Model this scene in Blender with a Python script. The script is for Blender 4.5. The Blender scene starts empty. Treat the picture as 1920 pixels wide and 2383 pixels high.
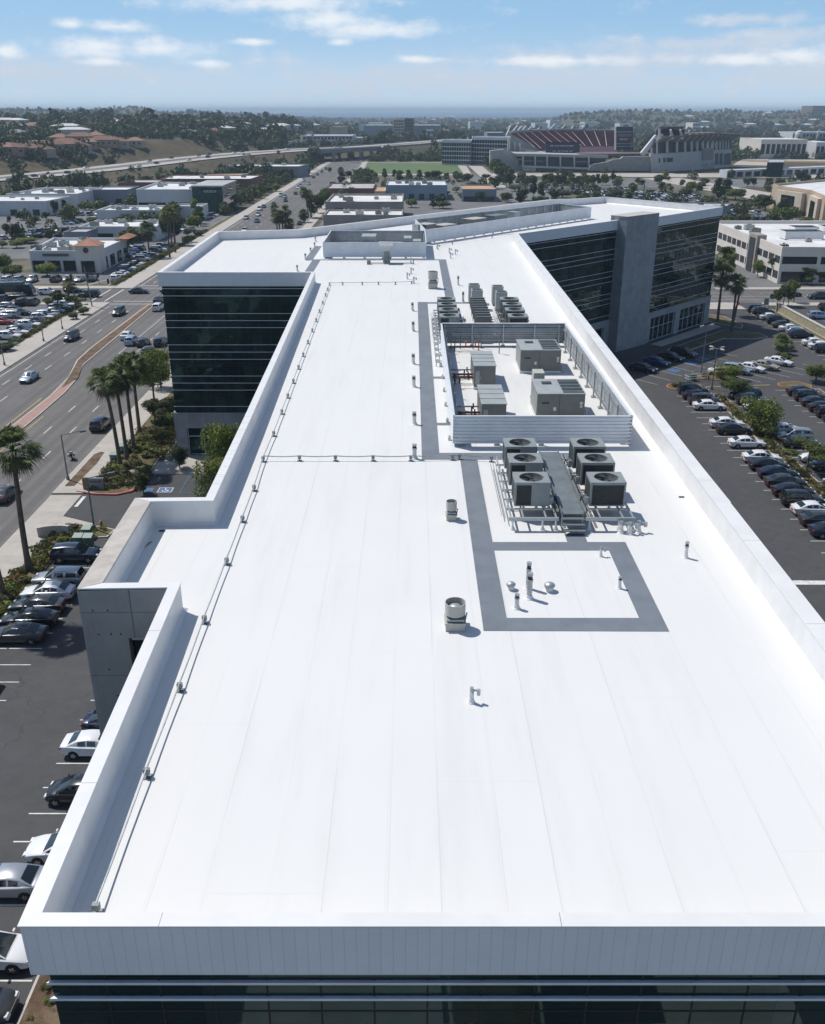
import bpy, bmesh, math, random
import numpy as np
from mathutils import Vector, Matrix
random.seed(7)
SC = bpy.context.scene
COL = SC.collection
rad = math.radians

# ------------------------------------------------------------------ camera, sun, sky, exposure
F_, CX, CY, HC = 2150.0, 960.0, 1191.5, 40.5
TILT = math.atan(934.5 / F_)
SW, SH = 825, 1024
cam = bpy.data.cameras.new("camera")
cam.sensor_fit = 'HORIZONTAL'; cam.sensor_width = 36.0
cam.lens = 36.0 * F_ / 1920.0
cam.clip_start = 0.5; cam.clip_end = 60000.0
camo = bpy.data.objects.new("camera", cam); COL.objects.link(camo)
camo.location = (0, 0, HC); camo.rotation_euler = (math.pi / 2 - TILT, 0, 0)
SC.camera = camo
SUN_EL, SUN_AZ = rad(57.0), math.atan2(-0.82, 0.57)     # azimuth from +Y towards +X
sd = Vector((math.sin(SUN_AZ) * math.cos(SUN_EL), math.cos(SUN_AZ) * math.cos(SUN_EL), math.sin(SUN_EL)))
sun = bpy.data.lights.new("sun", 'SUN'); sun.energy = 3.5; sun.angle = rad(0.53); sun.color = (1.0, 0.955, 0.89)
suno = bpy.data.objects.new("sun", sun); COL.objects.link(suno)
suno.rotation_euler = (-sd).to_track_quat('-Z', 'Y').to_euler(); suno.location = sd * 500
SC.view_settings.view_transform = 'Standard'; SC.view_settings.look = 'None'
SC.view_settings.exposure = 0.21; SC.view_settings.gamma = 1.0
SC.cycles.use_denoising = True
SC.cycles.max_bounces = 6; SC.cycles.diffuse_bounces = 3; SC.cycles.glossy_bounces = 3
SC.cycles.transmission_bounces = 3; SC.cycles.transparent_max_bounces = 6; SC.cycles.volume_bounces = 0
SC.cycles.use_adaptive_sampling = True; SC.cycles.adaptive_threshold = 0.02
SC.cycles.caustics_reflective = False; SC.cycles.caustics_refractive = False
SC.render.use_persistent_data = False

world = bpy.data.worlds.new("World"); SC.world = world; world.use_nodes = True

class NT:
    """small helper for node trees"""
    def __init__(s, t): s.t = t; s.n = t.nodes; s.l = t.links
    def node(s, k, **kw):
        n = s.n.new(k)
        for a, b in kw.items(): setattr(n, a, b)
        return n
    def set(s, sock, v):
        if hasattr(v, 'is_linked') or isinstance(v, bpy.types.NodeSocket): s.l.new(v, sock)
        else: sock.default_value = v
    def m(s, op, a, b=None, c=None, clamp=False):
        n = s.n.new('ShaderNodeMath'); n.operation = op; n.use_clamp = clamp
        s.set(n.inputs[0], a)
        if b is not None: s.set(n.inputs[1], b)
        if c is not None: s.set(n.inputs[2], c)
        return n.outputs[0]
    def mix(s, f, a, b, mode='MIX'):
        n = s.n.new('ShaderNodeMix'); n.data_type = 'RGBA'; n.blend_type = mode; n.clamp_factor = True
        s.set(n.inputs[0], f)
        for i, v in ((6, a), (7, b)):
            if isinstance(v, (tuple, list)): v = (v[0], v[1], v[2], 1)
            s.set(n.inputs[i], v)
        return n.outputs[2]
    def ss(s, x, a, b):
        n = s.n.new('ShaderNodeMapRange'); n.interpolation_type = 'SMOOTHSTEP'
        s.set(n.inputs[0], x); n.inputs[1].default_value = a; n.inputs[2].default_value = b
        return n.outputs[0]
    def noise(s, vec, scale, detail=4, rough=.55, dim='3D'):
        n = s.n.new('ShaderNodeTexNoise'); n.noise_dimensions = dim
        if vec is not None: s.l.new(vec, n.inputs['Vector'])
        n.inputs['Scale'].default_value = scale; n.inputs['Detail'].default_value = detail; n.inputs['Roughness'].default_value = rough
        return n.outputs[0]
    def scaled(s, vec, sc):
        n = s.n.new('ShaderNodeMapping'); s.l.new(vec, n.inputs[0]); n.inputs[3].default_value = sc
        return n.outputs[0]

def view_dir(px, py):
    u, v = (px - CX) / F_, (py - CY) / F_
    d = math.sin(TILT) + v * math.cos(TILT); f = math.cos(TILT) - v * math.sin(TILT)
    return u, f, -d

def build_world():
    w = NT(world.node_tree); w.n.clear()
    out = w.node('ShaderNodeOutputWorld'); bg = w.node('ShaderNodeBackground')
    sky = w.node('ShaderNodeTexSky', sky_type='NISHITA', sun_disc=False, sun_elevation=SUN_EL, sun_rotation=SUN_AZ,
                 altitude=100.0, air_density=1.0, dust_density=0.6, ozone_density=2.5)
    tc = w.node('ShaderNodeTexCoord'); sx = w.node('ShaderNodeSeparateXYZ'); w.l.new(tc.outputs['Generated'], sx.inputs[0])
    X, Y, Z = sx.outputs
    az = w.m('ARCTAN2', X, Y); hor = w.m('SQRT', w.m('ADD', w.m('MULTIPLY', X, X), w.m('MULTIPLY', Y, Y)))
    el = w.m('ARCTAN2', Z, hor)
    cv = w.node('ShaderNodeCombineXYZ'); w.l.new(w.m('MULTIPLY', az, 17.0), cv.inputs[0]); w.l.new(w.m('MULTIPLY', el, 36.0), cv.inputs[1])
    n1 = w.noise(cv.outputs[0], 1.0, 7, .58)
    cv2 = w.node('ShaderNodeCombineXYZ'); w.l.new(w.m('MULTIPLY', az, 55.0), cv2.inputs[0]); w.l.new(w.m('MULTIPLY', el, 100.0), cv2.inputs[1])
    n2 = w.noise(cv2.outputs[0], 1.0, 6, .6)
    nn = w.m('ADD', w.m('MULTIPLY', n1, .6), w.m('MULTIPLY', n2, .4))
    # cumulus patches and grey banks: centre and half size in photo pixels
    def patch(px, py, rx, ry):
        s = 1920 / 1736.; px, py, rx, ry = px * s, py * s, rx * s, ry * s
        x, y, z = view_dir(px, py); a0 = math.atan2(x, y); e0 = math.atan2(z, math.hypot(x, y))
        x, y, z = view_dir(px + rx, py); ra = abs(math.atan2(x, y) - a0)
        x, y, z = view_dir(px, py - ry); re = abs(math.atan2(z, math.hypot(x, y)) - e0)
        dx = w.m('DIVIDE', w.m('SUBTRACT', az, a0), ra); dy = w.m('DIVIDE', w.m('SUBTRACT', el, e0), re)
        d = w.m('SQRT', w.m('ADD', w.m('MULTIPLY', dx, dx), w.m('MULTIPLY', dy, dy)))
        return w.m('SUBTRACT', 1.0, w.m('MULTIPLY', d, .55), clamp=True)
    def grp(lst):
        r = None
        for p in lst:
            q = patch(*p); r = q if r is None else w.m('MAXIMUM', r, q)
        return r
    white = grp([(585, 4, 185, 20), (690, 42, 100, 20), (800, 62, 120, 17), (240, 56, 62, 11), (200, 96, 90, 20), (340, 103, 95, 18), (145, 49, 32, 11), (12, 106, 34, 13), (212, 130, 40, 8), (530, 88, 40, 6), (715, 89, 22, 7), (430, 133, 40, 7), (880, 125, 50, 7), (1560, 126, 90, 11), (1690, 116, 80, 16), (1180, 128, 160, 10)])
    grey = grp([(1590, 40, 110, 13), (1500, 92, 290, 20), (1640, 75, 120, 16), (1350, 130, 480, 30), (1000, 165, 560, 36), (100, 150, 330, 26), (1700, 150, 260, 40)])
    fw = w.ss(w.m('ADD', w.m('MULTIPLY', white, 1.2), w.m('MULTIPLY', w.m('SUBTRACT', nn, .5), 3.0)), .05, 1.35)
    fg = w.ss(w.m('ADD', grey, w.m('MULTIPLY', w.m('SUBTRACT', nn, .5), 3.0)), .12, 1.0)
    base = w.mix(w.ss(el, -.01, .10), (6.1, 7.5, 8.7), (2.7, 5.2, 8.3))       # pale marine layer up into blue
    base = w.mix(w.ss(el, .0, .26), base, sky.outputs[0])
    c = w.mix(w.m('MULTIPLY', fg, .9), base, (5.9, 6.7, 7.8))
    c = w.mix(w.m('MULTIPLY', fw, .88), c, (8.8, 9.1, 9.5))
    w.l.new(c, bg.inputs[0]); bg.inputs[1].default_value = 0.09
    w.l.new(bg.outputs[0], out.inputs[0])
build_world()

# ------------------------------------------------------------------ reading the photo: pixels to points on a level
def P(x, y, z=0.0):
    u, f, d = view_dir(x, y); d = -d; h = HC - z
    return Vector((u / d * h, f / d * h, z))
def VY(x, y, Y):
    u, f, d = view_dir(x, y)
    return Vector((u / f * Y, Y, HC + d / f * Y))
def crop(x0, y0, s):
    def k(a, b, z=0.0): return P(x0 + a / s, y0 + b / s, z)
    k.v = lambda a, b, Y: VY(x0 + a / s, y0 + b / s, Y)
    return k
kD = crop(0, 0, 1736 / 1920); kA = crop(0, 800, 1736 / 600); kB = crop(0, 1200, 1736 / 600); kE = crop(0, 1700, 1736 / 600)
kT = crop(0, 560, 2.7125); kL = crop(0, 220, 2.7125); kM = crop(640, 220, 2.7125); kR = crop(1280, 220, 2.7125)
kQ = crop(1200, 440, 1736 / 720); kS = crop(1400, 800, 1736 / 520); kN = crop(980, 980, 1736 / 580); kU = crop(600, 440, 2.48)
kQm = crop(980, 640, 1736 / 520); kZA = crop(0, 400, 5.425); kZB = crop(0, 600, 5.425); kZC = crop(200, 380, 5.425); kZD = crop(480, 330, 5.106)
kZE = crop(1620, 640, 5.787); kZF = crop(1520, 380, 4.34); kZG = crop(780, 400, 4.34); kZH = crop(1160, 280, 4.822); kZI = crop(1480, 230, 3.945)

# ------------------------------------------------------------------ materials
MATS = {}
def mat(name, col, rough=.6, metal=0.0, var=0.0, scale=1.0, bump=0.0, bscale=None, spec=None, rnd=0.0, coat=0.0, hue=None):
    if name in MATS: return MATS[name]
    m = bpy.data.materials.new(name); m.use_nodes = True; w = NT(m.node_tree)
    b = w.n['Principled BSDF']; b.inputs['Roughness'].default_value = rough; b.inputs['Metallic'].default_value = metal
    if spec is not None: b.inputs['Specular IOR Level'].default_value = spec
    if coat: b.inputs['Coat Weight'].default_value = coat; b.inputs['Coat Roughness'].default_value = .04
    c = (col[0], col[1], col[2], 1)
    b.inputs['Base Color'].default_value = c
    tc = w.node('ShaderNodeTexCoord')
    if var or rnd:
        src = None
        if var:
            n = w.noise(tc.outputs['Object'], scale, 6, .62)
            f = w.ss(n, .3, .7)
            lo = tuple(x * (1 - var) for x in col); hi = tuple(min(1, x * (1 + var)) for x in col)
            if hue: hi = hue
            src = w.mix(f, lo, hi)
        if rnd:
            oi = w.node('ShaderNodeObjectInfo')
            k = w.m('ADD', w.m('MULTIPLY', w.m('SUBTRACT', oi.outputs['Random'], .5), rnd * 2), 1.0)
            cc = w.node('ShaderNodeCombineColor')
            for i in range(3): w.l.new(k, cc.inputs[i])
            src = w.mix(1.0, src if src is not None else c[:3], cc.outputs[0], 'MULTIPLY')
        w.l.new(src, b.inputs['Base Color'])
    if bump:
        n = w.noise(tc.outputs['Object'], bscale or scale * 4, 5, .6)
        bn = w.node('ShaderNodeBump'); bn.inputs['Strength'].default_value = bump; bn.inputs['Distance'].default_value = .05
        w.l.new(n, bn.inputs['Height']); w.l.new(bn.outputs[0], b.inputs['Normal'])
    MATS[name] = m
    return m

def mat_roof():
    m = bpy.data.materials.new("white_membrane"); m.use_nodes = True; w = NT(m.node_tree); b = w.n['Principled BSDF']
    tc = w.node('ShaderNodeTexCoord'); sx = w.node('ShaderNodeSeparateXYZ'); w.l.new(tc.outputs['Object'], sx.inputs[0])
    X, Y, Z = sx.outputs
    wob = w.m('MULTIPLY', w.m('SUBTRACT', w.noise(tc.outputs['Object'], .35, 3), .5), .06)
    Xw = w.m('ADD', X, wob)
    def line(c, per, off, wd):
        f = w.m('FRACT', w.m('DIVIDE', w.m('ADD', c, off), per)); d = w.m('MULTIPLY', w.m('ABSOLUTE', w.m('SUBTRACT', f, .5)), per)
        return w.m('SUBTRACT', 1.0, w.ss(d, wd * .4, wd), clamp=True)
    brk = w.ss(w.noise(w.scaled(tc.outputs['Object'], (1.3, .12, 1)), 1.0, 3), .38, .62)
    l1 = w.m('MULTIPLY', line(Xw, 3.1, 41.0, .035), w.m('ADD', w.m('MULTIPLY', brk, .7), .3))
    l2 = w.m('MULTIPLY', line(Xw, 3.1, 42.4, .03), w.m('ADD', w.m('MULTIPLY', brk, .5), .2))
    row = w.m('FLOOR', w.m('DIVIDE', w.m('ADD', Xw, 42.55), 3.1))
    Ys = w.m('ADD', Y, w.m('MULTIPLY', row, 7.3))
    l4 = w.m('MULTIPLY', line(Xw, 1.55, 41.7, .022), w.m('MULTIPLY', brk, .45)); l3 = w.m('MAXIMUM', l4, w.m('MULTIPLY', line(Ys, 19.0, 3.0, .03), .4))
    L = w.m('MAXIMUM', l1, w.m('MAXIMUM', l2, l3))
    dirt = w.ss(w.noise(w.scaled(tc.outputs['Object'], (.9, .10, 1)), 1.0, 7, .65), .46, .78)
    spots = w.ss(w.noise(tc.outputs['Object'], 1.7, 7, .7), .62, .80)
    blot = w.ss(w.noise(tc.outputs['Object'], .16, 4, .5), .35, .75)
    c = w.mix(w.m('MULTIPLY', dirt, .38), (.70, .702, .69), (.575, .575, .555))
    c = w.mix(w.m('MULTIPLY', blot, .3), c, (.645, .648, .642))
    c = w.mix(w.m('MULTIPLY', spots, .2), c, (.60, .58, .52))
    c = w.mix(w.m('MULTIPLY', L, .42), c, (.50, .50, .48))
    w.l.new(c, b.inputs['Base Color']); b.inputs['Roughness'].default_value = .55; b.inputs['Specular IOR Level'].default_value = .3
    bn = w.node('ShaderNodeBump'); bn.inputs['Strength'].default_value = .25; bn.inputs['Distance'].default_value = .02
    w.l.new(w.m('ADD', w.m('MULTIPLY', w.noise(tc.outputs['Object'], .5, 3), 1.0), w.m('MULTIPLY', L, .3)), bn.inputs['Height']); w.l.new(bn.outputs[0], b.inputs['Normal'])
    return m

def mat_panels(name, col, ax, per, wd, rough=.5, zper=0, zoff=0, dark=.45, var=.05, streak=0, diag=False, zwd=.02, metal=0.0):
    """wall panels with thin recessed joints every PER metres along the wall (and ZPER up it)"""
    m = bpy.data.materials.new(name); m.use_nodes = True; w = NT(m.node_tree); b = w.n['Principled BSDF']
    tc = w.node('ShaderNodeTexCoord'); sx = w.node('ShaderNodeSeparateXYZ'); w.l.new(tc.outputs['Object'], sx.inputs[0])
    if diag: A = w.m('MULTIPLY', w.m('ADD', sx.outputs[0], sx.outputs[1]), .7071)
    else: A = sx.outputs[ax]
    def line(c, p, off, wdd):
        f = w.m('FRACT', w.m('DIVIDE', w.m('ADD', c, off), p)); d = w.m('MULTIPLY', w.m('ABSOLUTE', w.m('SUBTRACT', f, .5)), p)
        return w.m('SUBTRACT', 1.0, w.ss(d, wdd * .45, wdd), clamp=True)
    L = line(A, per, 50, wd)
    if zper: L = w.m('MAXIMUM', L, line(sx.outputs[2], zper, zoff, zwd))
    cellv = w.node('ShaderNodeCombineXYZ'); w.l.new(w.m('FLOOR', w.m('ADD', w.m('DIVIDE', w.m('ADD', A, 50), per), .5)), cellv.inputs[0])
    if zper: w.l.new(w.m('FLOOR', w.m('ADD', w.m('DIVIDE', w.m('ADD', sx.outputs[2], zoff), zper), .5)), cellv.inputs[1])
    wn = w.node('ShaderNodeTexWhiteNoise'); wn.noise_dimensions = '2D'; w.l.new(cellv.outputs[0], wn.inputs[0])
    n = w.ss(w.noise(tc.outputs['Object'], .9, 7, .65), .3, .7)
    f = w.m('ADD', w.m('MULTIPLY', n, .6), w.m('MULTIPLY', wn.outputs[0], .4))
    c = w.mix(f, tuple(x * (1 - var) for x in col), tuple(min(1, x * (1 + var)) for x in col))
    if streak:
        s = w.ss(w.noise(w.scaled(tc.outputs['Object'], (2.5, 2.5, .16)), 1.0, 5, .6), .5, .8)
        c = w.mix(w.m('MULTIPLY', s, streak), c, tuple(x * .55 for x in col))
    c = w.mix(w.m('MULTIPLY', L, dark), c, tuple(x * .25 for x in col))
    w.l.new(c, b.inputs['Base Color']); b.inputs['Roughness'].default_value = rough; b.inputs['Metallic'].default_value = metal
    bn = w.node('ShaderNodeBump'); bn.inputs['Strength'].default_value = .3; bn.inputs['Distance'].default_value = .02
    w.l.new(w.m('SUBTRACT', w.m('MULTIPLY', w.noise(tc.outputs['Object'], 3.0, 5), .4), L), bn.inputs['Height']); w.l.new(bn.outputs[0], b.inputs['Normal'])
    return m

def mat_asphalt(name, col, tracks=0.0, patch=.25):
    m = bpy.data.materials.new(name); m.use_nodes = True; w = NT(m.node_tree); b = w.n['Principled BSDF']
    tc = w.node('ShaderNodeTexCoord'); o = tc.outputs['Object']; sx = w.node('ShaderNodeSeparateXYZ'); w.l.new(o, sx.inputs[0])
    n1 = w.ss(w.noise(o, .06, 6, .6), .32, .68); n2 = w.ss(w.noise(o, .9, 7, .7), .3, .7)
    f = w.m('ADD', w.m('MULTIPLY', n1, .55), w.m('MULTIPLY', n2, .45))
    c = w.mix(f, tuple(x * (1 - patch) for x in col), tuple(x * (1 + patch) for x in col))
    if tracks:
        t = w.m('ABSOLUTE', w.m('SUBTRACT', w.m('FRACT', w.m('DIVIDE', w.m('ADD', sx.outputs[0], 100.35), 1.75)), .5))
        t = w.m('MULTIPLY', w.ss(t, .05, .34), w.ss(w.noise(w.scaled(o, (.5, .02, 1)), 1.0, 4), .3, .6))
        c = w.mix(w.m('MULTIPLY', t, tracks), c, tuple(x * .62 for x in col))
    st = w.ss(w.noise(o, .33, 6, .75), .64, .75)
    c = w.mix(w.m('MULTIPLY', st, .5), c, tuple(x * .5 for x in col))
    # sealed cracks
    vo = w.node('ShaderNodeTexVoronoi'); vo.feature = 'DISTANCE_TO_EDGE'; vo.inputs['Scale'].default_value = .09
    wv = w.node('ShaderNodeVectorMath', operation='ADD'); w.l.new(o, wv.inputs[0])
    nz = w.node('ShaderNodeTexNoise'); w.l.new(o, nz.inputs['Vector']); nz.inputs['Scale'].default_value = .25; nz.inputs['Detail'].default_value = 4
    sc = w.node('ShaderNodeVectorMath', operation='SCALE'); w.l.new(nz.outputs[1], sc.inputs[0]); sc.inputs['Scale'].default_value = 6.0
    w.l.new(sc.outputs[0], wv.inputs[1]); w.l.new(wv.outputs[0], vo.inputs['Vector'])
    cr = w.m('SUBTRACT', 1.0, w.ss(vo.outputs['Distance'], .002, .006), clamp=True)
    c = w.mix(w.m('MULTIPLY', w.m('MULTIPLY', cr, w.ss(n1, .4, .8)), .45), c, tuple(x * .4 for x in col))
    w.l.new(c, b.inputs['Base Color']); b.inputs['Roughness'].default_value = .85; b.inputs['Specular IOR Level'].default_value = .3
    bn = w.node('ShaderNodeBump'); bn.inputs['Strength'].default_value = .4; bn.inputs['Distance'].default_value = .01
    w.l.new(w.noise(o, 14.0, 4, .7), bn.inputs['Height']); w.l.new(bn.outputs[0], b.inputs['Normal'])
    return m

def mat_patchy(name, cols, scale=.2, rough=.9, detail=7, bump=.5, bscale=3.0, sharp=(.35, .65)):
    """three colours mixed by two noises: earth, scrub, lawn"""
    m = bpy.data.materials.new(name); m.use_nodes = True; w = NT(m.node_tree); b = w.n['Principled BSDF']
    o = w.node('ShaderNodeTexCoord').outputs['Object']
    c = w.mix(w.ss(w.noise(o, scale, detail, .65), *sharp), cols[0], cols[1])
    c = w.mix(w.ss(w.noise(o, scale * 4.3, detail, .7), .45, .72), c, cols[2])
    w.l.new(c, b.inputs['Base Color']); b.inputs['Roughness'].default_value = rough; b.inputs['Specular IOR Level'].default_value = .2
    bn = w.node('ShaderNodeBump'); bn.inputs['Strength'].default_value = bump; bn.inputs['Distance'].default_value = .2
    w.l.new(w.noise(o, bscale, 6, .7), bn.inputs['Height']); w.l.new(bn.outputs[0], b.inputs['Normal'])
    return m

def mat_leaf(name, c0, c1, c2, dry=None):
    m = bpy.data.materials.new(name); m.use_nodes = True; w = NT(m.node_tree); b = w.n['Principled BSDF']
    o = w.node('ShaderNodeTexCoord').outputs['Object']; oi = w.node('ShaderNodeObjectInfo')
    c = w.mix(w.ss(w.noise(o, .55, 3, .6), .35, .65), c0, c1)
    c = w.mix(w.ss(w.noise(o, 4.0, 4, .7), .42, .66), c, c2)
    k = w.m('ADD', w.m('MULTIPLY', oi.outputs['Random'], .8), 1.15); cc = w.node('ShaderNodeCombineColor')
    for i, q in enumerate((1.04, 1.0, .92)): w.l.new(w.m('MULTIPLY', k, q), cc.inputs[i])
    c = w.mix(1.0, c, cc.outputs[0], 'MULTIPLY')
    w.l.new(c, b.inputs['Base Color']); b.inputs['Roughness'].default_value = .6; b.inputs['Specular IOR Level'].default_value = .3
    tr = w.node('ShaderNodeBsdfTranslucent'); w.l.new(c, tr.inputs[0]); ms = w.node('ShaderNodeMixShader'); ms.inputs[0].default_value = .28
    w.l.new(b.outputs[0], ms.inputs[1]); w.l.new(tr.outputs[0], ms.inputs[2]); w.l.new(ms.outputs[0], w.n['Material Output'].inputs[0])
    return m

M_ROOF = mat_roof()
M_WHITE = mat("white_coated_metal", (.71, .708, .70), .45, var=.04, scale=.6, bump=.05, bscale=1.2)
M_PARA = mat("white_parapet_membrane", (.72, .72, .712), .5, var=.06, scale=.7, bump=.25, bscale=.9)
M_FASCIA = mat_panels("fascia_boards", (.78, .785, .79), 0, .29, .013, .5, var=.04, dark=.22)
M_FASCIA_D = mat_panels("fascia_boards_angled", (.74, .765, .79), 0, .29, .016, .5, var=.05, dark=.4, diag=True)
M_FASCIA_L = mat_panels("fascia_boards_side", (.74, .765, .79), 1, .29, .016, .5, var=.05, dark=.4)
M_GLASS = mat("dark_teal_glass", (.003, .014, .016), .03, spec=.5, bump=.012, bscale=.35)
M_GLASS.node_tree.nodes["Principled BSDF"].inputs["Specular Tint"].default_value = (.42, .84, .84, 1)
def glass_panes():
    w = NT(M_GLASS.node_tree); b = w.n['Principled BSDF']; g = w.node('ShaderNodeNewGeometry'); sx = w.node('ShaderNodeSeparateXYZ'); w.l.new(g.outputs['Position'], sx.inputs[0])
    cv = w.node('ShaderNodeCombineXYZ'); w.l.new(w.m('FLOOR', w.m('DIVIDE', sx.outputs[0], 1.3)), cv.inputs[0]); w.l.new(w.m('FLOOR', w.m('DIVIDE', sx.outputs[2], 1.93)), cv.inputs[1])
    wn = w.node('ShaderNodeTexWhiteNoise'); wn.noise_dimensions = '2D'; w.l.new(cv.outputs[0], wn.inputs[0])
    vs = w.node('ShaderNodeVectorMath', operation='SUBTRACT'); w.l.new(wn.outputs[1], vs.inputs[0]); vs.inputs[1].default_value = (.5, .5, .5)
    sc = w.node('ShaderNodeVectorMath', operation='SCALE'); w.l.new(vs.outputs[0], sc.inputs[0]); sc.inputs['Scale'].default_value = .035
    bn = b.inputs['Normal'].links[0].from_socket; ad = w.node('ShaderNodeVectorMath', operation='ADD'); w.l.new(bn, ad.inputs[0]); w.l.new(sc.outputs[0], ad.inputs[1])
    nm = w.node('ShaderNodeVectorMath', operation='NORMALIZE'); w.l.new(ad.outputs[0], nm.inputs[0]); w.l.new(nm.outputs[0], b.inputs['Normal'])
    w.l.new(w.mix(w.ss(wn.outputs[0], .45, 1.0), (.003, .013, .015), (.018, .034, .036)), b.inputs['Base Color'])
glass_panes()
M_MULL = mat("black_mullion", (.006, .009, .011), .6)
M_FIN = mat("grey_aluminium_fin", (.70, .74, .78), .5, metal=.1, var=.06, scale=1.0)
M_CONC = mat_panels("cast_concrete", (.33, .33, .32), 0, 3.1, .03, .8, zper=3.0, zoff=.6, var=.14, streak=.4, dark=.7)
M_STONE = mat_panels("grey_stone_cladding", (.31, .32, .325), 0, 1.55, .03, .7, zper=2.35, zoff=.4, var=.2, streak=.3, diag=True, dark=.5)
M_PAD = mat("grey_walkway_rubber", (.155, .178, .208), .8, var=.10, scale=.8, bump=.3, bscale=6)
M_GALV = mat("galvanised_steel", (.42, .45, .46), .45, metal=.5, var=.12, scale=2.5, bump=.1)
M_GALVD = mat("dull_grey_steel", (.20, .23, .24), .5, metal=.4, var=.15, scale=1.5)
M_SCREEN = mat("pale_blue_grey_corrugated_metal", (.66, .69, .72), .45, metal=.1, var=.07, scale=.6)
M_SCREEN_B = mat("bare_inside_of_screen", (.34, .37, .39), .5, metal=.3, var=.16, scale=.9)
M_UNIT = mat("grey_green_unit_paint", (.165, .175, .16), .5, var=.08, scale=1.2)
M_UNITL = mat("light_grey_unit_paint", (.33, .355, .35), .5, var=.08, scale=1.2)
M_COND = mat("condenser_grey_green", (.25, .275, .27), .5, var=.12, scale=1.5)
M_BEIGE = mat("beige_unit_paint", (.45, .445, .40), .5, var=.06, scale=1.2)
M_DARKGR = mat("dark_coil_grille", (.035, .04, .04), .6, var=.2, scale=9)
M_BLACK = mat("black_rubber", (.012, .012, .013), .75)
M_BROWN = mat("brown_pipe_lagging", (.07, .035, .03), .6, var=.3, scale=4)
M_ORANGE = mat("rust_orange_valve", (.32, .07, .02), .6)
M_PVC = mat("white_vent_pipe", (.70, .70, .68), .5, var=.08, scale=5)
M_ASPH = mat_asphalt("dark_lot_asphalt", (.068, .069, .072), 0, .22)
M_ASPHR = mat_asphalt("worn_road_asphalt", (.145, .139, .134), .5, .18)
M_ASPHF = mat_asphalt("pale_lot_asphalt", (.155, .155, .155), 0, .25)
M_CONCP = mat_panels("pavement_concrete", (.42, .39, .35), 1, 1.6, .03, .85, var=.12, dark=.35)
M_KERB = mat("kerb_concrete", (.46, .43, .39), .85, var=.12, scale=1.5)
M_REDK = mat("red_painted_kerb", (.33, .045, .05), .7, var=.2, scale=2)
M_LINE = mat("white_road_paint", (.62, .62, .60), .7, var=.15, scale=1.8)
M_YLINE = mat("yellow_road_paint", (.55, .36, .08), .7, var=.15, scale=1.8)
M_BLUEP = mat("blue_road_paint", (.05, .13, .27), .7, var=.15, scale=2)
M_BRICK = mat("pink_brick_paving", (.35, .22, .18), .85, var=.14, scale=2.2, bump=.3)
M_MULCH = mat_patchy("brown_mulch", ((.115, .075, .048), (.20, .145, .095), (.07, .052, .035)), .5, bscale=9)
M_COVER = mat_patchy("low_ground_cover", ((.095, .095, .040), (.19, .15, .085), (.050, .060, .024)), .35, bscale=5)
M_LAWN = mat_patchy("lawn", ((.09, .13, .035), (.12, .15, .045), (.17, .15, .07)), .25, bscale=4)
M_SOIL = mat_patchy("dry_slope", ((.12, .092, .055), (.07, .064, .036), (.030, .036, .018)), .045, bscale=1.2)
M_GROUND = mat_patchy("valley_ground", ((.075, .080, .050), (.17, .15, .11), (.035, .045, .026)), .012, bscale=.3)
M_SPORT = mat("sports_turf", (.085, .135, .040), .9, var=.10, scale=.03)
M_PLAZA = mat("pale_plaza_paving", (.42, .38, .34), .85, var=.10, scale=.08)
M_LEAF = [mat_leaf("broad_leaf_green", (.075, .105, .026), (.125, .16, .042), (.034, .052, .015)),
          mat_leaf("dull_leaf_green", (.048, .066, .024), (.080, .095, .038), (.026, .037, .015)),
          mat_leaf("dark_leaf_green", (.030, .048, .020), (.052, .072, .030), (.017, .029, .013)),
          mat_leaf("yellow_leaf_green", (.11, .15, .030), (.16, .19, .045), (.055, .078, .018))]
M_PALM = mat_leaf("palm_leaf", (.070, .100, .032), (.12, .145, .055), (.034, .050, .018))
M_SKIRT = mat("dead_palm_leaf", (.15, .105, .06), .85, var=.3, scale=3)
M_BARK = mat("grey_bark", (.11, .088, .068), .9, var=.25, scale=3, bump=.5)
M_PBARK = mat("palm_bark", (.13, .105, .082), .9, var=.3, scale=2.2, bump=.6, bscale=9)
M_SHRUB = mat_leaf("shrub_leaf", (.080, .090, .030), (.15, .13, .055), (.040, .050, .018))
M_FARG = mat_patchy("far_valley_scrub", ((.085, .088, .052), (.058, .068, .038), (.17, .13, .09)), .006, bscale=.1)
M_FAR = mat_leaf("distant_tree_green", (.046, .060, .030), (.068, .082, .040), (.027, .038, .020))
M_CARGL = mat("car_glass", (.010, .016, .018), .05, spec=.8)
M_TYRE = mat("tyre", (.015, .015, .016), .8)
M_RIM = mat("alloy_rim", (.42, .42, .43), .3, metal=.8)
M_HEAD = mat("headlamp", (.72, .74, .76), .1, spec=.8)
M_TAIL = mat("tail_lamp", (.30, .012, .012), .2)
M_TRIM = mat("black_car_trim", (.018, .018, .02), .5)
PAINT = {}
for n_, c_, me_, r_ in (("white", (.74, .75, .76), 0, .3), ("black", (.008, .009, .011), .1, .25), ("navy", (.012, .022, .050), .3, .25),
                       ("silver", (.42, .44, .46), .6, .3), ("dark grey", (.050, .055, .062), .4, .3), ("blue", (.03, .09, .22), .3, .25),
                       ("dark teal", (.012, .035, .040), .3, .25), ("red", (.30, .015, .015), .1, .25), ("pale blue", (.34, .42, .52), .4, .3), ("beige", (.38, .34, .27), .2, .35)):
    PAINT[n_] = mat("car_paint_" + n_.replace(' ', '_'), c_, r_, metal=me_, coat=.7)

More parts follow.
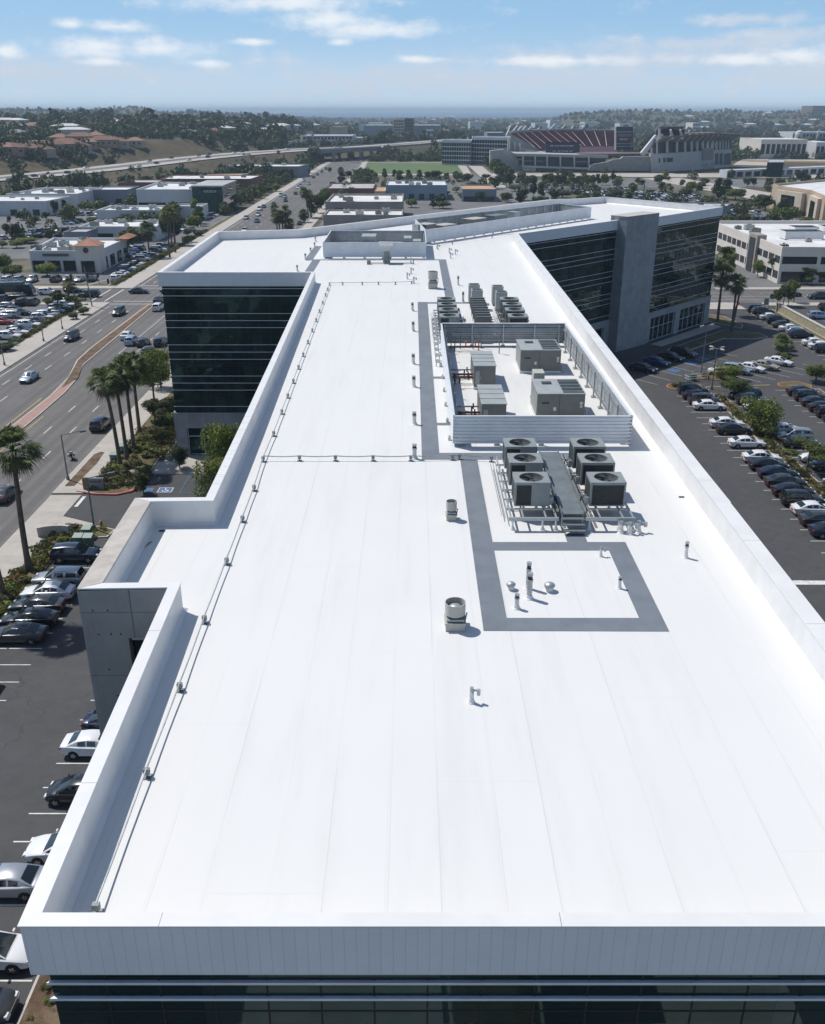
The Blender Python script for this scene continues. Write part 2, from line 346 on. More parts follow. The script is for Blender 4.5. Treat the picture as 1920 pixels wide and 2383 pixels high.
# ------------------------------------------------------------------ mesh and object helpers
ROOTLOC = {}
class MB:
    def __init__(s): s.v = []; s.f = []; s.m = []
    def add(s, vs, fs, mi=0):
        o = len(s.v); s.v += [tuple(p) for p in vs]; s.f += [tuple(i + o for i in f) for f in fs]; s.m += [mi] * len(fs); return s
    def box(s, x0, x1, y0, y1, z0, z1, mi=0):
        return s.add([(x0, y0, z0), (x1, y0, z0), (x1, y1, z0), (x0, y1, z0), (x0, y0, z1), (x1, y0, z1), (x1, y1, z1), (x0, y1, z1)],
                     [(3, 2, 1, 0), (4, 5, 6, 7), (0, 1, 5, 4), (1, 2, 6, 5), (2, 3, 7, 6), (3, 0, 4, 7)], mi)
    def prism(s, poly, z0, z1, mi=0, mtop=None, bottom=True):
        n = len(poly); a = sum(poly[i][0] * poly[(i + 1) % n][1] - poly[(i + 1) % n][0] * poly[i][1] for i in range(n))
        if a < 0: poly = poly[::-1]
        vs = [(p[0], p[1], z0) for p in poly] + [(p[0], p[1], z1) for p in poly]
        s.add(vs, [(i, (i + 1) % n, n + (i + 1) % n, n + i) for i in range(n)], mi)
        s.add(vs, [tuple(range(n, 2 * n))], mi if mtop is None else mtop)
        if bottom: s.add(vs, [tuple(range(n - 1, -1, -1))], mi)
        return s
    def sheet(s, poly, z, mi=0):
        n = len(poly); a = sum(poly[i][0] * poly[(i + 1) % n][1] - poly[(i + 1) % n][0] * poly[i][1] for i in range(n))
        if a < 0: poly = poly[::-1]
        return s.add([(p[0], p[1], z) for p in poly], [tuple(range(n))], mi)
    def rect(s, x0, x1, y0, y1, z, mi=0): return s.sheet([(x0, y0), (x1, y0), (x1, y1), (x0, y1)], z, mi)
    def wall(s, a, b, th, z0, z1, mi=0):
        """upright slab whose outer face runs a-b, thickness th to the left of a->b"""
        d = Vector((b[0] - a[0], b[1] - a[1])).normalized(); n = Vector((-d.y, d.x)) * th
        return s.prism([(a[0], a[1]), (b[0], b[1]), (b[0] + n.x, b[1] + n.y), (a[0] + n.x, a[1] + n.y)], z0, z1, mi)
    def tube(s, p0, p1, r0, r1=None, n=8, mi=0, cap=True):
        r1 = r0 if r1 is None else r1; p0, p1 = Vector(p0), Vector(p1); d = (p1 - p0)
        if d.length < 1e-6: return s
        q = d.to_track_quat('Z', 'Y'); vs = []
        for p, r in ((p0, r0), (p1, r1)):
            for i in range(n):
                a = 2 * math.pi * i / n; vs.append(p + q @ Vector((math.cos(a) * r, math.sin(a) * r, 0)))
        s.add(vs, [(i, (i + 1) % n, n + (i + 1) % n, n + i) for i in range(n)], mi)
        if cap: s.add(vs, [tuple(range(n - 1, -1, -1)), tuple(range(n, 2 * n))], mi)
        return s
    def path(s, pts, rs, n=8, mi=0):
        for i in range(len(pts) - 1): s.tube(pts[i], pts[i + 1], rs[i], rs[i + 1], n, mi, cap=True)
        return s
    def lathe(s, c, prof, n=16, mi=0):
        vs = []; k = len(prof)
        for r, z in prof:
            for i in range(n):
                a = 2 * math.pi * i / n; vs.append((c[0] + math.cos(a) * r, c[1] + math.sin(a) * r, c[2] + z))
        fs = [(j * n + i, j * n + (i + 1) % n, (j + 1) * n + (i + 1) % n, (j + 1) * n + i) for j in range(k - 1) for i in range(n)]
        fs += [tuple(range((k - 1) * n, k * n)), tuple(range(n - 1, -1, -1))]
        return s.add(vs, fs, mi)
    def mesh(s, name, mats, off=None, smooth=False):
        me = bpy.data.meshes.new(name)
        v = s.v if off is None else [(a - off[0], b - off[1], c - off[2]) for a, b, c in s.v]
        me.from_pydata(v, [], s.f); mats = mats if isinstance(mats, (list, tuple)) else [mats]
        for m in mats: me.materials.append(m)
        me.polygons.foreach_set('material_index', s.m)
        if smooth: me.polygons.foreach_set('use_smooth', [True] * len(s.f))
        me.update(); return me
    def build(s, name, mats, parent=None, smooth=False, local=False, origin=None):
        off = None
        if parent is not None and not local: off = ROOTLOC.get(parent.name)
        if parent is None and origin is not None: off = origin
        o = bpy.data.objects.new(name, s.mesh(name, mats, off, smooth)); COL.objects.link(o)
        if parent is not None:
            o.parent = parent
            if parent.name in ROOTLOC: ROOTLOC[o.name] = ROOTLOC[parent.name]
        elif origin is not None: o.location = origin; ROOTLOC[o.name] = tuple(origin)
        return o

def bevelled(me, w=.03, seg=2, ang=30):
    bm = bmesh.new(); bm.from_mesh(me)
    bmesh.ops.remove_doubles(bm, verts=bm.verts, dist=1e-5)
    es = [e for e in bm.edges if len(e.link_faces) == 2 and e.calc_face_angle(0) > rad(ang)]
    bmesh.ops.bevel(bm, geom=es, offset=w, segments=seg, affect='EDGES', profile=.6, clamp_overlap=True)
    bm.to_mesh(me); bm.free()
    me.polygons.foreach_set('use_smooth', [True] * len(me.polygons)); me.update(); return me

def npmesh(name, V, F, mats, mi=None, smooth=False):
    """V (n,3), F (m,k) arrays of one polygon size"""
    me = bpy.data.meshes.new(name); k = F.shape[1]
    me.vertices.add(len(V)); me.vertices.foreach_set('co', V.astype(np.float32).ravel())
    me.loops.add(F.size); me.loops.foreach_set('vertex_index', F.astype(np.int32).ravel())
    me.polygons.add(len(F)); me.polygons.foreach_set('loop_start', np.arange(0, F.size, k, dtype=np.int32))
    me.polygons.foreach_set('loop_total', np.full(len(F), k, dtype=np.int32))
    for m in (mats if isinstance(mats, (list, tuple)) else [mats]): me.materials.append(m)
    if mi is not None: me.polygons.foreach_set('material_index', mi)
    if smooth: me.polygons.foreach_set('use_smooth', np.ones(len(F), dtype=bool))
    me.update(calc_edges=True); return me

def thing(name, label, cat, loc, group=None, rz=0.0):
    o = bpy.data.objects.new(name, None); COL.objects.link(o); o.location = loc; o.rotation_euler = (0, 0, rz)
    o.empty_display_size = .3; ROOTLOC[o.name] = tuple(loc)
    tag(o, label, cat, group); return o
def tag(o, label, cat, group=None, kind=None):
    if label: o['label'] = label
    if cat: o['category'] = cat
    if group: o['group'] = group
    if kind: o['kind'] = kind
    return o
def struct(name, mb, mats):
    o = mb.build(name, mats); o['kind'] = 'structure'; return o
ORD = "first second third fourth fifth sixth seventh eighth ninth tenth eleventh twelfth thirteenth fourteenth fifteenth sixteenth seventeenth eighteenth nineteenth twentieth".split()
TENS = {2: "twenty", 3: "thirty", 4: "forty", 5: "fifty", 6: "sixty", 7: "seventy", 8: "eighty", 9: "ninety"}
def ordw(n):
    if n <= 20: return ORD[n - 1]
    if n % 10 == 0: return TENS[n // 10][:-1] + "ieth"
    return TENS[n // 10] + "-" + ORD[n % 10 - 1]
REG = {}
def reg(o, desc, phrase, sort='left'):
    """remember a repeat: its label is written once all of its kind stand, counted along the row PHRASE"""
    REG.setdefault((phrase, sort), []).append((o, desc)); return o
def screen_x(p):
    f = p[1] * math.cos(TILT) + (HC - p[2]) * math.sin(TILT); return p[0] / max(f, .1)
def finish_labels():
    for (phrase, sort), lst in REG.items():
        key = {'left': lambda t: screen_x(t[0].location), 'near': lambda t: t[0].location.y}[sort]
        lst.sort(key=key)
        for i, (o, d) in enumerate(lst):
            if len(lst) == 1: o['label'] = d + " " + phrase
            else: o['label'] = d + ", " + ordw(i + 1) + (" from left " if sort == 'left' else " from near end ") + phrase
# ------------------------------------------------------------------ the office block whose roof fills the picture
ZR, ZP = 21.7, 23.0
OUT = [(-9.25, 15.95), (15.25, 15.95), (16.4, 148.2), (36.2, 168.0), (38.9, 169.0), (44.5, 173.6), (61.65, 192.0), (42.5, 215.2), (35.2, 210.2),
       (29.6, 208.6), (-18.3, 154.3), (-30.95, 151.2), (-30.14, 111.13), (-11.93, 111.13), (-10.5, 56.0), (-10.2, 42.1), (-13.66, 42.0), (-13.39, 32.6), (-9.8, 32.7)]
PW = [.38, .72, .5, .5, .5, .5, .5, .5, .5, .5, .5, .5, .45, .42, .42, .42, .85, .42, .42]   # parapet width edge by edge
NE = len(OUT)
def inset(poly, ws):
    n = len(poly); ws = ws if isinstance(ws, (list, tuple)) else [ws] * n; out = []
    ln = []
    for i in range(n):
        a, b = Vector(poly[i]), Vector(poly[(i + 1) % n]); d = (b - a).normalized(); nn = Vector((-d.y, d.x)); ln.append((a + nn * ws[i], d))
    for i in range(n):
        (p, d), (q, e) = ln[i - 1], ln[i]; cr = d.x * e.y - d.y * e.x
        if abs(cr) < .02: out.append(tuple(q)); continue
        t = ((q.x - p.x) * e.y - (q.y - p.y) * e.x) / cr; r = p + d * t; out.append((r.x, r.y))
    return out
def ring(mb, A, B, z0, z1, mfun=lambda i: 0, edges=None):
    n = len(A)
    for i in (edges if edges is not None else range(n)):
        j = (i + 1) % n; a, b, c, d = A[i], A[j], B[j], B[i]
        vs = [(p[0], p[1], z) for z in (z0, z1) for p in (a, b, c, d)]
        mb.add(vs, [(0, 1, 5, 4), (2, 3, 7, 6), (4, 5, 6, 7), (3, 2, 1, 0)], mfun(i))
        if edges is not None: mb.add(vs, [(1, 2, 6, 5), (3, 0, 4, 7)], mfun(i))
    return mb
BL = thing('office_building', 'long white roofed office block with dark teal glass wings and a grey stone tower', 'office building', (3, 16, 0))
I0 = inset(OUT, .04); IW = inset(OUT, PW); I10 = inset(OUT, .12); I30 = inset(OUT, .34); I42 = inset(OUT, .46)
PWi = inset(OUT, [w + .03 for w in PW])
mb = MB(); mb.prism(inset(OUT, .5), ZR - .4, ZR, 0); mb.build('roof_membrane', M_ROOF, BL)
# parapet with a soft cant at its foot
mb = MB(); ring(mb, I10, IW, ZR - .3, ZP - .06)
cant = inset(OUT, [w + .16 for w in PW])
for i in range(NE):
    j = (i + 1) % NE; a, b = IW[i], IW[j]; c, d = cant[j], cant[i]
    mb.add([(a[0], a[1], ZR + .15), (b[0], b[1], ZR + .15), (c[0], c[1], ZR + .004), (d[0], d[1], ZR + .004)], [(0, 1, 2, 3)])
mb.build('parapet', M_PARA, BL)
mb = MB(); ring(mb, OUT, PWi, ZP - .06, ZP, edges=[i for i in range(NE) if i != 16])
ring(mb, OUT, PWi, ZP - .09, ZP + .012, lambda i: 1, [16]); mb.build('coping', [M_WHITE, M_KERB], BL)
for (e, s) in ((0, .135), (0, .52), (0, .86), (14, .3), (14, .55), (14, .8), *[(1, .05 + .055 * q) for q in range(15)], *[(14, .06 + .09 * q) for q in range(10)], (18, .2), (18, .7), *[(13, .1 + .09 * q) for q in range(9)], (12, .33), (12, .66)):    # butt joints in the coping
    a, b, c, d = OUT[e], OUT[(e + 1) % NE], PWi[(e + 1) % NE], PWi[e]
    L = Vector(b) - Vector(a); u = L.normalized() * .006
    p = Vector(a) + L * s; nn_ = Vector((-L.y, L.x)).normalized(); q = p + nn_ * (PW[e] + .03)
    mb = MB(); mb.prism([tuple(p - u), tuple(p + u), tuple(q + u), tuple(q - u)], ZP - .02, ZP + .003); mb.build('coping_joint', M_GALVD, BL)
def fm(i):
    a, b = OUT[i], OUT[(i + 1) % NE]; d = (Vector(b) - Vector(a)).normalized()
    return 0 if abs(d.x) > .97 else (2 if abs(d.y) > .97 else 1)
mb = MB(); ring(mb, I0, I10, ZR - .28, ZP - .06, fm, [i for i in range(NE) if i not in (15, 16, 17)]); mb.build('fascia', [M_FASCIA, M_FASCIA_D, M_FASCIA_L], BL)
mb = MB(); ring(mb, I0, I42, ZR - .33, ZR - .282, edges=[i for i in range(NE) if i not in (15, 16, 17)]); mb.build('soffit', M_WHITE, BL)
ZG0, ZG1 = 5.7, ZR - .33
for e in range(NE):
    if e in (15, 16, 17): continue
    mb = MB(); ring(mb, I30, I42, ZG0, ZG1, edges=[e]); mb.build('glass_wall', M_GLASS, BL)
FINZ = [21.06, 20.2, 18.1, 17.25, 16.4, 14.3, 13.4, 12.5, 10.4, 9.5, 8.6, 6.5]
I20 = inset(OUT, .255)
for e in (0, 2, 5, 12):
    a, b = I30[e], I30[(e + 1) % NE]; L = (Vector(b) - Vector(a)).length; d = (Vector(b) - Vector(a)).normalized(); nn = Vector((-d.y, d.x))
    for z in ([20.8, 20.25] + FINZ[2:] if e == 0 else FINZ):
        mb = MB(); hf = .04 if e == 0 else .03; ring(mb, I20, I30, z - hf, z + hf, edges=[e]); mb.build('sunshade_fin', M_FIN, BL)
    k = int(L / 1.32); mb = MB()
    for i in range(1, k):
        p = Vector(a) + d * (L * i / k) - nn * .012; q = p + d * .05
        mb.prism([tuple(p), tuple(q), tuple(q + nn * .03), tuple(p + nn * .03)], ZG0, ZG1)
    for z in (19.75, 15.9, 12.0, 8.1): mb.prism([tuple(Vector(a) - nn * .008), tuple(Vector(b) - nn * .008), tuple(Vector(b) + nn * .02), tuple(Vector(a) + nn * .02)], z - .03, z + .03)
    mb.build('mullion_grid', M_MULL, BL)
# ground storey: stone piers and lintels round storefront glass
def base_wall(a, b, opens, zt=ZG0, th=.5, m=M_STONE, oz=4.5, proud=.25):
    a, b = Vector(a), Vector(b); d = (b - a); L = d.length; d.normalize(); nn = Vector((-d.y, d.x)); a = a - nn * proud; b = b - nn * proud
    mb = MB(); s = 0.0
    for (s0, s1) in opens:
        if s0 > s: mb.wall(a + d * s * 1.0, a + d * s0, th, 0, oz)
        s = s1
    if s < L: mb.wall(a + d * s, b, th, 0, oz)
    mb.wall(a, b, th, oz, zt); mb.build('stone_base', m, BL)
    for (s0, s1) in opens:
        g = MB(); g.wall(a + d * s0 + nn * (th - .1), a + d * s1 + nn * (th - .1), .08, 0.1, oz); go = g.build('storefront', M_GLASS, BL)
        f = MB(); k = max(1, int((s1 - s0) / 1.8))
        for i in range(k + 1):
            p = a + d * (s0 + (s1 - s0 - .08) * i / k) + nn * (th - .18); f.wall(p, p + d * .08, .08, .1, oz)
        for z in (.1, 2.5, oz - .1): f.wall(a + d * s0 + nn * (th - .19), a + d * s1 + nn * (th - .19), .07, z, z + .08)
        f.build('frame', M_FIN, go)
for e in range(NE):
    if e in (15, 16, 17): continue
    a, b = I30[e], I30[(e + 1) % NE]; L = (Vector(b) - Vector(a)).length
    if e == 12: op = [(1.3, 7.2), (8.6, 16.0)]
    elif e == 5: op = [(.8, 10.2), (12.2, 22.6)]
    elif e == 2: op = [(15.5, 26.0)]
    elif e in (0, 1, 13, 14, 9): op = [(x, x + 5.5) for x in np.arange(1.5, L - 6, 7.0)]
    else: op = []
    base_wall(a, b, op, oz=(3.7 if e == 12 else 4.5))
# stone stair tower on the angled wing
mb = MB(); mb.prism([(34.75, 168.95), (37.1, 166.35), (44.2, 173.0), (41.9, 175.5)], 0, 23.65); tw = mb.build('stone_tower', M_STONE, BL)
mb = MB(); mb.prism([(34.6, 168.97), (37.1, 166.2), (44.37, 173.0), (41.9, 175.65)], 23.65, 23.72); mb.build('tower_cap', M_KERB, tw)
# cast concrete block on the near left side
mb = MB(); A0 = [(-13.39, 32.6), (-11.75, 32.63)]
mb.wall((-13.41, 32.58), (-11.62, 32.61), .36, 0, ZP - .09); mb.wall((-11.62, 32.61), (-9.55, 32.66), .36, 20.7, ZP - .09)
mb.wall((-13.66, 42.02), (-13.41, 32.58), .5, 0, ZP - .09); mb.wall((-13.64, 41.93), (-10.3, 42.03), .2, 0, ZP - .09)
cb = mb.build('concrete_block', M_CONC, BL)
mb = MB(); mb.box(-11.6, -9.6, 32.95, 33.05, 1, 20.7); mb.build('block_window', M_GLASS, BL)
mb = MB(); mb.box(-11.62, -11.55, 32.97, 33.0, 1, 20.7); mb.box(-11.5, -9.6, 32.66, 33.0, 20.58, 20.7); mb.build('window_reveal', M_KERB, BL)
mb = MB()
for (x, z) in ((-12.9, 22.0), (-12.3, 22.0), (-12.8, 20.9), (-12.3, 20.9), (-11.9, 20.9), (-12.6, 19.2), (-12.4, 17.9), (-12.6, 16.9)): mb.tube((x, 32.6, z), (x, 32.575, z), .035, n=8)
mb.build('tie_hole', M_BLACK, cb)
# sunshade canopies along the right hand facade
for (y0, y1, zc, x1) in ((26, 36.8, 20.8, 17.0), (46.5, 56.5, 20.8, 17.35), (64.2, 72.3, 20.8, 17.4), (79, 85, 20.8, 17.4), (124, 139, 20.5, 18.0)):
    mb = MB(); xa = 15.45 + (y0 - 16) * .0085; mb.box(xa, x1, y0, y1, zc - .12, zc); mb.box(x1, x1 + .06, y0, y1, zc - .35, zc + .06)
    for i in range(3): mb.box(xa, x1, y0 + .5 + i * (y1 - y0 - 1.2) / 2, y0 + .66 + i * (y1 - y0 - 1.2) / 2, zc - .3, zc - .12)
    mb.build('facade_canopy', M_FIN, BL)
# stains, scuppers, small drain
mb = MB()
for (x, y) in ((-12.2, 40.9), (14.25, 45.2)): mb.box(x - .14, x + .14, y - .05, y + .05, ZR + .004, ZR + .05)
mb.build('roof_scupper', M_TRIM, BL)
M_STAIN = mat("rusty_water_stain", (.33, .28, .22), .8, var=.3, scale=3)
mb = MB(); c0 = kB(975, 205, ZR)
mb.sheet([(c0.x - .16, c0.y - .55), (c0.x + .02, c0.y - .3), (c0.x + .2, c0.y + .25), (c0.x + .22, c0.y + .62), (c0.x + .05, c0.y + .35), (c0.x - .12, c0.y + .05)], ZR + .004); mb.build('roof_stain', M_STAIN, BL)

# ------------------------------------------------------------------ walkway pads
def pads(polys, name='walkway_pad'):
    for p in polys:
        mb = MB(); mb.prism(p, ZR + .002, ZR + .016); mb.build(name, M_PAD, BL)
R4 = lambda x0, x1, y0, y1: [(x0, y0), (x1, y0), (x1, y1), (x0, y1)]
pads([R4(2.8, 3.8, 32.5, 50.9), [(2.8, 31.5), (10.1, 31.45), (10.1, 32.5), (2.8, 32.5)], R4(9.15, 10.1, 32.5, 38.75), R4(3.8, 10.1, 38.75, 39.65), R4(7.35, 8.3, 39.65, 40.6),
      R4(.55, 9.4, 50.95, 52.1), R4(.55, 1.6, 52.1, 99.6), R4(1.6, 2.5, 57.4, 57.9), R4(1.6, 2.5, 68.8, 69.4), R4(1.6, 6.1, 98.7, 99.5),
      R4(3.6, 4.6, 99.5, 129.6), R4(-13.7, 4.6, 129.6, 130.4), R4(-13.7, -12.6, 119.5, 129.6), R4(-14.8, -13.7, 129.6, 144)])

# ------------------------------------------------------------------ roof safety line
def line(name, label, pts, posts):
    t = thing(name, label, 'safety line', (pts[0][0], pts[0][1], ZR))
    for i, p in enumerate(posts):
        mb = MB(); x, y = p; mb.box(x - .13, x + .13, y - .13, y + .13, ZR, ZR + .03); mb.tube((x, y, ZR + .03), (x, y, ZR + .28), .035, .03, 8)
        mb.box(x - .09, x + .09, y - .07, y + .07, ZR + .14, ZR + .33); mb.build('anchor_post', M_GALVD, t)
    mb = MB()
    for i in range(len(pts) - 1):
        a, b = Vector((*pts[i], ZR + .315)), Vector((*pts[i + 1], ZR + .315)); n = 4
        for k in range(n):
            f0, f1 = k / n, (k + 1) / n; s = lambda f: Vector((0, 0, -.05 * math.sin(math.pi * f)))
            mb.tube(a.lerp(b, f0) + s(f0), a.lerp(b, f1) + s(f1), .03, n=6)
    mb.build('cable', M_GALV, t); return t
lp = [(-8.05, 17.55), (-8.15, 22.8), (-8.2, 27.4), (-8.3, 32.1), (-8.37, 37.3), (-8.45, 42.0), (-8.52, 46.1), (-8.7, 50.6)] + \
     [(-8.8 - .9 * (y - 59.8) / 50, y) for y in (55.2, 59.8, 63.6, 67.5, 71.6, 75.7, 80.3, 85, 89.5, 94, 98.5, 103, 106.4, 109.8)]
line('safety_line', 'long grey cable safety line on anchor posts beside the left parapet', lp, lp)
l2 = [(-8.7, 50.75), (-6.6, 50.75), (-4.5, 50.75), (-2.3, 50.75), (-.1, 50.75), (2.35, 50.9), (2.75, 51.0), (4.6, 50.6)]
line('safety_line', 'short cable safety line crossing the roof in front of the equipment screen', l2, l2[1:])
l3 = [(-9.7, 110.0), (-8.2, 110.1), (-5.9, 110.2), (-4.0, 110.3), (-2.0, 110.4), (-.1, 110.9)]
line('safety_line', 'short cable safety line crossing the far end of the long roof', l3, l3[1:])
l4 = [(kM(*p, z=ZR).x, kM(*p, z=ZR).y) for p in ((1022, 972), (1120, 945), (1370, 905), (1600, 880))]
line('safety_line', 'angled cable safety line along the foot of the angled equipment screen', l4, l4)

# ------------------------------------------------------------------ vents and pipes on the roof
def vent_pipe(K, px, py, h, r, kind=0, desc='white vent pipe', m=None):
    p = K(px, py, ZR); t = thing('vent_pipe', None, 'vent pipe', (p.x, p.y, ZR), 'vent pipes on the white roof')
    mb = MB(); fl = r if kind != 2 else r * .55; mb.lathe((p.x, p.y, ZR), [(fl * 1.9, 0), (fl * 1.75, .03), (fl * 1.3, .07), (fl * 1.2, .16), (fl, .18)], 14); mb.build('flashing', M_PARA, t, smooth=False)
    mb = MB(); mb.tube((p.x, p.y, ZR + .1), (p.x, p.y, ZR + h * .68), r, n=14); mb.build('pipe', m or M_PVC, t)
    mb = MB()
    if kind == 0:
        mb.tube((p.x, p.y, ZR + h * .68), (p.x, p.y, ZR + h * .76), r * 1.15, n=14); mb.tube((p.x, p.y, ZR + h * .76), (p.x, p.y, ZR + h * .98), r * .9, n=14, mi=1); mb.tube((p.x, p.y, ZR + h * .9), (p.x, p.y, ZR + h), r * 1.05, n=14)
        mb.build('cap', [M_GALV, M_TRIM], t)
    elif kind == 1:
        mb.tube((p.x, p.y, ZR + h * .68), (p.x, p.y, ZR + h), r * .8, n=10); mb.tube((p.x, p.y, ZR + h * .8), (p.x + r * 3, p.y, ZR + h * .8), r * .5, n=8); mb.tube((p.x + r * 3, p.y, ZR + h * .5), (p.x + r * 3, p.y, ZR + h * .86), r * .8, n=8)
        mb.build('elbow', M_GALV, t)
    elif kind == 2:
        mb.lathe((p.x, p.y, ZR + h * .42), [(r * 1.0, 0), (r * 1.3, h * .14), (r * 1.32, h * .32), (r * .95, h * .49), (r * .25, h * .6)], 18); mb.build('round_cap', M_GALV, t, smooth=True)
    return t
FRAMED = 'inside the grey walkway square'
reg(vent_pipe(kN, 744, 1165, 1.25, .10, 0, m=M_GALV), 'tall white steel flue with dark cap', FRAMED)
reg(vent_pipe(kN, 752, 1235, 1.2, .115, 0, m=M_GALV), 'tall white steel flue with pale foot', FRAMED)
reg(vent_pipe(kN, 665, 1305, .68, .095, 0), 'short white vent pipe with black neck', FRAMED)
reg(vent_pipe(kN, 1380, 1165, .56, .07, 0), 'thin vent pipe with black neck', FRAMED)
reg(vent_pipe(kN, 625, 1172, .36, .15, 2), 'squat round capped steel vent', FRAMED)
reg(vent_pipe(kN, 893, 1182, .40, .18, 2), 'larger squat round capped steel vent', FRAMED)
reg(vent_pipe(kN, 1250, 942, .5, .06, 1), 'small elbow vent at the walkway edge', FRAMED)
reg(vent_pipe(kS, 652, 1662, .8, .085, 0), 'lone white vent pipe with black neck beside the right parapet', 'of the white roof')
reg(vent_pipe(kD, 992, 1478, .62, .08, 1), 'lone small elbow vent with white foot', 'on the open roof below the big fan')
for (px, py, h) in ((892, 703, .85), (896, 820, .9), (897, 1010, .85), (900, 1142, .85), (903, 1358, .85)):
    reg(vent_pipe(kU, px, py, h, .13, 0), 'pale vent stack', 'of those beside the long grey walkway', 'near')
reg(vent_pipe(kD, 872, 965, .9, .13, 0), 'pale vent stack', 'of those beside the long grey walkway', 'near')
for (px, py, h) in ((275, 410, .9), (228, 475, .8), (305, 366, .7), (328, 335, .7), (333, 304, .7)):
    reg(vent_pipe(kU, px, py, h, .13, 0), 'grey vent pipe', 'of the far left wing roof', 'near')
for (px, py, h) in ((1156, 556, 1.1), (1184, 652, 1.1)): reg(vent_pipe(kU, px, py, h, .12, 0), 'white vent pipe', 'of two beside the thin far walkway', 'near')
for (px, py) in ((1390, 778), (1450, 785), (1512, 775)):
    reg(vent_pipe(kN, px, py, .62, .11, 1), 'white valve pipe', 'of three beside the right condenser frame')
for (px, py) in ((883, 430), (884, 490), (862, 520), (900, 545), (1112, 400), (1105, 372), (1140, 380), (1037, 350)):
    reg(vent_pipe(kU, px, py, .8, .10, 1), 'small grey pipe riser', 'among the risers before the far equipment screen')

def mushroom_fan(K, px, py, w, h, label, rz=0):
    p = K(px, py, ZR); t = thing('exhaust_fan', label, 'exhaust fan', (p.x, p.y, ZR), 'round exhaust fans on the white roof')
    mb = MB(); q = w * .5; mb.box(p.x - q, p.x + q, p.y - q, p.y + q, ZR, ZR + h * .28); mb.box(p.x - q - .04, p.x + q + .04, p.y - q - .04, p.y + q + .04, ZR + h * .28, ZR + h * .33)
    mb.build('curb', M_BEIGE, t)
    mb = MB(); mb.box(p.x - q * .92, p.x + q * .92, p.y - q * .92, p.y + q * .92, ZR + h * .38, ZR + h * .45)
    mb.lathe((p.x, p.y, ZR + h * .33), [(q * .7, 0), (q * .72, h * .1), (q * .5, h * .15), (q * .95, h * .2), (q * 1.04, h * .26)], 24); mb.build('neck', M_UNITL, t)
    mb = MB(); R = q * 1.06; n = 28; z0, z1 = ZR + h * .56, ZR + h
    vs = []
    for (r, z) in ((R, z0), (R * 1.02, z1), (R * .95, z1), (R * .90, z0 + h * .12), (R * .35, z0 + h * .08)):
        for i in range(n): a = 2 * math.pi * i / n; vs.append((p.x + math.cos(a) * r, p.y + math.sin(a) * r, z))
    fs = [(j * n + i, j * n + (i + 1) % n, (j + 1) * n + (i + 1) % n, (j + 1) * n + i) for j in range(4) for i in range(n)]
    mb.add(vs, fs); mb.build('wind_band', M_BEIGE, t)
    mb = MB(); mb.lathe((p.x, p.y, ZR + h * .66), [(q * .78, 0), (q * .78, h * .08), (q * .6, h * .19), (q * .25, h * .24)], 24); mb.build('dome', M_GALV, t, smooth=True)
    mb = MB(); mb.tube((p.x + q * 1.06, p.y - .1, ZR + h * .35), (p.x + q * 1.2, p.y - .1, ZR + h * .62), .03); mb.build('conduit', M_GALVD, t)
mushroom_fan(kN, 235, 1432, .76, 1.12, 'largest beige upblast exhaust fan on a square curb, nearest on the roof')
mushroom_fan(kN, 210, 682, .5, .98, 'smaller cream exhaust fan beside the long grey walkway')
mushroom_fan(kU, 1010, 572, 1.05, 1.9, 'farthest cream exhaust fan between the two grey walkways')

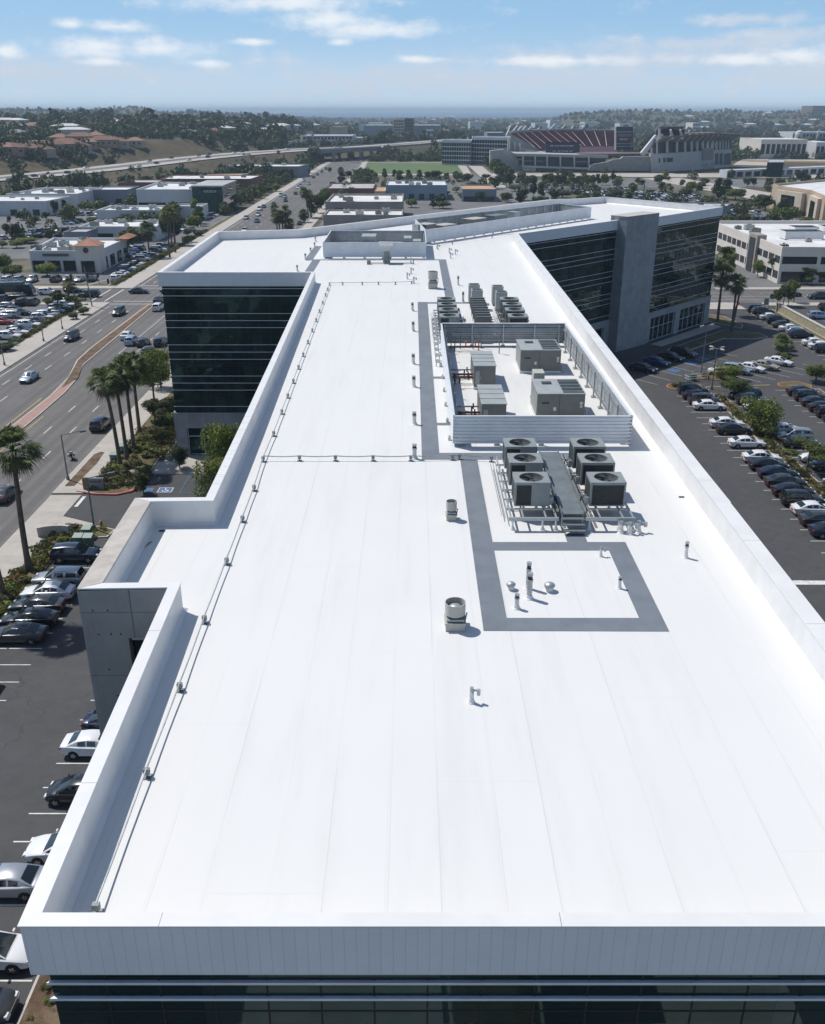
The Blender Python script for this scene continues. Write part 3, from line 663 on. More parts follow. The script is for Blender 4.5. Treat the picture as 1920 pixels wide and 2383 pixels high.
# ------------------------------------------------------------------ condensers on their frames
def fan_unit_meshes():
    W, D, H = 1.75, 1.48, 1.27; x, y = W / 2, D / 2; out = []
    mb = MB(); mb.box(-x, x, -y, y, 0, .06); [mb.box(*q, H - .14, H - .036) for q in ((-x, x, -y, -y + .06), (-x, x, y - .06, y), (-x, -x + .06, -y + .06, y - .06), (x - .06, x, -y + .06, y - .06))]
    for sx in (-1, 1):
        for sy in (-1, 1): mb.box(min(sx * x, sx * (x - .09)), max(sx * x, sx * (x - .09)), min(sy * y, sy * (y - .09)), max(sy * y, sy * (y - .09)), .06, H - .14)
    out.append(('casing', mb.mesh('casing', M_COND)))
    mb = MB(); mb.box(-x + .03, x - .03, -y + .03, y - .03, .061, H - .27)
    [mb.box(*q, H - .27, H - .141) for q in ((-x + .03, x - .03, -y + .03, -y + .06), (-x + .03, x - .03, y - .06, y - .03))]
    for k in range(11):
        z = .12 + k * .088
        for s in (-1, 1): mb.box(-x + .09, x - .09, min(s * (y - .03), s * (y - .015)), max(s * (y - .03), s * (y - .015)), z, z + .012)
    out.append(('coil', mb.mesh('coil', M_DARKGR)))
    # top plate with a round opening
    mb = MB(); n = 28; R = .60; vs = []; ring_o = []
    for i in range(n):
        a = 2 * math.pi * i / n; c, s = math.cos(a), math.sin(a); k = min(x / abs(c) if abs(c) > 1e-6 else 9, y / abs(s) if abs(s) > 1e-6 else 9)
        vs.append((c * R, s * R, H)); ring_o.append((c * k, s * k, H))
    vs2 = vs + ring_o; mb.add(vs2, [(i, (i + 1) % n, n + (i + 1) % n, n + i)[::-1] for i in range(n)])
    for sx, sy in ((1, 1), (-1, 1), (-1, -1), (1, -1)):
        a = math.atan2(sy * y, sx * x) % (2 * math.pi); i = int(a / (2 * math.pi / n)); mb.add([ring_o[i], (sx * x, sy * y, H), ring_o[(i + 1) % n]], [(0, 2, 1)])
    mb.add([(v[0], v[1], H) for v in vs] + [(v[0], v[1], H - .22) for v in vs], [(i, (i + 1) % n, n + (i + 1) % n, n + i) for i in range(n)])
    mb.box(-x, x, -y - .004, -y + .01, H - .035, H); mb.box(-x, x, y - .01, y + .004, H - .035, H); mb.box(-x - .004, -x + .01, -y, y, H - .035, H); mb.box(x - .01, x + .004, -y, y, H - .035, H)
    out.append(('top_plate', mb.mesh('top_plate', M_COND)))
    mb = MB(); mb.lathe((0, 0, H - .24), [(.58, 0), (.58, .01)], 24); out.append(('fan_well', mb.mesh('fan_well', M_BLACK)))
    mb = MB()
    for i in range(5):
        a = 2 * math.pi * i / 5 + .3; c, s = math.cos(a), math.sin(a); c2, s2 = math.cos(a + .75), math.sin(a + .75)
        mb.add([(c * .1, s * .1, H - .10), (c * .55, s * .55, H - .13), (c2 * .53, s2 * .53, H - .05), (c2 * .1, s2 * .1, H - .06)], [(0, 1, 2, 3)])
    mb.tube((0, 0, H - .2), (0, 0, H - .03), .1, .05, 12); out.append(('fan', mb.mesh('fan', mat('fan_blade_grey', (.075, .085, .09), .5))))
    mb = MB()
    for r in (.14, .24, .33, .42, .51, .59):
        for i in range(24):
            a, b = 2 * math.pi * i / 24, 2 * math.pi * (i + 1) / 24; mb.tube((math.cos(a) * r, math.sin(a) * r, H + .012), (math.cos(b) * r, math.sin(b) * r, H + .012), .0035, n=3, cap=False)
    for i in range(6):
        a = math.pi * i / 3; mb.tube((0, 0, H + .02), (math.cos(a) * .62, math.sin(a) * .62, H + .012), .01, n=4)
    out.append(('fan_guard', mb.mesh('fan_guard', M_DARKGR)))
    mb = MB(); mb.box(-.05, x - .095, -y - .004, -y + .03, .06, H - .141); mb.box(.3, .42, -y - .03, -y - .004, .8, .92); mb.tube((.6, -y - .02, .35), (.6, -y - .004, .35), .04); mb.box(.22, .5, -y - .012, -y - .004, .3, .34)
    out.append(('service_panel', mb.mesh('service_panel', M_COND)))
    return out
FU = fan_unit_meshes()
def condenser(x, y, z, desc, phrase, panel=True, sort='near'):
    t = thing('condenser_unit', None, 'condenser', (x, y, z), 'rooftop condenser fan units'); reg(t, desc, phrase, sort)
    for n_, me in FU:
        if n_ == 'service_panel' and not panel: continue
        o = bpy.data.objects.new(n_, me); COL.objects.link(o); o.parent = t
def cond_bank(y0, xs, ys, ph, nm):
    """two columns of units on a steel frame with a catwalk between"""
    zf = ZR + .72; ya, yb = ys[0] - .9, ys[-1] + 1.3
    for side, x in zip(('left', 'right'), xs):
        for i, y in enumerate(ys): condenser(x, y, zf, 'fan condenser', 'of the %s column %s' % (side, ph), panel=(side == 'left'))
        t = thing('steel_frame', 'galvanised steel frame under the %s column of condensers %s' % (side, ph), 'steel frame', (x, ya, ZR))
        x0, x1 = x - 1.15, x + 1.05
        mb = MB()
        for q in (x0, x - .55, x + .55, x1): mb.box(q - .035, q + .035, ya - 1.1, yb, zf - .11, zf - .03)
        for k in np.arange(ya - 1.1, yb, 1.25): mb.box(x0 - .1, x1 + .1, k, k + .07, zf - .2, zf - .112)
        mb.box(x0 - .12, x1 + .1, ya - 1.22, ya - 1.1, zf - .18, zf - .03); mb.build('rail', M_GALV, t)
        for q in (x0 + .1, x + .4, x1):
            for k in np.arange(ya - 1.05, yb, 2.5):
                mb = MB(); mb.tube((q, k, ZR + .02), (q, k, zf - .2), .045, n=8); mb.lathe((q, k, ZR), [(.13, 0), (.12, .05), (.07, .16), (.05, .2)], 10); mb.build('leg', M_PVC, t)
        rp = MB()
        for j in range(5):
            xx = (x + 1.0 + .09 * j) if side == 'left' else (x - 1.0 - .09 * j); rp.tube((xx, ya - .6, zf + .03 + .04 * (j % 2)), (xx, yb, zf + .03 + .04 * (j % 2)), .028, n=6, mi=j % 2)
        for y in ys:
            for j in range(3):
                s = 1 if side == 'left' else -1; rp.tube((x + s * .8, y - .3 + .22 * j, zf + .25), (x + s * (1.1 + .1 * j), y - .3 + .22 * j, zf + .22), .03, n=6, mi=j % 2); rp.tube((x + s * (1.1 + .1 * j), y - .3 + .22 * j, zf + .03), (x + s * (1.1 + .1 * j), y - .3 + .22 * j, zf + .24), .03, n=6, mi=j % 2)
            s = 1 if side == 'left' else -1; rp.box(x + s * 1.0 - .09, x + s * 1.0 + .09, y - .62, y - .48, zf + .02, zf + .42, 0)
        rp.build('refrigerant_pipe', [M_GALV, M_BLACK], t)
        cd = MB()
        for j in range(3): cd.tube((x0 - .1 - .12 * j, ya - 1.0 + .5 * j, ZR + .5 - .1 * j), (x0 - .1 - .12 * j, yb - .2, ZR + .5 - .1 * j), .022, n=6)
        cd.build('conduit', M_GALV, t)
    xm = (xs[0] + xs[1]) / 2
    t = thing('catwalk', 'grey steel catwalk with end steps between the condenser columns ' + ph, 'catwalk', (xm, ya, ZR))
    mb = MB(); mb.box(xm - .52, xm + .52, ya - 1.0, yb + .4, zf + .05, zf + .1); mb.box(xm - .56, xm - .52, ya - 1.0, yb + .4, zf, zf + .2); mb.box(xm + .52, xm + .56, ya - 1.0, yb + .4, zf, zf + .2); mb.build('deck', M_GALVD, t)
    for k in range(3): mb = MB(); mb.box(xm - .52, xm + .52, ya - 1.3 - .26 * k, ya - 1.02 - .26 * k, zf - .10 - .2 * k, zf - .06 - .2 * k); mb.build('step', M_GALVD, t)
    for q in (xm - .5, xm + .5):
        for k in np.arange(ya - .9, yb, 2.2): mb = MB(); mb.tube((q, k, ZR), (q, k, zf + .05), .035, n=8); mb.build('leg', M_GALV, t)
cond_bank(41, (5.94, 9.68), (43.05, 45.85, 48.35), 'before the big screen', 'near')
_bk = cond_bank(80, (3.3, 9.45), (82.95, 85.75, 88.35, 91.05), 'behind the big screen', 'far')
t = thing('duct_cover', 'dark ribbed stepped cover between the far condenser columns', 'duct cover', (6.4, 83, ZR))
for k in range(9):
    mb = MB(); y = 82.3 + k * 1.15; mb.add([(5.75, y, ZR + .85), (7.1, y, ZR + .85), (7.1, y + .95, ZR + 1.75), (5.75, y + .95, ZR + 1.75), (5.75, y + .95, ZR + .85), (7.1, y + .95, ZR + .85)], [(0, 1, 2, 3), (1, 5, 2), (0, 3, 4), (3, 2, 5, 4), (0, 4, 5, 1)]); mb.build('cover_panel', M_DARKGR, t)
    mb = MB(); mb.box(5.7, 7.15, y + .95, y + 1.05, ZR + .85, ZR + 1.8); mb.build('cover_rib', M_UNITL, t)
for i, (x, y) in enumerate(((6.6, 95.7), (9.0, 94.6), (6.5, 98.9), (8.9, 97.9))):
    t = thing('heat_pump_cabinet', ('front', 'front', 'rear', 'rear')[i] + ' ' + ('left', 'right')[i % 2] + ' tall grey cabinet beyond the far condensers', 'cabinet unit', (x, y, ZR), 'tall grey cabinets on the roof')
    mb = MB(); mb.box(x - .57, x + .57, y - .5, y + .7, ZR + .25, ZR + 2.0); mb.box(x - .45, x + .45, y - .35, y + .55, ZR + 2.0, ZR + 2.02, 1); mb.build('cabinet', [M_UNITL, M_DARKGR], t)
    mb = MB(); mb.box(x - .5, x + .5, y - .4, y - .3, ZR, ZR + .25); mb.box(x - .5, x + .5, y + .5, y + .6, ZR, ZR + .25); mb.build('skid', M_GALVD, t)
    mb = MB(); mb.tube((x + .6, y - .2, ZR + .1), (x + .6, y - .2, ZR + .9), .06); mb.box(x + .6, x + .78, y - .4, y, ZR + .7, ZR + 1.05); mb.build('service_box', M_GALV, t)

# ------------------------------------------------------------------ equipment screens
def corr(mb, a, b, z0, z1, pitch=.2, dep=.045, mi=0, back=1):
    """corrugated panel with horizontal ribs running a-b, thin, facing right of a->b"""
    a, b = Vector(a), Vector(b); d = (b - a).normalized(); nn = Vector((d.y, -d.x)); n = max(2, int((z1 - z0) / pitch)); pr = []
    for i in range(n):
        z = z0 + (z1 - z0) * i / n; s = (z1 - z0) / n; pr += [(0, z), (0, z + s * .55), (-dep, z + s * .68), (-dep, z + s * .9)]
    pr.append((0, z1)); vs = []
    for p in (a, b):
        for (o, z) in pr: vs.append((p.x + nn.x * o, p.y + nn.y * o, z))
    m = len(pr); mb.add(vs, [(i, m + i, m + i + 1, i + 1) for i in range(m - 1)], mi)
    q = [(p.x + nn.x * o, p.y + nn.y * o) for p, o in ((a, -dep - .012), (b, -dep - .012))]
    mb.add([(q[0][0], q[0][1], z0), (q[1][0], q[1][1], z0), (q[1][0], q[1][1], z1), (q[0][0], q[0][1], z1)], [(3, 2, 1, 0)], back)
def screen(name, label, poly, z0, z1, inner_corr=(), pitch=.2, postgap=2.6, rail=True):
    t = thing(name, label, 'equipment screen', (poly[0][0], poly[0][1], ZR)); n = len(poly)
    for i in range(n):
        a, b = Vector(poly[i]), Vector(poly[(i + 1) % n]); d = (b - a).normalized(); nn = Vector((-d.y, d.x)); L = (b - a).length
        mb = MB(); corr(mb, a, b, z0, z1, pitch, .045 if pitch < .25 else .012)
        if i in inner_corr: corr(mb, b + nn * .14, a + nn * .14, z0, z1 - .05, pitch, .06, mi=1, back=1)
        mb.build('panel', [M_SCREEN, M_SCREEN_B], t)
        mb = MB(); mb.wall(a - nn * .03, b - nn * .03, .2 if i in inner_corr else .14, z1, z1 + .05); mb.build('top_rail', M_SCREEN, t)
        mb = MB()
        mb.wall(a + nn * .2, b + nn * .2, .06, z0 + .3, z0 + .36); mb.wall(a + nn * .2, b + nn * .2, .06, z1 - .45, z1 - .39); mb.build('girt', M_GALV, t)
        k = max(1, round(L / postgap))
        for j in range(k + 1):
            if j == k and i < n: continue
            p = a + d * max(.6, L * j / k) + nn * .34; mb = MB(); mb.box(p.x - .05, p.x + .05, p.y - .05, p.y + .05, ZR, z1 - .06)
            mb.box(p.x - .16, p.x + .16, p.y - .16, p.y + .16, ZR + .003, ZR + .12); mb.build('post', M_GALV, t)
    return t
screen('equipment_screen', 'large rectangular ribbed metal screen around four rooftop units, nearest on the roof', [(2.45, 53.2), (13.25, 53.2), (13.25, 79.7), (2.45, 79.7)], ZR + .22, 23.62, inner_corr=(1, 2))
screen('equipment_screen', 'long narrow pale screen at the head of the straight roof', [(-12.35, 131.3), (1.9, 131.3), (1.9, 145.2), (-12.35, 145.2)], ZR + .2, 23.8, pitch=.3)
screen('equipment_screen', 'pale screen set at an angle on the far wing roof', [(1.95, 146.0), (33.7, 182.4), (28.6, 189.6), (.45, 160.7)], ZR + .2, 23.8, pitch=.3)
def low_skid(x0, x1, y0, y1):
    mb = MB(); mb.box(x0, x1, y0, y0 + .12, ZR + .01, ZR + .2); mb.box(x0, x1, y1 - .12, y1, ZR + .01, ZR + .2); mb.box(x0, x0 + .12, y0 + .12, y1 - .12, ZR + .01, ZR + .2); mb.box(x1 - .12, x1, y0 + .12, y1 - .12, ZR + .01, ZR + .2); return mb
def package_unit(x0, x1, y0, y1, label):
    t = thing('rooftop_unit', label, 'air handler', ((x0 + x1) / 2, (y0 + y1) / 2, ZR), 'big packaged units inside the screen'); z0, z1 = ZR + .2, 23.5; w = x1 - x0; dp = y1 - y0
    low_skid(x0 - .05, x1 + .05, y0 - .05, y1 + .05).build('curb', M_PARA, t)
    me = MB().box(x0, x1, y0, y1, z0, z1); me.build('cabinet', M_UNIT, t)
    mb = MB(); mb.box(x0 - .03, x1 + .03, y0 - .03, y1 + .03, z1, z1 + .045); mb.build('roof_cap', M_UNITL, t)
    xl = x0 + w * .55
    for k in range(4):
        ya = y0 + .25 + k * (dp - .4) / 4; mb = MB(); mb.box(xl, x1 - .1, ya, ya + (dp - .4) / 4 - .2, z1 + .05, z1 + .10); mb.build('fan_grille', M_DARKGR, t)
        mb = MB(); mb.box(xl - .03, x1 - .07, ya - .05, ya, z1 + .047, z1 + .16); mb.build('hood_bar', M_UNITL, t)
    mb = MB(); mb.box(x0 + .55, x0 + 1.2, y0 + dp * .62, y0 + dp * .78, z1 + .05, z1 + .1); mb.build('roof_hatch', M_DARKGR, t)
    mb = MB(); mb.box(x0 + w * .46, x0 + w * .47, y0 - .008, y0 - .001, z0, z1); mb.box(x0 + .3, x0 + .75, y0 - .03, y0 - .002, z0 + .95, z0 + 1.05); mb.build('door_joint', M_DARKGR, t)
    mb = MB(); mb.box(x0 + w * .34, x0 + w * .4, y0 - .03, y0 - .002, z0 + .5, z0 + .72); mb.box(x1 - .3, x1 - .15, y0 - .012, y0 - .002, z0 + .7, z0 + .8); mb.box(x1 - .3, x1 - .15, y0 - .012, y0 - .002, z0 + .84, z0 + .92); mb.box(x1 - .32, x1 - .13, y0 - .012, y0 - .002, z0 + .96, z0 + 1.08); mb.build('label_plate', M_WHITE, t)
    mb = MB()
    for k in range(5): mb.box(x0 - .03, x0 - .002, y0 + .2 + k * (dp - .5) / 5, y0 + .2 + (k + .8) * (dp - .5) / 5, z0 + .1, z1 - .15)
    mb.build('access_panel', M_UNITL, t)
    mb = MB(); mb.tube((x1 + .25, y0 + .6, ZR + .1), (x1 + .25, y0 + .6, ZR + .6), .05); mb.tube((x1, y0 + .6, ZR + .6), (x1 + .25, y0 + .6, ZR + .6), .05); mb.box(x1 + .15, x1 + .4, y0 + .4, y0 + .8, ZR + .003, ZR + .1); mb.build('drain_pipe', M_PVC, t)
package_unit(8.2, 11.3, 58.4, 62.0, 'nearer large grey packaged air handler with dark fan grilles in the screen')
package_unit(8.4, 11.5, 70.4, 74.0, 'farther large grey packaged air handler with dark fan grilles in the screen')
def duct_box(x0, x1, y0, y1, label):
    t = thing('air_handler', label, 'air handler', ((x0 + x1) / 2, (y0 + y1) / 2, ZR), 'plain box units inside the screen'); z1 = 23.5
    low_skid(x0, x1, y0, y1).build('curb', M_PARA, t)
    mb = MB(); mb.box(x0, x1, y0, y1, ZR + .2, z1 - .05); mb.build('cabinet', M_UNIT, t)
    mb = MB(); mb.box(x0 - .05, x1 + .05, y0 - .05, y1 + .05, z1 - .05, z1)
    for k in range(1, 4): yy = y0 + (y1 - y0) * k / 4; mb.box(x0 - .05, x1 + .05, yy - .015, yy + .015, z1, z1 + .03)
    mb.build('ribbed_lid', M_UNITL, t)
    mb = MB(); mb.box(x0 + .1, x0 + .4, y0 - .02, y0 - .002, ZR + .4, z1 - .4); mb.box(x0 + .45, x0 + .52, y0 - .05, y0 - .002, ZR + .8, ZR + 1.0); mb.build('access_door', M_UNITL, t)
    mb = MB()
    for j, (dy, zz, rr) in enumerate(((.5, .75, .06), (1.5, .75, .08), (1.75, .5, .06), (3.0, .7, .055))):
        mb.tube((2.75, y0 + dy, ZR + zz), (x0, y0 + dy, ZR + zz), rr, n=10, mi=0 if j < 3 else 1); mb.tube((2.75 + .4 * j, y0 + dy, ZR), (2.75 + .4 * j, y0 + dy, ZR + zz), rr, n=8, mi=0)
        mb.tube((x0 - .35, y0 + dy, ZR + zz - .16), (x0 - .35, y0 + dy, ZR + zz + .22), .05, n=8, mi=2 if j == 1 else 0)
    mb.build('supply_pipe', [M_BROWN, M_GALVD, M_ORANGE], t)
duct_box(4.4, 5.95, 56.3, 60.7, 'nearer plain grey box air handler with dark pipes inside the screen')
duct_box(4.5, 6.06, 65.8, 70.2, 'farther plain grey box air handler with dark pipes inside the screen')
t = thing('control_cabinet', 'narrow tall beige cabinet between the two packaged units', 'cabinet', (8.85, 63.3, ZR))
mb = MB(); mb.box(8.45, 9.2, 62.75, 63.9, ZR + .15, 23.75); mb.build('cabinet', M_BEIGE, t); mb = MB(); mb.box(9.02, 9.1, 62.72, 62.748, ZR + 1.0, ZR + 1.2); mb.build('handle', M_TRIM, t); mb = MB(); mb.box(8.4, 8.55, 62.8, 63.8, ZR + .001, ZR + .15); mb.box(9.1, 9.25, 62.8, 63.8, ZR + .001, ZR + .15); mb.build('foot', M_GALVD, t)
# pipework along the inside of the big screen's far wall
t = thing('pipe_rack', 'grey and orange pipework with valves against the far wall of the big screen', 'pipework', (4.0, 78.4, ZR))
mb = MB()
for (x, y, h, mi) in ((3.3, 78.2, 1.6, 0), (4.1, 78.4, 1.5, 0), (5.2, 78.3, 1.9, 0), (5.9, 78.6, 1.7, 0), (3.6, 77.6, .9, 1), (7.3, 76.8, 1.5, 0)):
    mb.tube((x, y, ZR), (x, y, ZR + h), .045, n=8, mi=mi)
mb.path([(7.3, 76.8, ZR + 1.5), (7.2, 76.8, ZR + 1.64), (7.0, 76.8, ZR + 1.68), (6.85, 76.8, ZR + 1.55)], [.06] * 4)
mb.tube((3.3, 78.2, ZR + 1.3), (5.2, 78.3, ZR + 1.3), .035); mb.tube((2.9, 77.6, ZR + .35), (6.0, 77.6, ZR + .35), .06, mi=1); mb.tube((3.4, 77.2, ZR + .5), (5.6, 77.2, ZR + .5), .05, mi=1); mb.tube((5.6, 77.2, ZR + .15), (5.6, 77.2, ZR + .8), .05, mi=2)
mb.build('pipe', [M_GALVD, M_BROWN, M_ORANGE], t)
for i, (x, y) in enumerate(((4.5, 77.2), (5.3, 77.2))): mb = MB(); mb.tube((x, y, ZR + .4), (x, y, ZR + .9), .05); mb.lathe((x, y, ZR + .88), [(.14, 0), (.14, .03)], 12); mb.build('valve', M_ORANGE, t)
# row of refrigerant manifolds outside the screen's far left corner
for k in range(9):
    t = thing('pipe_manifold', None, 'pipe manifold', (2.0, 72.5 + k * 2.0, ZR), 'small pipe manifolds beside the far condensers'); reg(t, 'small white pipe manifold', 'in the line beside the far left condensers', 'near')
    mb = MB(); x, y = 2.05, 72.5 + k * 2.0; mb.tube((x - .15, y, ZR), (x - .15, y, ZR + .6), .05, n=6); mb.tube((x + .15, y, ZR), (x + .15, y, ZR + .5), .05, n=6); mb.tube((x - .25, y, ZR + .45), (x + .3, y, ZR + .45), .045, n=6); mb.box(x - .1, x + .1, y - .06, y + .06, ZR + .3, ZR + .6); mb.build('pipework', M_PVC, t)
# small roof clips on the screen's outer left face
for k in range(7):
    y = 54.5 + k * 3.6; mb = MB(); mb.box(2.2, 2.38, y - .1, y + .1, ZR + .003, ZR + .22); mb.tube((2.29, y, ZR + .2), (2.29, y, ZR + .32), .06, n=8); o = mb.build('drain_cap', M_PVC, origin=(2.29, y, ZR)); tag(o, None, 'drain cap', 'drain caps beside the big screen'); reg(o, 'small pale drain cap', 'along the left foot of the big screen', 'near')
# equipment inside the two far screens
far_eq = [(-9.6, -7.9, 138, 141, .9, M_GALVD, 'low grey unit'), (-7.4, -5.4, 139.5, 143, 1.9, M_UNITL, 'tall pale box unit'), (-4.9, -1.6, 136.5, 139.5, 1.15, M_WHITE, 'long white unit'), (-1.2, -.2, 137.5, 140.5, 1.9, M_UNITL, 'narrow pale box unit'), (.1, 1.2, 137.5, 140, 1.5, M_GALV, 'grey mesh fronted unit')]
for (x0, x1, y0, y1, h, m_, d) in far_eq:
    t = thing('rooftop_unit', None, 'rooftop unit', ((x0 + x1) / 2, (y0 + y1) / 2, ZR), 'units inside the far straight screen'); reg(t, d, 'inside the long narrow far screen')
    mb = MB(); mb.box(x0, x1, y0, y1, ZR + .2, ZR + h); mb.build('cabinet', m_, t); mb = MB(); mb.box(x0 - .05, x1 + .05, y0 - .05, y1 + .05, ZR + h, ZR + h + .06); mb.build('lid', M_UNITL, t)
    mb = MB(); mb.box(x0 + .1, x1 - .1, y0 - .02, y0 - .002, ZR + .4, ZR + h * .8); mb.build('grille', M_GALVD, t); low_skid(x0, x1, y0, y1).build('curb', M_GALVD, t)
dg = Vector((.66, .75)); dn = Vector((-.75, .66)); P3 = Vector((2.6, 150.5))
for (s, l, w_, h, m_, d) in ((1.0, 1.2, 1.2, 2.0, M_GALV, 'narrow steel duct box'), (3.0, 2.6, 2.4, 1.85, M_BEIGE, 'beige box unit'), (7.4, 3.4, 2.4, 1.35, M_BEIGE, 'low beige topped unit'), (15.5, 3.6, 2.4, 1.7, M_BEIGE, 'beige flat topped unit'), (21.5, 3.6, 2.2, 1.8, M_GALVD, 'grey topped unit'), (27.5, 1.6, 1.6, 2.0, M_GALV, 'steel box')):
    a = P3 + dg * s + dn * 3.2; poly = [a, a + dg * l, a + dg * l + dn * w_, a + dn * w_]; poly = [tuple(p) for p in poly]; c = a + dg * l / 2 + dn * w_ / 2
    t = thing('rooftop_unit', None, 'rooftop unit', (c.x, c.y, ZR), 'units inside the angled far screen'); reg(t, d, 'inside the angled far screen')
    mb = MB(); mb.prism(poly, ZR + .15, ZR + h); mb.build('cabinet', M_UNIT if m_ is M_BEIGE else m_, t); mb = MB(); mb.prism([tuple(Vector(p) + (Vector(p) - c) * .05) for p in poly], ZR + h, ZR + h + .08); mb.build('lid', m_, t)
    mb = MB(); q = [tuple(Vector(p) + (Vector(p) - c) * -.1) for p in poly]; mb.prism(q, ZR + .001, ZR + .15); mb.build('curb', M_GALVD, t)
# extract hood with a tilted tray standing before the straight far screen
p = kM(705, 1065, ZR); t = thing('extract_hood', 'grey extract hood with flared tray top in front of the far straight screen', 'extract hood', (p.x, p.y, ZR))
mb = MB(); mb.tube((p.x, p.y, ZR), (p.x, p.y, ZR + 1.6), .5, .42, 12); mb.box(p.x - .65, p.x + .65, p.y - .5, p.y + .5, ZR + .55, ZR + .75); mb.build('duct', M_GALVD, t)
mb = MB(); z = ZR + 1.6; mb.add([(p.x - .5, p.y - .4, z), (p.x + .5, p.y - .4, z), (p.x + .5, p.y + .4, z), (p.x - .5, p.y + .4, z), (p.x - 1.0, p.y - .8, z + .8), (p.x + .9, p.y - .8, z + .75), (p.x + .9, p.y + .9, z + 1.1), (p.x - 1.0, p.y + .9, z + 1.15)], [(3, 2, 1, 0), (4, 5, 6, 7), (0, 1, 5, 4), (1, 2, 6, 5), (2, 3, 7, 6), (3, 0, 4, 7)]); mb.build('tray', M_GALV, t)
mb = MB(); mb.box(p.x - 2.2, p.x + 3.6, p.y - .9, p.y - .8, ZR + .1, ZR + .2); mb.box(p.x - 2.6, p.x - 2.1, p.y - 1.1, p.y - .7, ZR + .001, ZR + .5); mb.tube((p.x + 3.6, p.y - .85, ZR), (p.x + 3.6, p.y - .85, ZR + .7), .06); mb.build('pipe_run', M_GALVD, t)
# ------------------------------------------------------------------ terrain
FWY = [(-700, 120, 1.5), (-420, 330, 2.0), (-245, 588, 3.0), (-162, 757, 7.0), (-100, 848, 9.0), (-45, 917, 9.0), (15, 1060, 9.0), (70, 1260, 7.0), (150, 1500, 4.0), (260, 1800, 2.0)]
_s = []
for i in range(len(FWY) - 1):           # rounded course of the freeway
    p0, p1, p2, p3 = FWY[max(i - 1, 0)], FWY[i], FWY[i + 1], FWY[min(i + 2, len(FWY) - 1)]
    for k in range(6):
        t_ = k / 6; _s.append(tuple(.5 * ((2 * b) + (c - a) * t_ + (2 * a - 5 * b + 4 * c - d) * t_ ** 2 + (3 * b - a - 3 * c + d) * t_ ** 3) for a, b, c, d in zip(p0, p1, p2, p3)))
FW = np.array(_s + [FWY[-1]])
def fwy_dist(x, y):
    best = np.full(x.shape, 1e9); sd_ = np.zeros(x.shape); zf = np.zeros(x.shape)
    for i in range(len(FW) - 1):
        a, b = FW[i], FW[i + 1]; dx, dy = b[0] - a[0], b[1] - a[1]; L2 = dx * dx + dy * dy
        t_ = np.clip(((x - a[0]) * dx + (y - a[1]) * dy) / L2, 0, 1); ex, ey = x - a[0] - t_ * dx, y - a[1] - t_ * dy; d = np.hypot(ex, ey)
        s = np.sign(dx * (y - a[1]) - dy * (x - a[0])); m = d < best
        best = np.where(m, d, best); sd_ = np.where(m, d * s, sd_); zf = np.where(m, a[2] + t_ * (b[2] - a[2]), zf)
    return sd_, zf
def sstep(x, a, b):
    t_ = np.clip((x - a) / (b - a), 0, 1); return t_ * t_ * (3 - 2 * t_)
RPX = [-900, 0, 90, 200, 260, 325, 370, 460, 550, 640, 720, 800, 1280, 1320, 1460, 1620, 1690, 1760, 1850, 1920, 2900]
RZ = [34, 40, 38, 38, 43, 49, 30, 31, 26, 20, 8, 0, 0, 26, 38, 29, 35, 28, 33, 38, 30]
def wav(x, y, s, p): return np.sin(x / s + p) * np.cos(y / s * 1.3 + p * 2.1) + .5 * np.sin(x / s * 2.3 + y / s * 1.7 + p * 3)
def hz(x, y):
    x = np.asarray(x, float); y = np.asarray(y, float)
    s, zf = fwy_dist(x, y)
    under = sstep(np.abs(x + 57), 33, 25) * sstep(np.abs(y - 888), 110, 80)      # the gap the road passes through
    z = zf * sstep(s, -50, -21)
    left = sstep(-x, 95, 200) * sstep(y, 300, 520)
    far_side = zf * (1 - left) * sstep(s, 64, 21) + left * (zf + 11 * sstep(s, 24, 66) + 6 * sstep(s, 120, 420))
    z = np.where(s > 0, far_side, z)
    z = z + left * sstep(s, 25, 90) * wav(x, y, 70, 1.0) * 1.4
    z = z * (1 - under)
    px = 960 + 2344 * x / np.maximum(y, 1)
    ridge = np.interp(px, RPX, RZ)
    hill = ridge * sstep(y, 1900, 3300) * (1 - .6 * sstep(y, 3500, 5200)) + sstep(y, 1700, 2600) * sstep(ridge, 4, 25) * (wav(x, y, 210, .4) * 3.2 + wav(x, y, 85, 2.0) * 1.5)
    z = z * (1 - sstep(y, 1500, 2300)) + np.maximum(hill, 0)
    return z
def hz1(x, y): return float(hz(np.array([x]), np.array([y]))[0])
def lines(spec):
    out = []
    for a, b, st in spec: out += list(np.arange(a, b, st))
    return np.array(out + [spec[-1][1]])
gx = lines([(-9000, -3000, 600), (-3000, -900, 100), (-900, -460, 30), (-460, 460, 9), (460, 900, 30), (900, 3000, 100), (3000, 9000, 600)])
gy = lines([(-500, 280, 60), (280, 1150, 9), (1150, 1900, 30), (1900, 3800, 45), (3800, 6500, 300)])
GX, GY = np.meshgrid(gx, gy); GZ = hz(GX.ravel(), GY.ravel()) - .03
nx, ny = len(gx), len(gy); idx = np.arange(nx * ny).reshape(ny, nx)
Fq = np.stack([idx[:-1, :-1], idx[:-1, 1:], idx[1:, 1:], idx[1:, :-1]], -1).reshape(-1, 4)
cen = np.stack([GX.ravel(), GY.ravel()], -1)[Fq].mean(1); s_, z_ = fwy_dist(cen[:, 0], cen[:, 1])
mi = np.where((s_ > -60) & (s_ < 150) & (cen[:, 1] < 1500), 1, 0).astype(np.int32)
mi = np.where((cen[:, 0] > 180) & (cen[:, 1] > 300) & (cen[:, 1] < 1200), 1, mi).astype(np.int32)
mi = np.where((cen[:, 1] > 1400), 2, mi).astype(np.int32)
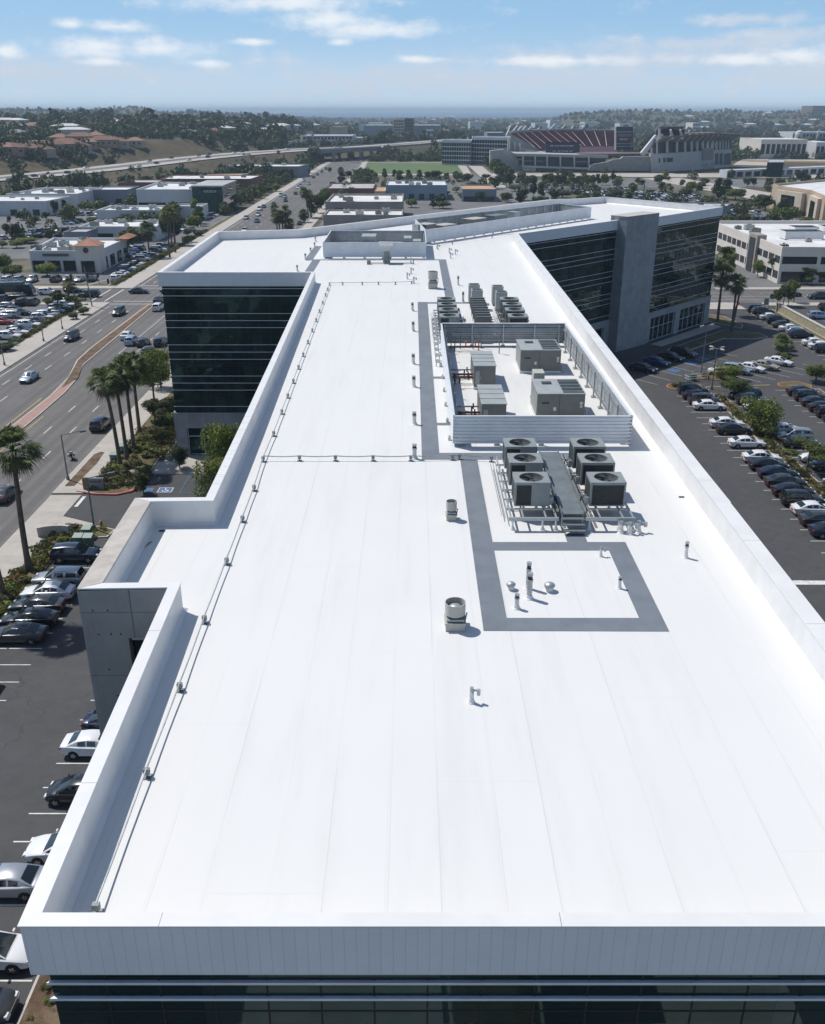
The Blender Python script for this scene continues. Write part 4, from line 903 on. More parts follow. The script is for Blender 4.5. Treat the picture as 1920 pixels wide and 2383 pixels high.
gnd = bpy.data.objects.new("ground", npmesh("ground", np.stack([GX.ravel(), GY.ravel(), GZ], -1), Fq, [M_GROUND, M_SOIL, M_FARG], mi, True)); COL.objects.link(gnd); gnd['kind'] = 'structure'
M_SEA = mat("sea_water", (.016, .07, .16), .35, var=.08, scale=.002, bump=.2, bscale=.2)
struct('sea', MB().rect(-14000, 14000, 6480, 23800, -.5), M_SEA)

# freeway deck, bridge
def ribbon(off0, off1, z, zmin=None):
    mb = MB(); vs = []
    for i in range(len(FW)):
        d = FW[min(i + 1, len(FW) - 1)] - FW[max(i - 1, 0)]; n = Vector((-d[1], d[0])).normalized()
        for o in (off0, off1): vs.append((FW[i][0] + n.x * o, FW[i][1] + n.y * o, FW[i][2] + z))
    mb.add(vs, [(2 * i, 2 * i + 1, 2 * i + 3, 2 * i + 2) for i in range(len(FW) - 1)]); return mb
M_FWY = mat("pale_freeway_concrete", (.40, .38, .35), .85, var=.10, scale=.05)
fo = ribbon(-19, -6, .55); fo.v += []; struct('freeway_carriageway', fo, M_FWY); struct('freeway_carriageway', ribbon(6, 19, .55), M_FWY)
struct('freeway_median', ribbon(-6, 6, .40), M_ASPHF)
br = thing('road_bridge', 'long concrete freeway bridge crossing above the straight avenue', 'bridge', (-57, 888, 0))
a, b = Vector((-98, 851)), Vector((-22, 974)); d = (b - a).normalized(); n = Vector((-d.y, d.x))
pts = [(-104, 843), (-72, 882), (-45, 917), (-12, 985), (15, 1060)]
mb = MB(); up = MB()
for i in range(len(pts) - 1):
    p, q = Vector(pts[i]), Vector(pts[i + 1]); dd = (q - p).normalized(); nn = Vector((-dd.y, dd.x))
    mb.prism([tuple(p - nn * 20.5), tuple(q - nn * 20.5), tuple(q + nn * 20.5), tuple(p + nn * 20.5)], 6.9, 9.35)
    up.prism([tuple(p - nn * 20.9), tuple(q - nn * 20.9), tuple(q - nn * 20.5), tuple(p - nn * 20.5)], 8.6, 10.5); up.prism([tuple(p + nn * 20.5), tuple(q + nn * 20.5), tuple(q + nn * 20.9), tuple(p + nn * 20.9)], 8.6, 10.5)
M_BRC = mat("grey_bridge_concrete", (.26, .255, .24), .85, var=.12, scale=.15)
mb.build('deck', M_BRC, br); up.build('barrier', M_BRC, br)
for (x, y) in ((-78, 860), (-57, 886), (-38, 912), (-66, 893), (-47, 918), (-68, 852), (-46, 878)): mb = MB(); mb.box(x - 1.3, x + 1.3, y - 1.3, y + 1.3, -.02, 6.9); mb.build('pier', M_BRC, br)
mb = MB(); mb.box(-104, -84, 828, 880, -.02, 6.9); mb.box(-30, -20, 925, 985, -.02, 6.9); mb.build('abutment', M_BRC, br)

# ------------------------------------------------------------------ roads, kerbs, markings near the block
XL, XR, XB = -69.4, -41.5, -38.0
g = MB(); g.rect(XL, XR, -60, 905, 0); struct('avenue', g, M_ASPHR)
g = MB(); g.rect(-420, XL, 214, 231.5, 0.0); g.rect(XR, 420, 213.6, 230, 0.0); struct('cross_street', g, M_ASPHR)
g = MB(); g.rect(XR + .0, XR + .01, 0, 0.01, 0.0)
lots = [R4(-35.2, -9, -60, 89.4), R4(XR, -12, 89.4, 98.0), R4(-38.4, -31.9, 98.0, 98.6), R4(-31.9, -10.5, 98.0, 104.6), R4(-13, 20, -60, 15.5), R4(15.2, 79.8, -60, 148), R4(16, 79.8, 148, 213.6)]
g = MB()
for i, p in enumerate(lots): g.sheet(p, 0.0 if i not in (4,) else .004)
struct('parking_lot', g, M_ASPH)
# raised pavements, verges and planters are kerbed blocks
def block(name, polys, m, z=.13, kerb=.16, km=None, kind='structure'):
    for p in polys:
        mb = MB(); mb.prism(p, -.04, z - .01, 1); q = inset(p if sum(p[i][0] * p[(i + 1) % len(p)][1] - p[(i + 1) % len(p)][0] * p[i][1] for i in range(len(p))) > 0 else p[::-1], kerb)
        mb.sheet(q, z + .002, 0); o = mb.build(name, [m, km or M_KERB]); o['kind'] = kind
PAVE = [R4(XR, XB, -60, 89.4), R4(XR, XB, 98.4, 213.4), R4(-74.2, XL, -60, 213.8), R4(-74.2, XL, 232, 850), R4(XR, XB, 230.2, 850), R4(-420, -74.3, 231.7, 235.2), R4(-38, 74, 205.6, 213.4), R4(-300, -74.3, 211.0, 213.8), R4(75, 420, 230.2, 233.5), R4(80, 300, 209.8, 213.4)]
block('pavement', PAVE, M_CONCP)
block('pavement', [R4(-31.8, -10.6, 104.7, 111.2)], M_CONCP, z=.12)
g = MB(); g.sheet([(XR, 89.4), (XB, 89.4), (XB, 98.0), (XR, 98.0)], .03); g.sheet([(XB, 89.4), (-35, 88.6), (-34, 90), (XB, 92)], .028); struct('driveway_apron', g, M_CONCP)
def arc(cx, cy, r, a0, a1, n=8): return [(cx + r * math.cos(rad(a0 + (a1 - a0) * i / n)), cy + r * math.sin(rad(a0 + (a1 - a0) * i / n))) for i in range(n + 1)]
VERGE = [[(XB + .05, 40), (-35.3, 40), (-35.3, 84.5)] + arc(-33.5, 84.5, 1.8, 180, 90, 4) + [(-31.5, 86.5), (-31.2, 88.3), (-33, 89.2), (XB + .05, 89.3)],
         [(XB + .05, 98.9), (-36.5, 98.2), (-34, 98.1), (-32.7, 99.0), (-32.0, 100.6), (-31.95, 104.5), (-31.95, 111.4), (-31.3, 112), (-31.3, 205.5), (XB + .05, 205.5)]]
block('planted_verge', VERGE, M_COVER, z=.14, kerb=.18)
block('planted_verge', [[(-19.1, 14), (-9.4, 14), (-10.2, 32), (-19.1, 36)], [(-40.9, 100.2), (-39.5, 100.4), (-39.2, 108), (-39.5, 112.2), (-40.2, 112.6), (-40.9, 111.5)]], M_MULCH, z=.145, kerb=.14)
block('planted_verge', [[(-38.9, 98.8), (-36.4, 98.0), (-33.9, 97.85), (-32.4, 98.9), (-31.75, 100.7), (-31.8, 104.4), (-31.95, 104.4), (-32.05, 100.7), (-32.7, 99.1), (-34, 98.15), (-36.4, 98.25), (-38.8, 99.0)]], M_REDK, z=.16, kerb=.01, km=M_REDK)
# mulch patches among the ground cover
g = MB()
for (x, y, r) in ((-34.2, 107, 1.6), (-36.2, 102, 1.3), (-33.3, 116, 1.7), (-36.6, 122, 1.1), (-33.6, 129, 1.8), (-35.0, 87.3, 1.4), (-36.8, 80, .8), (-36.4, 60, .9), (-34.4, 100.6, 1.1), (-32.5, 142, .7)):
    k = 11; g.sheet([(x + math.cos(2 * math.pi * i / k) * r * random.uniform(.7, 1.15), y + math.sin(2 * math.pi * i / k) * r * 1.6 * random.uniform(.7, 1.15)) for i in range(k)], .158)
o = g.build('bare_soil', M_MULCH); o['kind'] = 'structure'
# brick and planted median of the avenue
med = [(-56.7, -60), (-54.0, -60), (-54.0, 128), (-54.3, 140), (-55.0, 147), (-57.0, 157), (-57.4, 175), (-58.3, 211), (-59.9, 212.2), (-60.1, 205), (-59.8, 169), (-59.2, 160), (-56.9, 149), (-56.0, 138), (-56.0, 110)]
block('median', [med], M_BRICK, z=.14, kerb=.2)
g = MB(); g.sheet([(-55.6, 142), (-55.0, 148), (-57.2, 157.3), (-57.7, 175), (-58.6, 210.5), (-59.6, 210.6), (-59.5, 170), (-58.9, 160), (-57.0, 150)], .155); o = g.build('median_planting', M_MULCH); o['kind'] = 'structure'
g = MB()
g.box(-53.4, -53.28, -60, 128, .004, .012); g.rect(-57.0, -56.85, -60, 137, .006)
struct('road_marking', g, M_YLINE)
g = MB(); w = .13
def dash(x, y0, y1, ln=3.0, gap=9.0, wd=.13):
    y = y0
    while y < y1: g.rect(x - wd / 2, x + wd / 2, y, min(y + ln, y1), .008); y += ln + gap
for x in (-66.0, -62.6): dash(x, 40, 205, 3, 6.5)
g.rect(-68.5, -68.36, 40, 210, .008); dash(-59.9, 92, 118, 26, 10)
for x in (-50.4, -46.9): dash(x, 60, 205, 3, 7)
g.rect(-50.5, -50.38, 149, 178, .0085); g.rect(-53.4, -53.28, 165, 209, .008); g.rect(-46.9, -46.8, 176, 209, .0087); g.rect(-43.7, -43.6, 60, 89, .008)
for x in (-66.2, -62.8, -58.8, -50.8, -47.2, -44.2): dash(x, 240, 850, 3, 8, .16)
g.rect(-68.6, -68.45, 236, 850, .008); g.rect(-42.4, -42.25, 236, 850, .008)
g.rect(-69.2, -41.7, 212.0, 212.35, .008); g.rect(-69.2, -41.7, 215.4, 215.75, .008)
g.rect(-69.2, -41.7, 232.6, 232.9, .008); g.rect(-69.2, -41.7, 236, 236.4, .008)
g.rect(-71.4, -71.1, 215.5, 231, .008); g.rect(-74.6, -74.3, 215.5, 231, .008); g.rect(-39.4, -39.1, 215.2, 229.8, .008)
g.rect(-300, -75, 222.9, 223.05, .008); g.rect(-200, -80, 218.7, 218.8, .008)
for x in (0, 14, 28, 42, 56, 70): g.rect(70 + x, 77 + x, 226.0, 226.13, .008)
g.rect(60, 190, 221.7, 221.85, .008); g.rect(62, 86, 217.5, 217.62, .008)
g.rect(XB + .3, XB + .7, 94.6, 97.6, .032)
for x0, x1, ys in ((-34.9, -30.4, np.arange(43.2, 80.5, 2.43)), (-24.1, -19.3, np.arange(16.5, 62, 2.43)), (40.8, 46.0, 85.7 + 2.76 * np.arange(-9, 20)), (35.8, 36.6, [77.0])):
    for y in ys: g.rect(x0, x1, y - .05, y + .05, .008)
for y in 94.0 + 2.76 * np.arange(-12, 17): g.rect(48.4, 53.4, y - .05, y + .05, .008)
for y in 100 + 2.76 * np.arange(-9, 16): g.rect(57.2, 62.2, y - .05, y + .05, .008)
for y in 150 + 2.76 * np.arange(0, 20): g.rect(72.8, 77.6, y - .05, y + .05, .008)
g.rect(35.4, 40.4, 76.2, 77.0, .0085)
for i in range(7):
    x = 50.5 + 2.9 * i; y = 148.6 + 1.5 * i; g.sheet([(x, y), (x + .1, y), (x + 3.3, y - 4.0), (x + 3.2, y - 4.0)], .0085)
for i in range(8):
    x = 36.5 + 2.7 * i; y = 148.2 + 2.65 * i; g.sheet([(x, y), (x + .1, y), (x + 3.0, y - 3.6), (x + 2.9, y - 3.6)], .0085)
struct('road_marking', g, M_LINE)
g = MB()
g.rect(-31.2, -31.1, 98.9, 104.4, .008); g.rect(-27.0, -26.9, 98.9, 104.4, .008); g.rect(-24.2, -24.1, 98.9, 104.4, .008); g.rect(-27, -24.1, 98.8, 98.9, .008)
for k in range(5): g.sheet([(-27, 99.2 + k), (-26.9, 99.2 + k), (-24.15, 99.9 + k), (-24.25, 99.9 + k)], .0082)
g.rect(-29.6, -27.9, 98.9, 100.3, .008); g.rect(-31.3, -30.2, 99, 100.2, .0082)
for x, y in ((47.5, 158.5), (50.5, 161.8), (43, 153.5)): g.sheet([(x, y), (x + 1.4, y + 1.4), (x + 2.8, y), (x + 1.4, y - 1.4)], .0084)
struct('road_marking', g, M_BLUEP)
M_PAINTW = mat("white_symbol_paint", (.7, .7, .7), .7)
g = MB()                                   # wheelchair symbol on the blue square
def seg2(a, b, w_=.06, z=.011):
    a, b = Vector(a), Vector(b); d = (b - a).normalized(); n = Vector((-d.y, d.x)) * w_; g.sheet([tuple(a - n), tuple(b - n), tuple(b + n), tuple(a + n)], z)
cx, cy = -28.75, 99.55; ar = [(cx + .33 * math.cos(rad(t)), cy - .12 + .33 * math.sin(rad(t))) for t in range(150, 391, 30)]
for i in range(len(ar) - 1): seg2(ar[i], ar[i + 1], .045)
seg2((cx - .05, cy + .42), (cx, cy + .02), .05, .0112); seg2((cx, cy + .02), (cx + .3, cy), .05, .0114); seg2((cx + .3, cy), (cx + .42, cy - .35), .05, .0116); g.sheet(arc(cx - .08, cy + .53, .09, 0, 315, 7), .0118)
for e in ((-29.6, 98.9, -27.9, 98.9), (-29.6, 100.3, -27.9, 100.3), (-29.55, 98.9, -29.55, 100.3), (-27.95, 98.9, -27.95, 100.3)): seg2(e[:2], e[2:], .04, .0105)
struct('road_marking', g, M_PAINTW)
# planters and islands of the right hand lot
ISL = [[(46.2, 60), (48.2, 60), (48.2, 139), (46.2, 139)], [(62.4, 60), (64.4, 60), (64.4, 142), (62.4, 142)]]
block('planter_bed', ISL, M_MULCH, z=.14, kerb=.15)
block('planter_bed', [arc(42.6, 143.0, 2.1, 90, 270, 10) + [(44.5, 140.3), (46.1, 141.2), (46.3, 144.5), (44.5, 145.4)], arc(60.5, 144.0, 1.9, 90, 270, 8) + [(63, 141.2), (64, 144), (62.5, 146.2)]], M_COVER, z=.15, kerb=.22, km=mat("orange_brick_kerb", (.36, .15, .09), .8, var=.15, scale=2))
block('planter_bed', [arc(48.0, 149.2, 1.7, 100, 280, 8) + [(51, 146.8), (53.2, 147.6), (52.4, 148.9)], [(64.8, 159.9), (67.3, 160.3), (67.7, 162.4), (66, 163.4), (64.5, 162.6)]], M_COVER, z=.15, kerb=.2, km=mat("orange_brick_kerb", (.3, .1, .06)))
block('planter_bed', [[(46.8, 168), (62.3, 184.5), (68.5, 182), (69.2, 178.5), (66.2, 176.6), (60.2, 177.0), (50.5, 167)], [(61.9, 192.5), (66.5, 186), (68, 189.5), (66.5, 198), (61, 203)], [(73.2, 197.2), (74.2, 206), (79.8, 206), (79.8, 150), (78.4, 150), (78.3, 196)]], M_COVER, z=.15, kerb=.2)
block('pavement', [[(44.9, 172.2), (46.5, 170.8), (62.9, 187.9), (61.3, 190.0)]], M_CONCP, z=.16)
g = MB(); g.sheet([(46.6, 143.2), (57.5, 144.4), (57.5, 144.6), (46.6, 143.4)], .0085); struct('road_marking', g, M_YLINE)
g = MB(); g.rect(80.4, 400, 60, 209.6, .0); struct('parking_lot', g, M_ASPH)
g = MB(); g.rect(86.2, 89.3, 178, 196, .006); struct('blue_court', g, M_BLUEP)
wl = thing('retaining_wall', 'long pale block retaining wall along the right edge of the car park', 'wall', (79.9, 150, 0))
mb = MB(); mb.box(79.8, 80.35, 90, 204, -.03, 1.75); mb.build('wall_face', mat("tan_block_wall", (.34, .31, .22), .85, var=.2, scale=1.5, bump=.5, bscale=4), wl)
mb = MB(); mb.box(79.72, 80.43, 90, 204, 1.75, 1.87); mb.build('wall_cap', M_KERB, wl)

# ------------------------------------------------------------------ cars
CAR = {
 'sedan': dict(L=4.75, body=[(-2.37, .72, .62, .42), (-2.30, .98, .80, .28), (-1.75, 1.04, .89, .22), (-1.1, 1.0, .92, .2), (0, .97, .92, .2), (.95, .95, .92, .2), (1.55, .88, .90, .2), (2.08, .76, .84, .22), (2.32, .62, .70, .28), (2.38, .5, .6, .36)],
               top=[(-1.85, 1.03, .80), (-1.15, 1.36, .66), (-.5, 1.45, .64), (.2, 1.43, .64), (1.15, .94, .80)], wx=(-1.42, 1.42), wr=.33),
 'suv': dict(L=4.7, body=[(-2.35, .82, .70, .44), (-2.30, 1.10, .84, .32), (-1.7, 1.12, .92, .27), (-1.0, 1.1, .94, .25), (0, 1.07, .94, .25), (.95, 1.06, .94, .25), (1.6, 1.0, .92, .25), (2.1, .90, .86, .28), (2.3, .74, .74, .34), (2.36, .6, .64, .42)],
             top=[(-2.25, 1.13, .82), (-1.95, 1.60, .70), (-.8, 1.70, .68), (.25, 1.66, .67), (1.15, 1.06, .82)], wx=(-1.4, 1.42), wr=.37),
 'hatch': dict(L=4.1, body=[(-2.05, .78, .66, .42), (-2.0, 1.02, .80, .28), (-1.5, 1.06, .87, .22), (-.9, 1.03, .88, .2), (0, 1.0, .88, .2), (.95, .98, .88, .2), (1.45, .92, .85, .2), (1.85, .80, .78, .24), (2.02, .66, .66, .3), (2.06, .54, .56, .38)],
               top=[(-1.95, 1.05, .76), (-1.5, 1.46, .66), (-.6, 1.57, .64), (.25, 1.54, .63), (1.25, .98, .78)], wx=(-1.25, 1.3), wr=.34),
 'van': dict(L=5.0, body=[(-2.5, .85, .78, .42), (-2.46, 1.15, .88, .3), (-1.7, 1.2, .95, .25), (-1.0, 1.18, .96, .24), (0, 1.14, .96, .24), (1.1, 1.1, .95, .24), (1.8, 1.0, .92, .24), (2.25, .86, .84, .28), (2.45, .7, .7, .34), (2.5, .58, .6, .42)],
             top=[(-2.42, 1.18, .84), (-2.2, 1.68, .74), (-1.0, 1.78, .72), (.5, 1.74, .71), (1.6, 1.04, .84)], wx=(-1.5, 1.55), wr=.35)}
def car_meshes(kind):
    c = CAR[kind]; out = {}
    mb = MB(); secs = []
    for (y, zt, w, zb) in c['body']:
        secs.append([(w * .86, y, zb), (w, y, zb + .12), (w * 1.01, y, zb + (zt - zb) * .55), (w * .97, y, zt - .07), (w * .80, y, zt), (0, y, zt + .025)])
    n = 11; vs = []
    for s in secs: vs += s + [(-p[0], p[1], p[2]) for p in s[:-1][::-1]]
    fs = []
    for i in range(len(secs) - 1):
        for j in range(n): fs.append((i * n + j, i * n + (j + 1) % n, (i + 1) * n + (j + 1) % n, (i + 1) * n + j))
    fs.append(tuple(range(n - 1, -1, -1))); k = (len(secs) - 1) * n; fs.append(tuple(range(k, k + n)))
    fs = [f[::-1] for f in fs]
    mb.add(vs, fs)
    T = c['top']; tv = []
    for (y, z, w) in T:
        zb = np.interp(y, [b[0] for b in c['body']], [b[1] for b in c['body']]) - .02
        tv.append([(w if z > zb + .12 else w, y, 0)])
    ws_ = {}; belt = lambda y: float(np.interp(y, [b[0] for b in c['body']], [b[1] for b in c['body']])) - .015
    bw = lambda y: float(np.interp(y, [b[0] for b in c['body']], [b[2] for b in c['body']])) * .86
    S = [dict(y=y, z=z, w=w, b=(bw(y), y, belt(y)), s=(w, y, max(z - .07, belt(y))), r=(w * .78, y, max(z, belt(y) + .001)), c=(0, y, max(z + .02, belt(y) + .012))) for (y, z, w) in T]
    roof = MB(); wind, rear, sides = MB(), MB(), MB()
    mir = lambda p: (-p[0], p[1], p[2])
    m = len(S)
    def quad(M, a, b, cc, d): M.add([a, b, cc, d], [(0, 1, 2, 3)])
    def inq(a, b, cc, d, k, off):
        vv = [Vector(q) for q in (a, b, cc, d)]; ce = sum(vv, Vector()) / 4; nrm = (vv[1] - vv[0]).cross(vv[3] - vv[0])
        if nrm.length < 1e-5: nrm = (vv[2] - vv[1]).cross(vv[3] - vv[1])
        nrm = nrm.normalized() * off; return [tuple(ce + (q - ce) * k + nrm) for q in vv]
    for i in range(m - 1):
        A, B = S[i], S[i + 1]
        quad(roof, A['b'], B['b'], B['s'], A['s']); quad(roof, mir(B['b']), mir(A['b']), mir(A['s']), mir(B['s']))
        quad(roof, A['s'], B['s'], B['r'], A['r']); quad(roof, mir(B['s']), mir(A['s']), mir(A['r']), mir(B['r']))
        quad(roof, A['r'], B['r'], B['c'], A['c']); quad(roof, mir(B['r']), mir(A['r']), mir(A['c']), mir(B['c']))
    # glass laid a little proud of the shell, leaving pillars
    def strip(M, lo, hi, t0, t1, kx):
        a = Vector(lo['r']).lerp(Vector(hi['r']), t0); b = Vector(lo['r']).lerp(Vector(hi['r']), t1); ca = Vector(lo['c']).lerp(Vector(hi['c']), t0); cb = Vector(lo['c']).lerp(Vector(hi['c']), t1)
        nrm = (b - a).cross(ca - a).normalized();  nrm = nrm if nrm.z > 0 else -nrm; o = nrm * .012
        wa, wb = Vector((lo['b'][0] * kx, a.y, a.z - .0)) , Vector((hi['s'][0] * kx, b.y, b.z))
        pa = Vector((a.x * (1 - t0) + a.x * t0, a.y, a.z))
        xs = [Vector((lo['b'][0] * (1 - t0) * kx + hi['r'][0] * t0, a.y, a.z)) + o, b + o, cb + o, ca + o]
        M.add(xs, [(0, 1, 2, 3)] if (xs[1] - xs[0]).cross(xs[3] - xs[0]).z > 0 else [(3, 2, 1, 0)])
        ys = [Vector((-q.x, q.y, q.z)) for q in xs]; M.add(ys, [(3, 2, 1, 0)] if (xs[1] - xs[0]).cross(xs[3] - xs[0]).z > 0 else [(0, 1, 2, 3)])
    strip(wind, S[-1], S[-2], .06, .93, .93); strip(rear, S[0], S[1], .10, .92, .93)
    for i in range(m - 1):
        A, B = S[i], S[i + 1]
        q = inq(A['b'], B['b'], B['s'], A['s'], .80 if 0 < i < m - 2 else .72, .014)
        if (Vector(q[1]) - Vector(q[0])).cross(Vector(q[3]) - Vector(q[0])).x < 0: q = inq(A['b'], B['b'], B['s'], A['s'], .80 if 0 < i < m - 2 else .72, -.014)
        sides.add(q, [(0, 1, 2, 3)]); 
    mb.v and None
    o_ = len(mb.v); mb.v += roof.v; mb.f += [tuple(i + o_ for i in f) for f in roof.f]; mb.m += roof.m
    L = c['L'] / 2; out['body'] = bevelled(mb.mesh('body', M_TRIM), .025, 2, 28)
    out['windshield'] = wind.mesh('windshield', M_CARGL); out['rear_window'] = rear.mesh('rear_window', M_CARGL)
    out['side_window'] = sides.mesh('side_window', M_CARGL)
    sm = MB(); sm.v = [(-x, y, z) for x, y, z in sides.v]; sm.f = [f[::-1] for f in sides.f]; sm.m = list(sides.m); out['side_window_l'] = sm.mesh('side_window', M_CARGL)
    b = c['body']
    hl = MB(); hl.box(.42, .74, L - .30, L - .04, b[-3][1] - .17, b[-3][1] - .05); hl.box(.42, .74, L - .12, L + .005, b[-3][1] - .27, b[-3][1] - .13); out['headlight'] = bevelled(hl.mesh('headlight', M_HEAD), .03)
    hr = MB(); hr.v = [(-x, y, z) for x, y, z in hl.v]; hr.f = [f[::-1] for f in hl.f]; hr.m = list(hl.m); out['headlight_l'] = bevelled(hr.mesh('headlight', M_HEAD), .03)
    tl = MB(); tl.box(.48, .80, -L - .012, -L + .22, b[1][1] - .24, b[1][1] - .09); out['taillight'] = bevelled(tl.mesh('taillight', M_TAIL), .02)
    tr = MB(); tr.v = [(-x, y, z) for x, y, z in tl.v]; tr.f = [f[::-1] for f in tl.f]; tr.m = list(tl.m); out['taillight_l'] = bevelled(tr.mesh('taillight', M_TAIL), .02)
    mr = MB(); yy = T[-1][0] - .3; mr.box(b[5][2] * .95, b[5][2] + .16, yy - .05, yy + .06, b[5][1] - .03, b[5][1] + .12); mr.box(-b[5][2] - .16, -b[5][2] * .95, yy - .05, yy + .06, b[5][1] - .03, b[5][1] + .12); out['mirror'] = bevelled(mr.mesh('mirror', M_TRIM), .03)
    gr = MB(); gr.box(-.40, .40, L - .10, L + .012, b[-3][1] - .30, b[-3][1] - .12); gr.box(-.55, .55, L - .1, L + .008, .30, .42); gr.box(-.25, .25, -L - .015, -L + .1, b[1][1] - .42, b[1][1] - .30); out['grille'] = gr.mesh('grille', M_TRIM)
    r = c['wr']; tb = MB(); tb.tube((-.11, 0, 0), (.11, 0, 0), r, n=20); out['wheel'] = bevelled(tb.mesh('wheel', M_TYRE), .03, 2, 50)
    rb = MB(); rb.tube((-.118, 0, 0), (.118, 0, 0), r * .64, n=16)
    for i in range(5):
        a = 2 * math.pi * i / 5; cc, ss = math.cos(a), math.sin(a)
        for sx in (-.124, .124): rb.add([(sx, cc * r * .12 - ss * r * .13, ss * r * .12 + cc * r * .13), (sx, cc * r * .56 - ss * r * .10, ss * r * .56 + cc * r * .10), (sx, cc * r * .56 + ss * r * .10, ss * r * .56 - cc * r * .10), (sx, cc * r * .12 + ss * r * .13, ss * r * .12 - cc * r * .13)], [(0, 1, 2, 3)], 1)
    out['rim'] = rb.mesh('rim', [M_TRIM, M_RIM])
    ar = MB()
    for y in c['wx']:
        for sx in (-1, 1): ar.tube((sx * .80, y, r), (sx * (b[4][2] * 1.012), y, r), r * 1.13, n=20)
    out['wheel_arch'] = ar.mesh('wheel_arch', M_BLACK); return out
CM = {k: car_meshes(k) for k in CAR}
def low_car(kind):
    """one mesh for cars too small in the photo to show their parts"""
    c = CAR[kind]; mb = MB(); b = c['body']; pick = [b[0], b[2], b[4], b[6], b[-1]]; vs = []
    for (y, zt, w, zb) in pick: vs += [(w, y, .3), (w, y, zt - .1), (w * .8, y, zt), (-w * .8, y, zt), (-w, y, zt - .1), (-w, y, .3)]
    fs = [(i * 6 + j, (i + 1) * 6 + j, (i + 1) * 6 + (j + 1) % 6, i * 6 + (j + 1) % 6) for i in range(4) for j in range(6)] + [(0, 1, 2, 3, 4, 5), (29, 28, 27, 26, 25, 24)]
    mb.add(vs, [f[::-1] for f in fs][::1], 0); T = c['top']; z0 = T[0][1] - .05
    mb2 = [(T[0][0], z0, T[0][2]), (T[1][0], T[1][1], T[1][2]), (T[-2][0], T[-2][1], T[-2][2]), (T[-1][0], T[-1][1] - .03, T[-1][2])]
    a, bb, cc, d = mb2; lo = .93
    P8 = [(a[2], a[0], lo), (-a[2], a[0], lo), (d[2], d[0], lo), (-d[2], d[0], lo), (bb[2], bb[0], bb[1]), (-bb[2], bb[0], bb[1]), (cc[2], cc[0], cc[1]), (-cc[2], cc[0], cc[1])]
    mb.add(P8, [(4, 6, 7, 5)], 0); mb.add(P8, [(0, 4, 5, 1), (2, 3, 7, 6), (0, 2, 6, 4), (3, 1, 5, 7)], 1)
    for y in c['wx']:
        for sx in (-1, 1): mb.tube((sx * .72, y, .33), (sx * .93, y, .33), .34, n=9, mi=2)
    L = c['L'] / 2
    for sx in (-.6, .6): mb.box(sx - .14, sx + .14, L - .3, L - .02, .6, .72, 3); mb.box(sx - .14, sx + .14, -L - .01, -L + .1, .78, .92, 4)
    me = mb.mesh('car', [PAINT['white'], M_CARGL, M_TYRE, M_HEAD, M_TAIL])
    bm = bmesh.new(); bm.from_mesh(me); bmesh.ops.recalc_face_normals(bm, faces=bm.faces); bm.to_mesh(me); bm.free(); return me
LC = {k: low_car(k) for k in CAR}
NCAR = [0]; EXTRA = []
KN = {'sedan': 'sedan', 'suv': 'suv', 'hatch': 'hatchback', 'van': 'minivan'}
def car(x, y, rz, kind, paint, phrase, sort='near', full=True, z=0.0, group=None, desc=None):
    NCAR[0] += 1
    if NCAR[0] > 300 and not full: EXTRA.append((x, y, z, rz, kind, paint)); return None
    d = desc or (paint + ' ' + KN[kind])
    if not full:
        o = bpy.data.objects.new('parked_car', LC[kind]); COL.objects.link(o); o.location = (x, y, z); o.rotation_euler = (0, 0, rz)
        o.material_slots[0].link = 'OBJECT'; o.material_slots[0].material = PAINT[paint]; tag(o, None, 'car', group); reg(o, d, phrase, sort); return o
    t = thing('parked_car', None, 'car', (x, y, z), group, rz); reg(t, d, phrase, sort); m = CM[kind]
    for k in ('body', 'windshield', 'rear_window', 'side_window', 'side_window_l', 'headlight', 'headlight_l', 'taillight', 'taillight_l', 'mirror', 'grille', 'wheel_arch'):
        o = bpy.data.objects.new(k.replace('_l', '') if k.endswith('_l') else k, m[k]); COL.objects.link(o); o.parent = t
        if k in ('body', 'mirror'): o.material_slots[0].link = 'OBJECT'; o.material_slots[0].material = PAINT[paint]
    c = CAR[kind]
    for yy in c['wx']:
        for sx in (-1, 1):
            w_ = bpy.data.objects.new('wheel', m['wheel']); COL.objects.link(w_); w_.parent = t; w_.location = (sx * (c['body'][4][2] - .09), yy, c['wr'])
            r_ = bpy.data.objects.new('rim', m['rim']); COL.objects.link(r_); r_.parent = w_
    return t
RT, LF, UP, DN = -math.pi / 2, math.pi / 2, 0.0, math.pi      # nose to the right, left, away, towards us
def jit(a=.12): return random.uniform(-a, a)
ROWL = 'of the near left parking row by the verge'
for (y, k, p, h) in ((81.3, 'suv', 'navy', RT), (76.1, 'suv', 'silver', LF), (73.6, 'sedan', 'white', LF), (71.2, 'sedan', 'dark grey', LF), (68.8, 'sedan', 'black', LF), (66.3, 'sedan', 'dark grey', LF), (59.0, 'suv', 'silver', LF)):
    car(-32.9 + jit(.1) - (1.1 if y < 60 else 0), y + .15, h + jit(.02), k, p, ROWL, group='cars parked beside the building')
ROWR = 'parked against the near left side of the block'
for (y, k, p, h) in ((59.0, 'sedan', 'white', RT), (54.3, 'sedan', 'navy', RT), (51.7, 'sedan', 'white', RT), (47.0, 'hatch', 'black', LF), (42.0, 'sedan', 'white', LF), (39.4, 'sedan', 'silver', LF), (34.7, 'sedan', 'white', RT), (31.5, 'hatch', 'dark grey', RT)):
    car(-21.6 + {59.0: .6, 54.3: .6, 51.7: 0, 47.0: .3, 42: 1.2, 39.4: -1.4, 34.7: -.2, 31.5: .2}[y], y + .1, h + jit(.02), k, p, ROWR, group='cars parked beside the building')
AV = 'driving on the avenue'
